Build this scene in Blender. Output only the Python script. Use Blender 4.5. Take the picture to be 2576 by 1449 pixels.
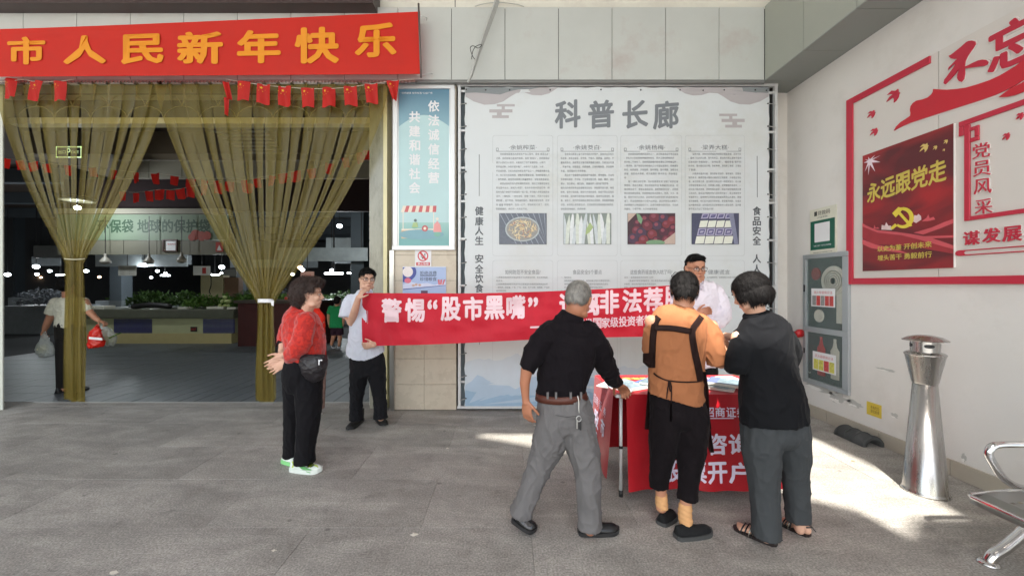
import bpy, bmesh, math, random
import numpy as np
from mathutils import Vector, Matrix, noise
random.seed(7)
for _o in list(bpy.data.objects): bpy.data.objects.remove(_o)
S = bpy.context.scene
COL = S.collection
# ------------------------------------------------------------------ camera
FD = 991.5; CX = 1273.0; CY = 716.5         # focal length and vanishing point of the photo, 2576 px wide
cam = bpy.data.cameras.new('camera'); camo = bpy.data.objects.new('camera', cam); COL.objects.link(camo)
camo.location = (0, 0, 1.5); camo.rotation_euler = (math.radians(90), 0, 0)
cam.sensor_width = 36; cam.lens = 36 * FD / 2576
cam.shift_x = (1288 - CX) / 2576; cam.shift_y = -(724.5 - CY) / 2576
cam.clip_end = 500; cam.clip_start = 0.05
S.camera = camo
# ------------------------------------------------------------------ light
SUN_EL = math.radians(55); SDX, SDY = 0.26, 0.9656      # the way the light travels over the ground
w = bpy.data.worlds.new('World'); S.world = w; w.use_nodes = True
nt = w.node_tree; bg = nt.nodes['Background']
sky = nt.nodes.new('ShaderNodeTexSky'); sky.sky_type = 'NISHITA'; sky.sun_disc = False
sky.sun_elevation = SUN_EL; sky.sun_rotation = math.radians(180 + 15)
sky.air_density = 1.3; sky.dust_density = 3.0; sky.ozone_density = 0.6
nt.links.new(sky.outputs[0], bg.inputs[0]); bg.inputs[1].default_value = 0.15
sd = bpy.data.lights.new('sun', 'SUN'); sd.energy = 3.8; sd.angle = math.radians(0.8); sd.color = (1, .95, .87)
so = bpy.data.objects.new('sun', sd); COL.objects.link(so)
_d = Vector((SDX * math.cos(SUN_EL), SDY * math.cos(SUN_EL), -math.sin(SUN_EL)))
so.rotation_euler = _d.to_track_quat('-Z', 'Y').to_euler(); so.location = (-5, -12, 14)
S.view_settings.view_transform = 'Standard'; S.view_settings.look = 'None'
S.view_settings.gamma = 1; S.view_settings.use_curve_mapping = False
S.view_settings.exposure = 1.88
S.cycles.max_bounces = 8; S.cycles.diffuse_bounces = 5; S.cycles.transparent_max_bounces = 40
S.cycles.sample_clamp_indirect = 6
# ------------------------------------------------------------------ materials
def lin(c):
    return tuple(((x / 12.92) if x <= 0.04045 else ((x + .055) / 1.055) ** 2.4) for x in c)
def rgb(r, g, b): return lin((r / 255, g / 255, b / 255))
MATS = {}
def mat(name, col, rough=.6, metal=0.0, var=.06, vscale=6.0, bump=0.0, bscale=60.0, stretch=(1, 1, 1), spec=.5,
        emit=None, wr=0.0, estr=0.0, alpha=1.0, transl=0.0, dirt=None, dscale=1.5, dpos=(.5, .7), aniso=0, obj=False, sheen=0):
    """procedural material: base colour broken up by two noises, fine bump, optional dirt patches"""
    if name in MATS: return MATS[name]
    m = bpy.data.materials.new(name); m.use_nodes = True; MATS[name] = m
    n = m.node_tree.nodes; L = m.node_tree.links; b = n['Principled BSDF']
    tc = n.new('ShaderNodeTexCoord'); mp = n.new('ShaderNodeMapping'); mp.inputs['Scale'].default_value = stretch
    L.new(tc.outputs['Object'], mp.inputs[0])
    n1 = n.new('ShaderNodeTexNoise'); n1.inputs['Scale'].default_value = vscale; n1.inputs['Detail'].default_value = 6
    n1.inputs['Roughness'].default_value = .65
    L.new(mp.outputs[0], n1.inputs[0])
    mx = n.new('ShaderNodeMix'); mx.data_type = 'RGBA'
    c = tuple(col[:3])
    mx.inputs[6].default_value = tuple(max(0, x * (1 - var * 2.2)) for x in c) + (1,)
    mx.inputs[7].default_value = tuple(min(1, x * (1 + var * 2.2)) for x in c) + (1,)
    L.new(n1.outputs[0], mx.inputs[0]); out = mx.outputs[2]
    if dirt is not None:
        n3 = n.new('ShaderNodeTexNoise'); n3.inputs['Scale'].default_value = dscale; n3.inputs['Detail'].default_value = 8
        n3.inputs['Roughness'].default_value = .7; L.new(mp.outputs[0], n3.inputs[0])
        cr = n.new('ShaderNodeMapRange'); cr.inputs[1].default_value = dpos[0]; cr.inputs[2].default_value = dpos[1]
        L.new(n3.outputs[0], cr.inputs[0])
        m2 = n.new('ShaderNodeMix'); m2.data_type = 'RGBA'; L.new(cr.outputs[0], m2.inputs[0])
        L.new(out, m2.inputs[6]); m2.inputs[7].default_value = tuple(dirt[:3]) + (1,); out = m2.outputs[2]
    L.new(out, b.inputs['Base Color'])
    rr = n.new('ShaderNodeMapRange'); rr.inputs[3].default_value = max(.02, rough - .08); rr.inputs[4].default_value = min(1, rough + .08)
    L.new(n1.outputs[0], rr.inputs[0]); L.new(rr.outputs[0], b.inputs['Roughness'])
    b.inputs['Metallic'].default_value = metal; b.inputs['Specular IOR Level'].default_value = spec
    if sheen: b.inputs['Sheen Weight'].default_value = sheen
    if bump:
        n2 = n.new('ShaderNodeTexNoise'); n2.inputs['Scale'].default_value = bscale; n2.inputs['Detail'].default_value = 5
        L.new(mp.outputs[0], n2.inputs[0])
        bp = n.new('ShaderNodeBump'); bp.inputs['Strength'].default_value = min(1, bump); bp.inputs['Distance'].default_value = .004 * max(1, bump)
        L.new(n2.outputs[0], bp.inputs['Height']); L.new(bp.outputs[0], b.inputs['Normal'])
        if wr:
            n4 = n.new('ShaderNodeTexNoise'); n4.inputs['Scale'].default_value = 13; n4.inputs['Detail'].default_value = 3; n4.inputs['Distortion'].default_value = 1.4; n4.noise_type = 'RIDGED_MULTIFRACTAL'
            mp4 = n.new('ShaderNodeMapping'); mp4.inputs['Scale'].default_value = (1, 1, .6); mp4.inputs['Rotation'].default_value = (.3, .5, 0); L.new(tc.outputs['Object'], mp4.inputs[0]); L.new(mp4.outputs[0], n4.inputs[0])
            b4 = n.new('ShaderNodeBump'); b4.inputs['Strength'].default_value = min(1, wr); b4.inputs['Distance'].default_value = .006; L.new(n4.outputs[0], b4.inputs['Height']); L.new(bp.outputs[0], b4.inputs['Normal']); L.new(b4.outputs[0], b.inputs['Normal'])
    if emit is not None:
        b.inputs['Emission Color'].default_value = tuple(emit[:3]) + (1,); b.inputs['Emission Strength'].default_value = estr
    o = n['Material Output']
    sh = b.outputs[0]
    if transl:
        t = n.new('ShaderNodeBsdfTranslucent'); L.new(out, t.inputs[0]); ms = n.new('ShaderNodeMixShader'); ms.inputs[0].default_value = transl
        L.new(sh, ms.inputs[1]); L.new(t.outputs[0], ms.inputs[2]); sh = ms.outputs[0]
    if alpha < 1:
        t = n.new('ShaderNodeBsdfTransparent'); t.inputs[0].default_value = (1, 1, 1, 1)
        ms = n.new('ShaderNodeMixShader'); ms.inputs[0].default_value = alpha
        L.new(t.outputs[0], ms.inputs[1]); L.new(sh, ms.inputs[2]); sh = ms.outputs[0]
    if sh is not b.outputs[0]: L.new(sh, o.inputs[0])
    return m
# ------------------------------------------------------------------ objects
def at(px, py, D):
    return Vector(((px - CX) * D / FD, D, 1.5 - (py - CY) * D / FD))
XW = 3.51
def gp(px, py):
    D = 1.5 * FD / (py - CY); return at(px, py, D)
def tag(o, label=None, cat=None, group=None, kind=None):
    if label: o['label'] = label
    if cat: o['category'] = cat
    if group: o['group'] = group
    if kind: o['kind'] = kind
    return o
def thing(name, label, cat, loc=(0, 0, 0), group=None):
    o = bpy.data.objects.new(name, None); o.empty_display_size = .1; o.location = loc; COL.objects.link(o)
    return tag(o, label, cat, group)
def rootloc(o):
    v = Vector((0, 0, 0))
    while o is not None: v += Vector(o.location); o = o.parent
    return v
def link(name, me, m=None, parent=None, smooth=False, kind=None):
    o = bpy.data.objects.new(name, me); COL.objects.link(o)
    if m is not None and len(me.materials) == 0: me.materials.append(m)
    if parent is not None:
        o.parent = parent; me.transform(Matrix.Translation(-rootloc(parent)))
    if smooth:
        me.polygons.foreach_set('use_smooth', [True] * len(me.polygons))
    me.update()
    if kind: o['kind'] = kind
    return o
def bm_obj(name, bm, m, parent=None, smooth=False, kind=None, recalc=True):
    if recalc: bmesh.ops.recalc_face_normals(bm, faces=bm.faces)
    me = bpy.data.meshes.new(name); bm.to_mesh(me); bm.free()
    return link(name, me, m, parent, smooth, kind)
def smooth_angle(o, a=40):
    me = o.data
    try: me.set_sharp_from_angle(angle=math.radians(a))
    except Exception: pass
def add_box(bm, lo, hi, bev=0.0):
    lo = Vector(lo); hi = Vector(hi)
    r = bmesh.ops.create_cube(bm, size=1); vs = r['verts']
    for v in vs: v.co = Vector((lo[i] + (v.co[i] + .5) * (hi[i] - lo[i]) for i in range(3)))
    if bev:
        es = list({e for v in vs for e in v.link_edges})
        r = bmesh.ops.bevel(bm, geom=es, offset=bev, segments=1, affect='EDGES'); return r['verts']
    return vs
def box(name, lo, hi, m, parent=None, bev=0.0, kind=None):
    bm = bmesh.new(); add_box(bm, lo, hi, bev); return bm_obj(name, bm, m, parent, kind=kind)
def frame_of(t, up=Vector((0, 0, 1)), side=None):
    t = t.normalized()
    if side is None:
        side = t.cross(up)
        if side.length < .6: side = Vector((1, 0, 0))
    side = (side - t * side.dot(t))
    if side.length < 1e-4: side = t.cross(Vector((.3, .9, .1)))
    side.normalize(); return side, side.cross(t).normalized()
def add_rings(bm, rings, n=12, caps=True, round_cap=False, power=2.0):
    """rings: list of (P, rx, ry, side|None)"""
    P = [Vector(r[0]) for r in rings]; loops = []
    m = len(rings)
    R = list(rings)
    prev = None; allr = []
    for i in range(m):
        t = (P[min(i + 1, m - 1)] - P[max(i - 1, 0)])
        sd_ = R[i][3] if len(R[i]) > 3 and R[i][3] is not None else prev
        s, f = frame_of(t, side=Vector(sd_) if sd_ is not None else None); prev = s
        allr.append((P[i], s, f, R[i][1], R[i][2], t.normalized()))
    seq = []
    if round_cap:
        p, s, f, rx, ry, t = allr[0]; r = min(rx, ry)
        for a in (75, 45, 20): seq.append((p - t * r * math.sin(math.radians(a)), s, f, rx * math.cos(math.radians(a)), ry * math.cos(math.radians(a)), t))
    seq += allr
    if round_cap and round_cap != 'start':
        p, s, f, rx, ry, t = allr[-1]; r = min(rx, ry)
        for a in (20, 45, 75): seq.append((p + t * r * math.sin(math.radians(a)), s, f, rx * math.cos(math.radians(a)), ry * math.cos(math.radians(a)), t))
    for p, s, f, rx, ry, t in seq:
        lp = []
        for k in range(n):
            a = 2 * math.pi * k / n; c, sn = math.cos(a), math.sin(a)
            e = 2 / power
            c = math.copysign(abs(c) ** e, c); sn = math.copysign(abs(sn) ** e, sn)
            lp.append(bm.verts.new(p + s * (rx * c) + f * (ry * sn)))
        loops.append(lp)
    for a, b in zip(loops, loops[1:]):
        for k in range(n): bm.faces.new((a[k], a[(k + 1) % n], b[(k + 1) % n], b[k]))
    if caps:
        bm.faces.new(loops[0][::-1]); bm.faces.new(loops[-1])
    return loops
def add_tube(bm, pts, r, n=8, caps=True):
    rr = r if isinstance(r, (list, tuple)) else [r] * len(pts)
    return add_rings(bm, [(p, q, q) for p, q in zip(pts, rr)], n, caps)
def tube(name, pts, r, m, parent=None, n=8, kind=None):
    bm = bmesh.new(); add_tube(bm, [Vector(p) for p in pts], r, n); return bm_obj(name, bm, m, parent, True, kind)
def spline(pts, k=6):
    """Catmull-Rom through tuples/vectors of any length"""
    P = [np.array(p, float) for p in pts]; out = []
    for i in range(len(P) - 1):
        a = P[max(i - 1, 0)]; b = P[i]; c = P[i + 1]; d = P[min(i + 2, len(P) - 1)]
        for j in range(k):
            t = j / k
            out.append(.5 * ((2 * b) + (-a + c) * t + (2 * a - 5 * b + 4 * c - d) * t * t + (-a + 3 * b - 3 * c + d) * t ** 3))
    out.append(P[-1]); return out
def add_lathe(bm, prof, c, n=32, caps=True):
    loops = []
    for r, z in prof:
        loops.append([bm.verts.new((c[0] + r * math.cos(2 * math.pi * k / n), c[1] + r * math.sin(2 * math.pi * k / n), c[2] + z)) for k in range(n)])
    for a, b in zip(loops, loops[1:]):
        for k in range(n): bm.faces.new((a[k], a[(k + 1) % n], b[(k + 1) % n], b[k]))
    if caps: bm.faces.new(loops[0][::-1]); bm.faces.new(loops[-1])
def add_ell(bm, c, r, rot=None, seg=16, rg=10):
    q = bmesh.ops.create_uvsphere(bm, u_segments=seg, v_segments=rg, radius=1)
    M = (rot.to_4x4() if rot is not None else Matrix.Identity(4))
    for v in q['verts']:
        p = Vector((v.co.x * r[0], v.co.y * r[1], v.co.z * r[2])); v.co = Vector(c) + (M @ p)
# planes on which prints are laid ------------------------------------------------
def back(D):      # facing the camera; u = world x, v = world z
    return lambda u, v, h: Vector((u, D - h, v))
def side(x=XW):   # the right wall; u = -world y, v = world z
    return lambda u, v, h: Vector((x - h, -u, v))
def uv_back(px, py, D): return ((px - CX) * D / FD, 1.5 - (py - CY) * D / FD)
def uv_side(px, py, x=XW):
    Y = x * FD / (px - CX); return (-Y, 1.5 - (py - CY) * Y / FD)
def add_poly(bm, pts, pl, h0, h1):
    vs = [bm.verts.new(pl(u, v, h1)) for u, v in pts]
    from mathutils.geometry import tessellate_polygon
    for tri in tessellate_polygon([[Vector((u, v, 0)) for u, v in pts]]):
        try: bm.faces.new([vs[i] for i in tri])
        except ValueError: pass
    if h1 - h0 > 1e-4:
        vb = [bm.verts.new(pl(u, v, h0)) for u, v in pts]; n = len(pts)
        for i in range(n): bm.faces.new((vs[i], vs[(i + 1) % n], vb[(i + 1) % n], vb[i]))
def poly(name, pts, pl, h0, h1, m, parent=None, kind=None):
    bm = bmesh.new(); add_poly(bm, pts, pl, h0, h1); return bm_obj(name, bm, m, parent, kind=kind)
def rect(u0, v0, u1, v1): return [(u0, v0), (u1, v0), (u1, v1), (u0, v1)]
def ngon(cx, cy, rx, ry=None, n=20, a0=0):
    ry = ry or rx; return [(cx + rx * math.cos(a0 + 2 * math.pi * k / n), cy + ry * math.sin(a0 + 2 * math.pi * k / n)) for k in range(n)]
# text ---------------------------------------------------------------------------
_tc = {}
def glyphs(body, bold=0.0, depth=0.0, shear=0.0, line=1.0, res=2):
    key = (body, bold, depth, shear, line)
    if key in _tc: return _tc[key]
    c = bpy.data.curves.new('t', 'FONT'); c.body = body; c.offset = bold; c.extrude = depth / 2; c.shear = shear
    c.space_line = line; c.resolution_u = res; c.fill_mode = 'BOTH' if depth else 'FRONT'
    o = bpy.data.objects.new('t', c); COL.objects.link(o)
    dg = bpy.context.evaluated_depsgraph_get(); e = o.evaluated_get(dg); me = e.to_mesh()
    V = np.empty(len(me.vertices) * 3); me.vertices.foreach_get('co', V); V = V.reshape(-1, 3)
    F = [tuple(p.vertices) for p in me.polygons]
    e.to_mesh_clear(); bpy.data.objects.remove(o); bpy.data.curves.remove(c)
    if depth and len(V): V[:, 2] -= V[:, 2].min()
    _tc[key] = (V, F); return _tc[key]
def text(name, body, pl, cx, cy, w, h, m, parent=None, bold=.02, depth=0.0, off=.0015, shear=0.0, cut=0, line=1.0, jit=None, res=2, skew=0.0, label=None):
    """letters scaled so that their outline fills w x h round (cx, cy) of the plane pl"""
    V, F = glyphs(body, 0.0, 1.0 if depth else 0.0, shear, line, res)
    if not len(V): return None
    if bold > .021:
        b_ = bold * .85; sh = [(0, 0), (b_, 0), (-b_, 0), (0, b_), (0, -b_), (b_ * .7, b_ * .7), (-b_ * .7, b_ * .7), (b_ * .7, -b_ * .7), (-b_ * .7, -b_ * .7)]
        n0 = len(V); ez = .00008
        V = np.concatenate([V + np.array([sx_, sy_, (ez / depth if depth else 0) * i_]) for i_, (sx_, sy_) in enumerate(sh)])
        if not depth: V[:, 2] = np.repeat(np.arange(len(sh)) * ez, n0)
        F = [tuple(k_ + n0 * i_ for k_ in f_) for i_ in range(len(sh)) for f_ in F]
    lo = V.min(0); hi = V.max(0); sx = w / max(1e-6, hi[0] - lo[0]) if w else h / (hi[1] - lo[1]); sy = h / max(1e-6, hi[1] - lo[1]) if h else sx
    mid = (lo + hi) / 2
    bm = bmesh.new()
    vs = [bm.verts.new(((v[0] - mid[0]) * sx, (v[1] - mid[1]) * sy, v[2] * (depth or 1))) for v in V]
    for f in F:
        try: bm.faces.new([vs[i] for i in f])
        except ValueError: pass
    if cut:
        k = -w / 2
        while k < w / 2:
            g = bm.verts[:] + bm.edges[:] + bm.faces[:]
            bmesh.ops.bisect_plane(bm, geom=g, plane_co=(k, 0, 0), plane_no=(1, 0, 0)); k += cut
        k = -h / 2
        while k < h / 2:
            g = bm.verts[:] + bm.edges[:] + bm.faces[:]
            bmesh.ops.bisect_plane(bm, geom=g, plane_co=(0, k, 0), plane_no=(0, 1, 0)); k += cut
    for v in bm.verts:
        x, y, z = v.co; v.co = pl(cx + x, cy + y + skew * x, off + z)
    o = bm_obj(name, bm, m, parent, recalc=bool(depth))
    if label: o['label'] = label
    return o
# organic solids: many overlapping pieces fused into one continuous skin ----------
def fuse(name, bm, m, parent, voxel=.006, smooth=2, fn=None, kind=None, keep=None, cutp=None):
    me = bpy.data.meshes.new(name); bm.to_mesh(me); bm.free()
    o = bpy.data.objects.new(name, me); COL.objects.link(o)
    r = o.modifiers.new('r', 'REMESH'); r.mode = 'VOXEL'; r.voxel_size = voxel; r.adaptivity = 0
    if smooth:
        s = o.modifiers.new('s', 'SMOOTH'); s.factor = .6; s.iterations = smooth
    dg = bpy.context.evaluated_depsgraph_get()
    m2 = bpy.data.meshes.new_from_object(o.evaluated_get(dg)); bpy.data.objects.remove(o); bpy.data.meshes.remove(me)
    if keep is not None:
        b2 = bmesh.new(); b2.from_mesh(m2)
        bmesh.ops.delete(b2, geom=[v for v in b2.verts if not keep(v.co)], context='VERTS'); b2.to_mesh(m2); b2.free()
    if cutp is not None:
        _n = Vector(cutp[1]); cutp = (cutp[0], _n if _n.z < 0 else -_n)
        b2 = bmesh.new(); b2.from_mesh(m2)
        bmesh.ops.bisect_plane(b2, geom=b2.verts[:] + b2.edges[:] + b2.faces[:], plane_co=cutp[0], plane_no=cutp[1], clear_outer=True)
        es = [e for e in b2.edges if e.is_boundary]
        r_ = bmesh.ops.extrude_edge_only(b2, edges=es); 
        for v in r_['geom']:
            if isinstance(v, bmesh.types.BMVert): v.co += Vector(cutp[1]).normalized() * -.008; c0 = Vector(cutp[0]); v.co += (Vector((c0.x, c0.y, v.co.z)) - v.co).normalized() * .006
        b2.to_mesh(m2); b2.free()
    if fn is not None:
        n = len(m2.vertices); V = np.empty(n * 3); m2.vertices.foreach_get('co', V); V = V.reshape(-1, 3)
        N = np.empty(n * 3); m2.vertices.foreach_get('normal', N); N = N.reshape(-1, 3)
        d = np.array([fn(Vector(p)) for p in V]); V += N * d[:, None]; m2.vertices.foreach_set('co', V.ravel())
    m2.materials.clear()
    return link(name, m2, m, parent, True, kind)
def folds(amp=.006, sc=(9, 9, 4), seed=0.0, fine=.0015):
    def f(p):
        q = Vector((p.x * sc[0] + seed, p.y * sc[1], p.z * sc[2] + seed * .3)); w_ = noise.noise_vector(q * .7) * .5
        wv = noise.noise(q); r = max(0, 1 - abs(noise.noise(q * 1.3 + w_ + Vector((3, 1, 2)))) * 3.2) ** 2
        q2 = Vector((p.x * sc[0] * 1.6 + p.z * sc[0] * 1.1, p.y * sc[1] * 1.6, p.z * sc[2] * 1.6 - p.x * sc[0] + seed)); r2 = max(0, 1 - abs(noise.noise(q2 + w_)) * 3.4) ** 2
        return amp * (wv * .6 + r * .75 + r2 * .5 - .3) + fine * noise.noise(Vector((p.x * 38, p.y * 38, p.z * 26)))
    return f
# ------------------------------------------------------------------ shared materials
M = {}
M['white_plaster'] = mat('white_plaster', rgb(218, 214, 208), .85, var=.02, vscale=3, bump=.25, bscale=90, dirt=rgb(196, 190, 182), dscale=1.3, dpos=(.52, .8))
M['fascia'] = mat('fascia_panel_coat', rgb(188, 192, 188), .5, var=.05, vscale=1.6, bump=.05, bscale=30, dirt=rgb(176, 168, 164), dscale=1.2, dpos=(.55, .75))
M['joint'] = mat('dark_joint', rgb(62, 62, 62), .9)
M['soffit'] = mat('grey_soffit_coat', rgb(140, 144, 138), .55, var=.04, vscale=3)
M['tile'] = mat('beige_ceramic_tile', rgb(196, 186, 168), .28, var=.04, vscale=4, dirt=rgb(176, 164, 146), dscale=3, dpos=(.5, .8))
M['steel'] = mat('brushed_steel', (.5, .5, .49), .3, 1.0, var=.05, vscale=8, bump=.06, bscale=120, stretch=(1, 1, .1))
M['alu'] = mat('white_aluminium', rgb(212, 214, 214), .4, .3, var=.03)
M['redcloth'] = mat('red_banner_cloth', rgb(196, 32, 34), .75, var=.05, vscale=5, bump=.15, bscale=160, transl=.2)
M['gold'] = mat('orange_print', rgb(222, 140, 20), .7, var=.03)
M['black'] = mat('black_plastic', rgb(28, 28, 30), .5, var=.1)
M['white'] = mat('white_print', rgb(226, 226, 228), .6, var=.02)
M['darkglass'] = mat('dark_glazing', rgb(58, 66, 72), .15, var=.05)
# ================================================================== ground
gm = mat('flamed_granite', rgb(156, 152, 145), .74, var=.12, vscale=14, bump=.6, bscale=180, dirt=rgb(126, 122, 116), dscale=1.1, dpos=(.45, .72))
def worn(m):
    n = m.node_tree.nodes; L = m.node_tree.links; b = n['Principled BSDF']
    src = b.inputs['Base Color'].links[0].from_socket
    g = n.new('ShaderNodeNewGeometry')
    v = n.new('ShaderNodeTexNoise'); v.inputs['Scale'].default_value = 95; v.inputs['Detail'].default_value = 3; L.new(g.outputs['Position'], v.inputs[0])
    r = n.new('ShaderNodeMapRange'); r.inputs[1].default_value = .35; r.inputs[2].default_value = .7; r.inputs[3].default_value = .7; r.inputs[4].default_value = 1.32
    L.new(v.outputs[0], r.inputs[0])
    sp = n.new('ShaderNodeTexNoise'); sp.inputs['Scale'].default_value = 5.5; sp.inputs['Detail'].default_value = 9; sp.inputs['Roughness'].default_value = .8; L.new(g.outputs['Position'], sp.inputs[0])
    r2 = n.new('ShaderNodeMapRange'); r2.inputs[1].default_value = .56; r2.inputs[2].default_value = .64; r2.inputs[3].default_value = 1.0; r2.inputs[4].default_value = .78
    L.new(sp.outputs[0], r2.inputs[0])
    st = n.new('ShaderNodeTexNoise'); st.inputs['Scale'].default_value = 2.2; st.inputs['Detail'].default_value = 9; st.inputs['Distortion'].default_value = 1.2
    mp = n.new('ShaderNodeMapping'); mp.inputs['Scale'].default_value = (.5, 1.6, 1); mp.inputs['Rotation'].default_value = (0, 0, .35); L.new(g.outputs['Position'], mp.inputs[0]); L.new(mp.outputs[0], st.inputs[0])
    r3 = n.new('ShaderNodeMapRange'); r3.inputs[1].default_value = .4; r3.inputs[2].default_value = .68; r3.inputs[3].default_value = .86; r3.inputs[4].default_value = 1.2
    L.new(st.outputs[0], r3.inputs[0])
    a = n.new('ShaderNodeMath'); a.operation = 'MULTIPLY'; L.new(r.outputs[0], a.inputs[0]); L.new(r2.outputs[0], a.inputs[1])
    a2 = n.new('ShaderNodeMath'); a2.operation = 'MULTIPLY'; L.new(a.outputs[0], a2.inputs[0]); L.new(r3.outputs[0], a2.inputs[1])
    vo = n.new('ShaderNodeTexVoronoi'); vo.inputs['Scale'].default_value = 3.1; L.new(g.outputs['Position'], vo.inputs[0])
    vr = n.new('ShaderNodeMapRange'); vr.inputs[1].default_value = .035; vr.inputs[2].default_value = .06; vr.inputs[3].default_value = .62; vr.inputs[4].default_value = 1.0; L.new(vo.outputs['Distance'], vr.inputs[0])
    sc = n.new('ShaderNodeTexNoise'); sc.inputs['Scale'].default_value = 2.6; sc.inputs['Detail'].default_value = 10; sc.inputs['Roughness'].default_value = .75; sc.inputs['Distortion'].default_value = 2.5
    mps = n.new('ShaderNodeMapping'); mps.inputs['Scale'].default_value = (.35, 2.4, 1); mps.inputs['Rotation'].default_value = (0, 0, -.25); L.new(g.outputs['Position'], mps.inputs[0]); L.new(mps.outputs[0], sc.inputs[0])
    sr = n.new('ShaderNodeMapRange'); sr.inputs[1].default_value = .60; sr.inputs[2].default_value = .72; sr.inputs[3].default_value = 1.0; sr.inputs[4].default_value = 1.3; L.new(sc.outputs[0], sr.inputs[0])
    vv_ = n.new('ShaderNodeMath'); vv_.operation = 'MULTIPLY'; L.new(vr.outputs[0], vv_.inputs[0]); L.new(sr.outputs[0], vv_.inputs[1])
    a5 = n.new('ShaderNodeMath'); a5.operation = 'MULTIPLY'; L.new(vv_.outputs[0], a5.inputs[0]); L.new(a2.outputs[0], a5.inputs[1]); a2 = a5
    oi = n.new('ShaderNodeObjectInfo'); r4 = n.new('ShaderNodeMapRange'); r4.inputs[3].default_value = .975; r4.inputs[4].default_value = 1.025; L.new(oi.outputs['Random'], r4.inputs[0])
    a3 = n.new('ShaderNodeMath'); a3.operation = 'MULTIPLY'; L.new(a2.outputs[0], a3.inputs[0]); L.new(r4.outputs[0], a3.inputs[1])
    vm = n.new('ShaderNodeVectorMath'); vm.operation = 'SCALE'; L.new(src, vm.inputs[0]); L.new(a3.outputs[0], vm.inputs['Scale']); L.new(vm.outputs[0], b.inputs['Base Color'])
worn(gm)
base = mat('pavement_bedding', rgb(112, 110, 106), .9, var=.1)
bm = bmesh.new(); add_box(bm, (-60, -60, -.3), (60, 60, -.012)); ground = bm_obj('ground', bm, base, kind='structure')
far = mat('plaza_stone', rgb(150, 149, 148), .85, var=.08, vscale=2)
plaza = bm_obj('pavement_far', (lambda b: (add_box(b, (-60, -60, -.012), (60, .0, .0)), b)[1])(bmesh.new()), far, kind='structure')
pave = bpy.data.objects.new('pavement', None); COL.objects.link(pave); pave['kind'] = 'structure'
def slab_mesh(name, sx, sy, h, m, gap=.0016, bev=.001):
    b = bmesh.new(); add_box(b, (gap / 2, gap / 2, -h), (sx - gap / 2, sy - gap / 2, 0), bev)
    me = bpy.data.meshes.new(name); bmesh.ops.recalc_face_normals(b, faces=b.faces); b.to_mesh(me); b.free(); me.materials.append(m); return me
pm = slab_mesh('paver', 1.35, .6, .012, gm)
rr = random.Random(3)
for j in range(8):
    y0 = 4.2675 - .61 * (j - 0) + .0
    ysz = .61
    for i in range(8):
        x0 = -6.6 + 1.35 * i + (.675 if j % 2 else 0) - (.0)
        if x0 > XW - .02: continue
        me = pm
        if x0 + 1.35 > XW + .15: x0 = min(x0, XW + .1 - .3)
        o = bpy.data.objects.new('paving_slab', me); COL.objects.link(o); o.parent = pave
        o.location = (x0, y0, rr.uniform(-.0012, .0008)); o.scale = (1, ysz / .6, 1)
pm2 = slab_mesh('paver_edge', .9, .18, .012, gm)
for i in range(11):
    x0 = -6.4 + .9 * i
    if x0 > XW: continue
    o = bpy.data.objects.new('paving_slab', pm2); COL.objects.link(o); o.parent = pave; o.location = (x0, 4.8775, 0)
wide = slab_mesh('paver_wide', 30, 5.2, .012, gm)
o = bpy.data.objects.new('paving_left', wide); COL.objects.link(o); o.parent = pave; o.location = (-36.0, .02, -.0116)
# market hall floor
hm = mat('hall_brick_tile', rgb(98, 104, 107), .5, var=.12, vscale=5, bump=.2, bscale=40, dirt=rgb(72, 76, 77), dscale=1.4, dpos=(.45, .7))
hall = bpy.data.objects.new('market_floor', None); COL.objects.link(hall); hall['kind'] = 'structure'
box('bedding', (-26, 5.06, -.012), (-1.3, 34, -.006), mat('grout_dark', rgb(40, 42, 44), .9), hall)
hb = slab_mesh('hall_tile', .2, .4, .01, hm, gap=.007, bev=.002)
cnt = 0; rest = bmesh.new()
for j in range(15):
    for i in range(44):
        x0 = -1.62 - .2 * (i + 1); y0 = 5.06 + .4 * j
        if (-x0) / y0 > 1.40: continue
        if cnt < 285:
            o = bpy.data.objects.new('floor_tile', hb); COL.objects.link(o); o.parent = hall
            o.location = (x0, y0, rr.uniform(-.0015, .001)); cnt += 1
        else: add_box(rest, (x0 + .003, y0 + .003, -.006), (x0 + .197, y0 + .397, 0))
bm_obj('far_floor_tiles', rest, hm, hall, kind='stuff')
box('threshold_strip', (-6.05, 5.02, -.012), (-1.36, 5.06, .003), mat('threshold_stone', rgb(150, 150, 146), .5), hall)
# ================================================================== walls
BW = 4.92
wl = thing('back_wall', 'white plastered front wall of the market hall behind the notice board and above the doorway', 'wall', (0, BW, 0))
jx = (928 - CX) * 4.9 / FD; lx = -6.06
box('wall_face', (jx, BW, -.01), (3.9, 5.2, 3.95), M['white_plaster'], wl)
box('wall_left', (-24, 4.74, -.01), (lx - .125, 4.85, 3.9), M['white_plaster'], wl)
box('upper_wall', (-24, 4.74, 4.72), (3.9, 5.2, 7.0), mat('cream_upper_wall', rgb(222, 220, 208), .8, var=.03, vscale=2, dirt=rgb(205, 200, 190), dscale=1.1), wl)
box('lintel', (-24, 4.9, 3.93), (3.9, 5.2, 4.71), M['white_plaster'], wl)
for px in (1145, 1970):
    u, v = uv_back(px, 8, 4.74); box('panel_joint', (u - .004, 4.735, 4.76), (u + .004, 4.741, 5.6), M['joint'], wl)
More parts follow.
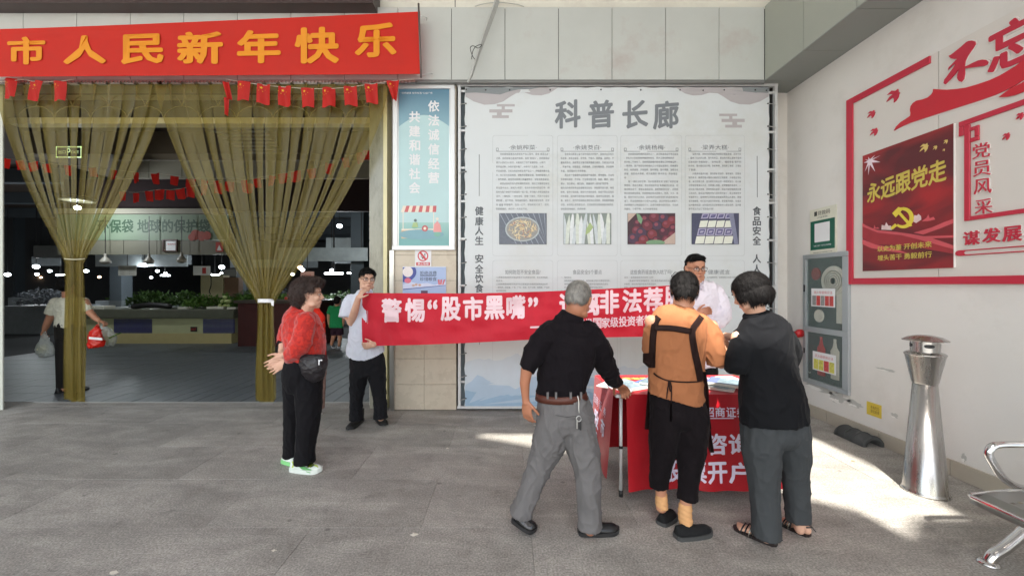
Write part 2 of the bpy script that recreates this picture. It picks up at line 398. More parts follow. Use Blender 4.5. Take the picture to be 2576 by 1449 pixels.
# fascia
FZ0, FZ1, FY = 3.90, 4.765, 4.64
fs = thing('fascia', 'pale grey metal panel fascia running over the doorway and the notice board', 'fascia', (0, FY, FZ0))
box('backing', (-24, FY + .012, FZ0 + .02), (3.05, 4.72, FZ1 - .01), M['joint'], fs)
u0 = (1135.6 - CX) * FY / FD; step = 134.7 * FY / FD
k = -12
while True:
    a = u0 + k * step; b = min(a + step, 3.043)
    if a > 3.0: break
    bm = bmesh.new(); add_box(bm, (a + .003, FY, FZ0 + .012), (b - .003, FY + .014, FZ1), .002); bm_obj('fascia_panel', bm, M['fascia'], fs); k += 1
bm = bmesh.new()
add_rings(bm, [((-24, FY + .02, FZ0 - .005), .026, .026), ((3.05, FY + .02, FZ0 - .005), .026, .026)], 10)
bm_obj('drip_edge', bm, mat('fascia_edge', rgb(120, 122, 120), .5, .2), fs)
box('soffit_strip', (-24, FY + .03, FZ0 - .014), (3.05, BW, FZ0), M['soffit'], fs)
# soffit and fascia running along the right wall towards the viewer
rs = thing('side_fascia', 'grey metal panel box running out along the top of the right wall', 'fascia', (3.04, 3, FZ0))
box('core', (3.056, -3, FZ0 + .012), (XW, BW, FZ1 - .01), M['joint'], rs)
ys = [FY - .004, 4.03, 3.42, 2.81, 2.2, 1.59, .98, .37, -.24, -.85, -1.46]
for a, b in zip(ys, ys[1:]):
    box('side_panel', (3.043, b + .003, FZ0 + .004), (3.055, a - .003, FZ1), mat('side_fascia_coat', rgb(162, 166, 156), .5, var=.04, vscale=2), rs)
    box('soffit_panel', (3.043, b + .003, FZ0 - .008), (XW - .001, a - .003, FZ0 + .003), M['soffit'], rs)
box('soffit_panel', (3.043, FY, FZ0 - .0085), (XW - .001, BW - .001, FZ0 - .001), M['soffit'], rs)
# right wall
sw = thing('side_wall', 'tall white plastered wall on the right with worn paint near the floor', 'wall', (XW, 3, 0))
wm = mat('worn_white_paint', rgb(222, 219, 215), .85, var=.015, vscale=3, bump=.3, bscale=120, dirt=rgb(206, 202, 196), dscale=1.6, dpos=(.5, .85))
box('wall_face', (XW, -3, .128), (XW + .3, BW, 3.91), wm, sw)
box('wall_top', (XW, -3, 3.91), (XW + .3, 4.95, 7.0), wm, sw)
bm = bmesh.new(); yb = 4.9
sk = mat('stone_skirting', rgb(176, 168, 154), .5, var=.07, vscale=6)
for i in range(10):
    box('skirting_stone', (XW - .016, yb - .6 + .002, 0), (XW + .02, yb - .002, .128 + (.002 if i % 2 else 0)), sk, sw, bev=.002); yb -= .6
fl = mat('bare_plaster_patch', rgb(186, 186, 182), .95, var=.06, vscale=12, bump=.6, bscale=60)
def blob2(cx, cy, rx, ry, seed, n=22):
    q = random.Random(seed); a = [1 + q.uniform(-.35, .35) for _ in range(n)]
    return [(cx + rx * math.cos(2 * math.pi * k / n) * a[k], cy + ry * math.sin(2 * math.pi * k / n) * a[k]) for k in range(n)]
pk = mat('peeling_paint_edge', rgb(232, 230, 226), .8)
for i, (px, py, rx, ry) in enumerate([(2062, 970, .22, .05), (2040, 930, .10, .04), (2108, 1000, .12, .05), (2230, 930, .09, .012), (2150, 1015, .1, .03), (2250, 1045, .03, .02), (2425, 1150, .015, .03)]):
    u, v = uv_side(px, py); pts = blob2(u, v, rx, ry, i)
    poly('paint_flake', pts, side(), -.001, .0012, fl, sw)
    poly('paint_flake_edge', blob2(u - rx * .3, v - ry * .8, rx * .5, ry * .35, i + 30), side(), 0, .004, pk, sw)
# unseen slab added overhead; its gap is shaped to let the sun patch through
H = 7.0; _k = H / math.tan(SUN_EL); ox, oy = SDX * _k, SDY * _k
hole = [(-.34, 3.95), (3.0, 3.95), (3.05, 3.1), (2.92, 2.38), (2.58, 2.37), (2.34, 2.18), (2.30, 2.46), (2.03, 2.62), (.5, 3.36), (-.05, 3.62), (-.30, 3.72)]
hole = [(x - ox, y - oy) for x, y in hole]
bm = bmesh.new()
outer = [(-26, 4.7), (3.9, 4.7), (3.9, -6.4), (-26, -6.4)]
for z in (H, H + .25):
    vo = [bm.verts.new((x, y, z)) for x, y in outer]; vh = [bm.verts.new((x, y, z)) for x, y in hole]
    es = [bm.edges.new((a[i], a[(i + 1) % len(a)])) for a in (vo, vh) for i in range(len(a))]
    bmesh.ops.triangle_fill(bm, use_beauty=True, edges=es)
for pts in (outer, hole):
    n = len(pts)
    for i in range(n):
        a, b = pts[i], pts[(i + 1) % n]; bm.faces.new([bm.verts.new((p[0], p[1], z)) for p, z in ((a, H), (b, H), (b, H + .25), (a, H + .25))])
blocker = bm_obj('light_blocker', bm, mat('blocker_underside', rgb(204, 206, 208), .8)); tag(blocker, 'unseen flat roof over the market forecourt, above the picture', 'blocker')
# LED sign box top left
ls = thing('display_board', 'dark maroon screen box in a brown frame above the doorway, cut off on top', 'sign', (-3, 4.5, 4.8))
lb = (940 - CX) * 4.5 / FD; lz = 1.5 - (13 - CY) * 4.5 / FD
box('screen', (-9, 4.5, lz + .05), (lb - .09, 4.7, lz + 1.0), mat('maroon_mesh_screen', rgb(88, 52, 54), .7, var=.12, vscale=200), ls)
box('frame_rail', (-9, 4.47, lz), (lb, 4.73, lz + .048), mat('brown_frame', rgb(62, 46, 44), .4), ls)
box('frame_post', (lb - .088, 4.47, lz + .05), (lb, 4.73, lz + 1.0), mat('brown_frame', rgb(62, 46, 44)), ls)
# door jamb and frame
jb = thing('door_jamb', 'streaky grey stone door jamb beside the tiled pilaster', 'door frame', (-1.6, 4.8, 0))
jm = mat('streaky_grey_stone', rgb(150, 150, 138), .25, var=.14, vscale=4, stretch=(2, 2, .6), dirt=rgb(110, 108, 96), dscale=2.2)
ja, jc = (930 - CX) * 4.78 / FD, (968 - CX) * 4.78 / FD
box('jamb_face', (ja, 4.78, 0), (jc, 4.93, 3.895), jm, jb)
box('jamb_return', (ja, 4.935, 0), (jc - .02, 5.35, 3.895), jm, jb)
box('yellow_film_strip', (jc, 4.72, .02), (jc + .045, 4.915, 3.895), mat('yellowed_film', rgb(214, 206, 160), .25, var=.15, vscale=3, stretch=(1, 1, .4)), jb)
box('steel_corner_strip', ((980 - CX) * 4.70 / FD, 4.695, 0), ((991 - CX) * 4.70 / FD, 4.91, 1.5 - (630 - CY) * 4.7 / FD), M['steel'], jb)
lj = thing('door_post', 'pale metal door post at the left edge of the picture', 'door frame', (lx, 4.75, 0))
box('post', (lx - .12, 4.725, 0), (lx + .025, 4.739, 3.895), mat('pale_post_paint', rgb(196, 198, 188), .5), lj)
# transom beam with wrought arches behind the curtains
tb = thing('transom', 'cream transom beam with wrought iron arches over the doorway', 'door frame', (-3.8, 5.05, 3.5))
zb0, zb1 = 1.5 - (313 - CY) * 5.05 / FD, 1.5 - (298 - CY) * 5.05 / FD
box('beam', (lx - .3, 5.03, zb0), (jc, 5.16, zb1), mat('cream_beam', rgb(214, 208, 176), .5, var=.05), tb)
im = mat('grey_iron', rgb(176, 168, 146), .5, .1)
r_ = .235; x = lx
row = 0
while x < -1.4:
    for dz, dx in ((0, 0), (.155, r_)):
        pts = [(x + dx + r_ * math.cos(a), 5.08, zb1 + dz + r_ * .72 * math.sin(a)) for a in np.linspace(.12, math.pi - .12, 9)]
        tube('arch', pts, .006, im, tb, 5)
    x += r_ * 2
# tiled pilaster
TP = 4.72
tp = thing('tiled_pilaster', 'narrow pilaster clad in beige ceramic tiles between doorway and notice board', 'pilaster', (-1, TP, 0))
pa, pb, pc = [(q - CX) * TP / FD for q in (991, 1067, 1148)]
ztop = 1.5 - (214 - CY) * TP / FD
box('core', (pa, TP + .01, 0), (pb + (pc - pb), BW - .001, 3.885), mat('grout_grey', rgb(120, 112, 100), .9), tp)
zs = [1.5 - (q - CY) * TP / FD for q in (1030.5, 967, 902, 836, 771, 706, 642, 578, 514, 450, 386, 322, 258)] + [3.885]
for a, b in zip(zs, zs[1:]):
    for u, v in ((pa, pb), (pb, pc)):
        o = box('tile', (u + .0015, TP, max(0.002, a) + .0015), (v - .0015, TP + .012, b - .0015), M['tile'], tp, bev=.0012)
# ================================================================== inside the market hall
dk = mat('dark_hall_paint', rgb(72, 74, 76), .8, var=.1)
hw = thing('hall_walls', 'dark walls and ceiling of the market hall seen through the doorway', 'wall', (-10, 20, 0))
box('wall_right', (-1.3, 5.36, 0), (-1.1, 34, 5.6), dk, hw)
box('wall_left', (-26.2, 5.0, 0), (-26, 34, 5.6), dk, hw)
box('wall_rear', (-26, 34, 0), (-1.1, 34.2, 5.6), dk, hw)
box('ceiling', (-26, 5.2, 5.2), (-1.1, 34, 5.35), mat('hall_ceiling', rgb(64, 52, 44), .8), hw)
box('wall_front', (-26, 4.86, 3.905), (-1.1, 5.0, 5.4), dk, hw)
# louvre ceiling pieces and brown bulkhead ahead of the kiosk
KD = 10.0
def kx(px): return (px - CX) * KD / FD
def kz(py, D=KD): return 1.5 - (py - CY) * D / FD
kk = thing('market_kiosk', 'block of the market hall with green slogan board over counter', 'kiosk', (kx(400), KD, 0))
box('bulkhead', (kx(120), KD - .5, kz(404)), (kx(985), KD + 3, 5.19), mat('brown_bulkhead', rgb(98, 86, 68), .7, var=.06), kk)
pmx = mat('grey_white_cladding', rgb(140, 136, 122), .6, var=.04)
for i in range(8):
    a = kx(295 + 83 * i); box('cladding_panel', (a + .012, KD - .04, kz(449)), (a + 83 * KD / FD - .012, KD, kz(406)), pmx, kk)
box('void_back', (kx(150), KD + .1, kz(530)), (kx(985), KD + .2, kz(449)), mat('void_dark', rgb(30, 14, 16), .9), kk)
box('sign_lip', (kx(150), KD - .12, kz(540)), (kx(575), KD + .05, kz(527)), pmx, kk)
sg = box('slogan_board', (kx(150), KD - .06, kz(605)), (kx(575), KD, kz(541)), mat('pale_green_board', rgb(112, 128, 108), .6, var=.1, vscale=1.5), kk)
gr = mat('dark_green_print', rgb(36, 66, 44), .6)
text('slogan', '环保袋 地球的保护袋', back(KD - .06), kx(392), kz(570), 282 * KD / FD, 34 * KD / FD, gr, sg, bold=.03)
for i, (px, py, r) in enumerate([(497, 592, 13), (512, 595, 12), (488, 598, 9), (526, 594, 11)]):
    poly('printed_fruit', ngon(kx(px), kz(py), r * KD / FD), back(KD - .062 - i * .004), 0, .002, mat('fruit_print', rgb(150, 62, 48), .6, var=.2, vscale=9), sg)
for i in range(6):
    a = kx(150 + 83 * i); box('lower_panel', (a + .006, KD - .05, kz(641)), (min(kx(575), a + 83 * KD / FD) - .006, KD, kz(606)), mat('khaki_panel', rgb(110, 108, 94), .6, var=.05), kk)
cf = thing('certificate', 'framed white certificate on the khaki panel under the slogan board', 'picture', (kx(434), KD - .06, kz(618)))
fw = mat('walnut_frame', rgb(70, 38, 26), .4)
for a, b, c, d in ((416, 603, 452, 606), (416, 631, 452, 634), (416, 606, 419, 631), (449, 606, 452, 631)):
    box('frame_bar', (kx(a), KD - .09, kz(d)), (kx(c), KD - .052, kz(b)), fw, cf)
box('sheet', (kx(419), KD - .06, kz(631)), (kx(449), KD - .052, kz(606)), M['white'], cf)
text('print', '营业执照', back(KD - .06), kx(436), kz(615), 20 * KD / FD, 4 * KD / FD, M['redcloth'], cf)
rsn = thing('red_notice', 'small red and white notice at the right end of the khaki panel', 'sign', (kx(556), KD - .06, kz(622)))
box('plate', (kx(548), KD - .075, kz(634)), (kx(566), KD - .053, kz(610)), mat('notice_red', rgb(170, 50, 40), .6), rsn)
poly('white_triangle', [(kx(551), kz(631)), (kx(563), kz(631)), (kx(557), kz(617))], back(KD - .075), 0, .002, M['white'], rsn)
ex = thing('exit_sign', 'black hanging exit sign with green running figure behind the left curtain', 'sign', (kx(173), 8, kz(383, 8)))
def e8(px, py): return uv_back(px, py, 8.0)
u0_, v1_ = e8(141, 369); u1_, v0_ = e8(205, 397)
box('plate', (u0_, 8, v0_), (u1_, 8.04, v1_), M['black'], ex)
ge = mat('exit_glow', rgb(200, 220, 170), .5, emit=rgb(200, 225, 170), estr=.35)
for a in ((u0_, v0_, u1_, v0_ + .02), (u0_, v1_ - .02, u1_, v1_), (u0_, v0_, u0_ + .015, v1_), (u1_ - .015, v0_, u1_, v1_)):
    poly('border', rect(*a), back(8), 0, .004, ge, ex)
text('lettering', '出口    EXIT', back(8), (u0_ + u1_) / 2, (v0_ + v1_) / 2, .42, .07, ge, ex)
text('door_pictogram', 'P', back(8), (u0_ + u1_) / 2, (v0_ + v1_) / 2, .07, .15, ge, ex)
box('hanger', ((u0_ + u1_) / 2 - .01, 8.01, v1_), ((u0_ + u1_) / 2 + .01, 8.03, 5.2), M['black'], ex)
# counter
ct = thing('market_counter', 'stone topped stall counter with blue mosaic panels and plate 007', 'counter', (kx(460), KD, 0))
cy = 10.1
def cz(py): return 1.5 - (py - CY) * cy / FD
def cxx(px): return (px - CX) * cy / FD
box('worktop', (cxx(180), cy - .08, cz(800)), (cxx(593), cy + 1.3, cz(778)), mat('dark_stone_top', rgb(96, 98, 84), .35, var=.12), ct, bev=.01)
box('cladding', (cxx(190), cy, .26), (cxx(586), cy + 1.2, cz(801)), mat('cream_green_tile', rgb(190, 192, 150), .4, var=.05), ct)
box('plinth', (cxx(190), cy - .03, 0), (cxx(584), cy + 1.2, .258), mat('cream_plinth', rgb(196, 182, 130), .5, var=.06), ct)
bt = mat('blue_mosaic', rgb(70, 72, 122), .25, var=.15, vscale=30)
mos = bmesh.new()
for a, b in ((287, 383), (511, 591), (190, 214)):
    nx = int((b - a) / 3.2); nz = 12
    for i in range(nx):
        for j in range(nz):
            x0 = cxx(a) + (cxx(b) - cxx(a)) * i / nx; x1 = cxx(a) + (cxx(b) - cxx(a)) * (i + 1) / nx
            z0 = cz(838) + (cz(802) - cz(838)) * j / nz; z1 = cz(838) + (cz(802) - cz(838)) * (j + 1) / nz
            add_box(mos, (x0 + .003, cy - .012, z0 + .003), (x1 - .003, cy, z1 - .003))
bm_obj('mosaic_chips', mos, bt, ct, kind='stuff')
box('number_plate', (cxx(480), cy - .012, cz(834)), (cxx(496), cy - .001, cz(822)), M['black'], ct)
text('number', '007', back(cy - .012), cxx(488), cz(828), .13, .05, mat('red_digits', rgb(190, 60, 50), .5), ct)
box('column', (cxx(429), cy + 1.0, .9), (cxx(491), cy + 1.25, cz(690)), mat('kiosk_column', rgb(150, 142, 110), .6), ct)
box('brown_box', (cxx(494), cy + 1.0, .9), (cxx(533), cy + 1.2, cz(696)), mat('brown_board', rgb(104, 78, 58), .6), ct)
tube('power_lead', spline([(cxx(457), cy + .98, cz(676)), (cxx(459), cy + .98, cz(715)), (cxx(454), cy + .98, cz(735)), (cxx(458), cy + .98, cz(742))], 4), .012, M['black'], ct, 5)
# produce
def leafy(bm, c, r, n, rng, flat=.6):
    for _ in range(n):
        a = rng.uniform(0, 6.28); q = rng.random() ** .5; p = Vector((c[0] + math.cos(a) * q * r[0], c[1] + math.sin(a) * q * r[1], c[2] + rng.random() * r[2] * (1 - q * q * .8)))
        d = Vector((rng.uniform(-1, 1), rng.uniform(-1, 1), rng.uniform(-.2, 1))).normalized(); s, f = frame_of(d); L = rng.uniform(.07, .16); W = L * .3
        vs = [bm.verts.new(p), bm.verts.new(p + d * L * .5 + s * W + f * W * .3), bm.verts.new(p + d * L), bm.verts.new(p + d * L * .5 - s * W + f * W * .3)]
        bm.faces.new(vs)
rng = random.Random(11)
g1 = mat('leaf_green', rgb(84, 118, 48), .55, var=.35, vscale=12, transl=.2); g2 = mat('dark_leaf', rgb(58, 84, 36), .6, var=.3, vscale=10, transl=.2)
g3 = mat('pale_cabbage', rgb(188, 200, 138), .5, var=.2, vscale=14)
bm = bmesh.new()
for px, w_, n in ((600, 1.0, 900), (480, .9, 500), (640, .8, 700), (690, .7, 500)): leafy(bm, (cxx(px), cy + .5, cz(777)), (w_ * .55, .45, .32), n, rng)
o = bm_obj('leaf_vegetables', bm, g1, None, kind='stuff'); tag(o, 'heaps of loose green leaf vegetables on the stall counter', 'vegetables')
bm = bmesh.new()
for px, w_, n in ((620, 1.3, 900), (560, 1.0, 500), (300, 1.2, 600), (400, .9, 500)): leafy(bm, (cxx(px), cy + .9, cz(775)), (w_ * .5, .35, .42), n, rng)
o = bm_obj('dark_greens', bm, g2, None, kind='stuff'); tag(o, 'darker greens piled at the back of the stall counter', 'vegetables')
k = 0
for (px, py, s_) in ((541, 770, 1), (552, 770, 1), (563, 770, 1), (546, 759, .95), (557, 759, .95), (552, 748, .9)):
    bm = bmesh.new(); c = (cxx(px), cy + .25, cz(py))
    add_ell(bm, c, (.058 * s_, .13 * s_, .058 * s_), seg=12, rg=8)
    for v in bm.verts: v.co += Vector((0, 0, .008 * noise.noise(v.co * 25)))
    t = thing('napa_cabbage', ['pale cabbage at the bottom left of the stacked cabbages', 'pale cabbage in the middle of the bottom row of cabbages', 'pale cabbage at the bottom right of the stacked cabbages', 'pale cabbage on the left of the middle row', 'pale cabbage on the right of the middle row', 'pale cabbage on top of the cabbage stack'][k], 'cabbage', c, 'cabbages stacked on the counter')
    bm_obj('head', bm, g3, t, True); bm = bmesh.new(); leafy(bm, (c[0], c[1] + .02, c[2]), (.05, .1, .05), 14, rng); bm_obj('outer_leaves', bm, g1, t); k += 1
bm = bmesh.new()
pts = [(cxx(q), cy + .1, cz(772) + .045 * math.sin((q - 329) / 90 * 3.1)) for q in range(329, 425, 8)]
add_rings(bm, [(p, .075, .07) for p in pts], 10, round_cap=True)
o = bm_obj('black_sack', bm, mat('black_sack', rgb(16, 15, 16), .5), None, True); tag(o, 'long black filled sack lying on the counter', 'sack')
wt = mat('white_styrofoam', rgb(214, 212, 200), .6)
for i, (a, b, y_, d_, l) in enumerate([(513, 556, 776, .1, 'white foam tray under the cabbages'), (440, 470, 777, .1, 'white foam tray right of the black sack'), (222, 262, 774, .0, 'pale plastic tray at the left end of the counter'), (570, 592, 777, .02, 'white foam tray at the right end of the counter')]):
    b0 = bmesh.new(); add_box(b0, (cxx(a), cy - .02 + d_, cz(778) + .002), (cxx(b), cy + .3, cz(y_ - 4)), .006); o = bm_obj('foam_tray', b0, wt); tag(o, l, 'tray', 'trays on the counter')
# second stall with fruit, right of the second curtain
ft = thing('fruit_stall', 'dark red fronted fruit stall behind the second curtain', 'counter', (-5.0, 9.6, 0))
fd = 9.6
def fx(px): return (px - CX) * fd / FD
def fz(py): return 1.5 - (py - CY) * fd / FD
box('front', (fx(597), fd + .02, 0), (fx(800), fd + 1.1, fz(764)), mat('dark_red_cladding', rgb(70, 26, 24), .6, var=.15), ft)
box('top', (fx(590), fd - .04, fz(763)), (fx(805), fd + 1.15, fz(756)), mat('dark_ledge', rgb(66, 56, 48), .5), ft)
om = mat('orange_skin', rgb(214, 112, 34), .4, var=.1); tm = mat('tomato_skin', rgb(178, 42, 26), .3, var=.12)
fr = []
for i in range(70):
    px = rng.uniform(712, 790); row_ = i % 5; py = 752 - row_ * 8
    if abs(px - 752) > 46 - row_ * 6: continue
    fr.append((px, py, row_))
osph = bmesh.new(); add_ell(osph, (0, 0, 0), (.045, .045, .042), seg=10, rg=7)
for f in osph.faces: f.smooth = True
ome = bpy.data.meshes.new('fruit'); osph.to_mesh(ome); osph.free(); ome.materials.append(om); tme = ome.copy(); tme.materials.clear(); tme.materials.append(tm)
for i, (px, py, r0) in enumerate(fr):
    o = bpy.data.objects.new('orange' if i % 3 else 'tomato', ome if i % 3 else tme); COL.objects.link(o); o.location = (fx(px), fd + .12 + r0 * .08, fz(py) + .01)
    tag(o, 'orange in the fruit heap behind the woman in red' if i % 3 else 'red tomato in the fruit heap behind the woman in red', 'orange' if i % 3 else 'tomato', 'oranges heaped on the fruit stall' if i % 3 else 'tomatoes heaped on the fruit stall')
bm = bmesh.new(); add_rings(bm, [((fx(803), fd - .1, fz(737)), .015, .01), ((fx(803), fd - .1, fz(742)), .04, .02), ((fx(803), fd - .1, fz(752)), .10, .05), ((fx(803), fd - .1, fz(763)), .11, .06), ((fx(803), fd - .1, fz(767)), .06, .04)], 12)
o = bm_obj('plastic_bag', bm, mat('clear_bag', rgb(220, 200, 196), .25, var=.1, alpha=.55), None, True); tag(o, 'pale plastic bag hanging on the front of the fruit stall', 'bag')
# far stalls
for i, (a, b, D_, h_, l) in enumerate([(0, 150, 12, 1.0, 'dark stall with pale fish trays at the far left of the hall'), (20, 130, 17, 1.1, 'dim stall deep in the hall at left'), (240, 470, 16, 1.0, 'dim stall behind the counter in the middle of the hall'), (800, 930, 15, 1.05, 'dim vegetable stall behind the child in green'), (540, 800, 19, 1.1, 'farthest dim stall seen between the curtains')]):
    t = thing('market_stall', l, 'stall', ((a + b - 2 * CX) / 2 * D_ / FD, D_, 0), 'dim stalls deep in the hall')
    xa, xb = (a - CX) * D_ / FD, (b - CX) * D_ / FD
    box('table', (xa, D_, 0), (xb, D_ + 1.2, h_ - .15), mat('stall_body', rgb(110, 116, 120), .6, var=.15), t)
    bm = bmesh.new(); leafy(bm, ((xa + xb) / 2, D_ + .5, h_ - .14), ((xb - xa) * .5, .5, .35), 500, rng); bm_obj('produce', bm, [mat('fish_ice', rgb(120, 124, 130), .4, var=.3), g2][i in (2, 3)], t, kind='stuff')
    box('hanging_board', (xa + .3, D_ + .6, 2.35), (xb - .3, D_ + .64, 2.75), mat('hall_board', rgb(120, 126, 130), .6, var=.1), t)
# pillars, beams and ducts deep in the hall
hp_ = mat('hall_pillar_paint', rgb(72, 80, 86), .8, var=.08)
for i, (px, D_, l) in enumerate(((305, 15, 'grey hall pillar behind the counter, left one'), (615, 17, 'grey hall pillar seen between the two curtains'), (905, 13.5, 'grey hall pillar beside the young man'), (40, 21, 'grey hall pillar at the far left'))):
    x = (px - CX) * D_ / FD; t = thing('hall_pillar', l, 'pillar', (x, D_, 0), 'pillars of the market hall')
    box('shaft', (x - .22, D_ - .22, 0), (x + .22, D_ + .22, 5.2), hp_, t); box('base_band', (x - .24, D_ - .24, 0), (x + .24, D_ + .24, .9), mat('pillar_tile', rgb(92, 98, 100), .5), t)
for i in range(6):
    y = 12.5 + 3.2 * i; o = box('ceiling_beam', (-26, y, 4.75), (-1.3, y + .25, 5.19), hp_, hw)
for i, (a, b, py, D_) in enumerate(((700, 925, 640, 13), (240, 470, 655, 14), (820, 925, 612, 16))):
    t = thing('hall_sign', ['long pale signboard hanging above the child in green', 'long dim signboard above the grey price board', 'high dim signboard near the door jamb'][i], 'sign', ((a - CX) * D_ / FD, D_, 2.6))
    xa, xb = (a - CX) * D_ / FD, (b - CX) * D_ / FD; z = 1.5 - (py - CY) * D_ / FD
    box('board', (xa, D_, z - .22), (xb, D_ + .05, z + .22), mat('hall_sign_face', rgb(150, 158, 160), .5, var=.2, vscale=2), t); box('rod', (xa + .2, D_ + .01, z + .22), (xa + .23, D_ + .04, 5.2), M['black'], t); box('rod', (xb - .23, D_ + .01, z + .22), (xb - .2, D_ + .04, 5.2), M['black'], t)
# price boards
for i, (px, py, w_, h_, D_, l) in enumerate([(320, 681, 45, 25, 10.4, 'pale grey price board with faint columns over the counter'), (507, 681, 42, 23, 10.6, 'white board with a red seal over the counter'), (578, 686, 34, 18, 12, 'dim price board beside the second curtain'), (773, 696, 34, 26, 8.6, 'pinkish price board above the woman in red')]):
    t = thing('price_board', l, 'sign', ((px - CX) * D_ / FD, D_, 1.5 - (py - CY) * D_ / FD))
    c = t.location; a = w_ * D_ / FD / 2; b = h_ * D_ / FD / 2
    box('board', (c.x - a, D_, c.z - b), (c.x + a, D_ + .015, c.z + b), [mat('board_grey', rgb(160, 158, 150), .6), M['white'], mat('board_dim', rgb(110, 112, 116), .6), mat('board_pink', rgb(206, 160, 150), .6)][i], t)
    box('rod', (c.x - .008, D_, c.z + b), (c.x + .008, D_ + .012, 5.2), M['black'], t)
    if i == 1: box('seal', (c.x + .02, D_ - .004, c.z - .08), (c.x + .12, D_ - .001, c.z + .08), mat('seal_red', rgb(190, 60, 60), .6), t)
    if i == 0:
        for q in range(5): text('print_row', '四三一 二五六八', back(D_), c.x, c.z - b * .7 + q * b * .34, a * 1.6, b * .16, M['joint'], t)
    if i == 3: text('print', '今日', back(D_), c.x, c.z, a, b, mat('seal_red', rgb(190, 60, 60), .6), t)
# lamps
wl_ = mat('lamp_white', (1, 1, 1), .5, emit=(.86, .95, 1), estr=8); ww = mat('lamp_warm', (1, 1, 1), .5, emit=(1, .62, .36), estr=6)
lamps = [(91, 671, 15, .13, 0), (19, 691, 17, .13, 0), (93, 690, 18, .1, 0), (125, 682, 18, .1, 0), (103, 698, 22, .07, 1), (217, 682, 18, .12, 0), (250, 697, 20, .09, 1), (364, 666, 14, .09, 0),
         (396, 682, 16, .09, 0), (416, 687, 20, .09, 0), (380, 698, 20, .09, 0), (558, 672, 13, .11, 0), (557, 687, 20, .08, 0), (854, 569, 11, .10, 0), (755, 673, 14, .12, 1), (761, 679, 13, .09, 0), (835, 680, 16, .11, 0), (889, 681, 16, .10, 0), (736, 690, 20, .12, 0), (195, 523, 9, .09, 0), (520, 703, 22, .05, 1), (905, 697, 22, .05, 0)]
where = ['largest white lamp at the left of the hall', 'white lamp at the far left edge beside the door post', 'white lamp just under the largest left lamp', 'oval white lamp left of the first curtain', 'small warm lamp at far left under white lamps', 'white lamp just right of the first curtain bundle', 'warm lamp right of the first curtain bundle', 'white lamp above the grey price board', 'round white lamp right of the grey price board', 'small white lamp above a short tube', 'small dim white lamp low over the counter', 'white lamp left of the second curtain', 'small greenish lamp under the lamp by the second curtain', 'single bright lamp high right in the dark hall', 'warm lamp above the woman in red', 'white lamp touching the warm lamp', 'white lamp above the tube near the young man', 'white lamp just left of the young man', 'white lamp left of the pink board', 'bright bulb under the round shade behind the first curtain', 'tiny warm lamp between white board and column', 'tiny white lamp beside the young man']
for i, (px, py, D_, r_, wm_) in enumerate(lamps):
    c = ((px - CX) * D_ / FD, D_, 1.5 - (py - CY) * D_ / FD)
    t = thing('hall_lamp', where[i], 'lamp', c, 'lit lamps hanging in the hall')
    r_ *= .72; bm = bmesh.new(); add_ell(bm, c, (r_, r_, r_ * .75), seg=12, rg=8); bm_obj('bulb', bm, ww if wm_ else wl_, t, True)
    box('cord', (c[0] - .006, D_ - .006, c[2] + r_ * .7), (c[0] + .006, D_ + .006, 5.2), M['black'], t)
    if i in (0, 7, 11, 13, 16, 19):
        ld = bpy.data.lights.new('lamp_glow', 'POINT'); ld.energy = 24 if D_ < 12 else 38; ld.shadow_soft_size = r_; ld.color = (.9, .97, 1)
        lo = bpy.data.objects.new('lamp_glow', ld); COL.objects.link(lo); lo.parent = t; lo.location = (0, -.02, -r_ - .1)
for i, (px0, px1, py, D_) in enumerate([(142, 162, 692, 18), (405, 427, 693, 18), (529, 552, 692, 18), (817, 863, 688, 15), (874, 893, 687, 17)]):
    xa, xb = (px0 - CX) * D_ / FD, (px1 - CX) * D_ / FD; z = 1.5 - (py - CY) * D_ / FD
    t = thing('tube_lamp', ['short lit tube left of the first curtain bundle', 'short lit tube over the counter', 'lit tube left of the second curtain', 'long lit double tube left of the young man', 'short lit tube by the young man'][i], 'lamp', (xa, D_, z), 'lit tubes in the hall')
    tube('glass_tube', [(xa, D_, z), (xb, D_, z)], .03, wl_, t)
    box('bracket', ((xa + xb) / 2 - .02, D_ - .02, z + .02), ((xa + xb) / 2 + .02, D_ + .02, 5.2), M['black'], t)
for i, (px, py) in enumerate([(265, 650), (375, 650), (457, 647)]):
    c = ((px - CX) * 9.8 / FD, 9.8, 1.5 - (py - CY) * 9.8 / FD)
    t = thing('unlit_lamp', ['unlit pendant bulb nearest the first curtain', 'unlit pendant bulb in the middle over the counter', 'unlit pendant bulb under the certificate'][i], 'lamp', c, 'unlit pendant bulbs over the counter')
    bm = bmesh.new(); add_lathe(bm, [(.02, .12), (.03, .08), (.03, .04), (.07, -.01), (.11, -.07), (.10, -.12), (.03, -.15)], c, 14); bm_obj('shade', bm, mat('lamp_enamel', rgb(150, 146, 136), .4), t, True)
    box('cord', (c[0] - .006, 9.795, c[2] + .12), (c[0] + .006, 9.805, 3.2), M['black'], t)
c = at(195, 506, 9); bm = bmesh.new(); add_lathe(bm, [(.3, .0), (.31, .06), (.2, .1), (.05, .12)], c, 24)
t = thing('lamp_shade', 'round grey shade above the bright bulb behind the first curtain', 'lamp shade', c); bm_obj('shade', bm, mat('shade_grey', rgb(120, 122, 126), .5), t, True)
# louvred ceiling grille
t = thing('ceiling_grille', 'pale louvred ceiling grille high behind the second curtain', 'grille', at(570, 330, 7.5))
for i in range(9):
    a = at(512 + i * 5, 316 + i * 4.6, 7.5); b = at(660, 316 + i * 4.6, 7.5)
    box('slat', (a.x, 7.4 + i * .1, a.z - .01), (b.x, 7.46 + i * .1, a.z + .012), pmx, t)
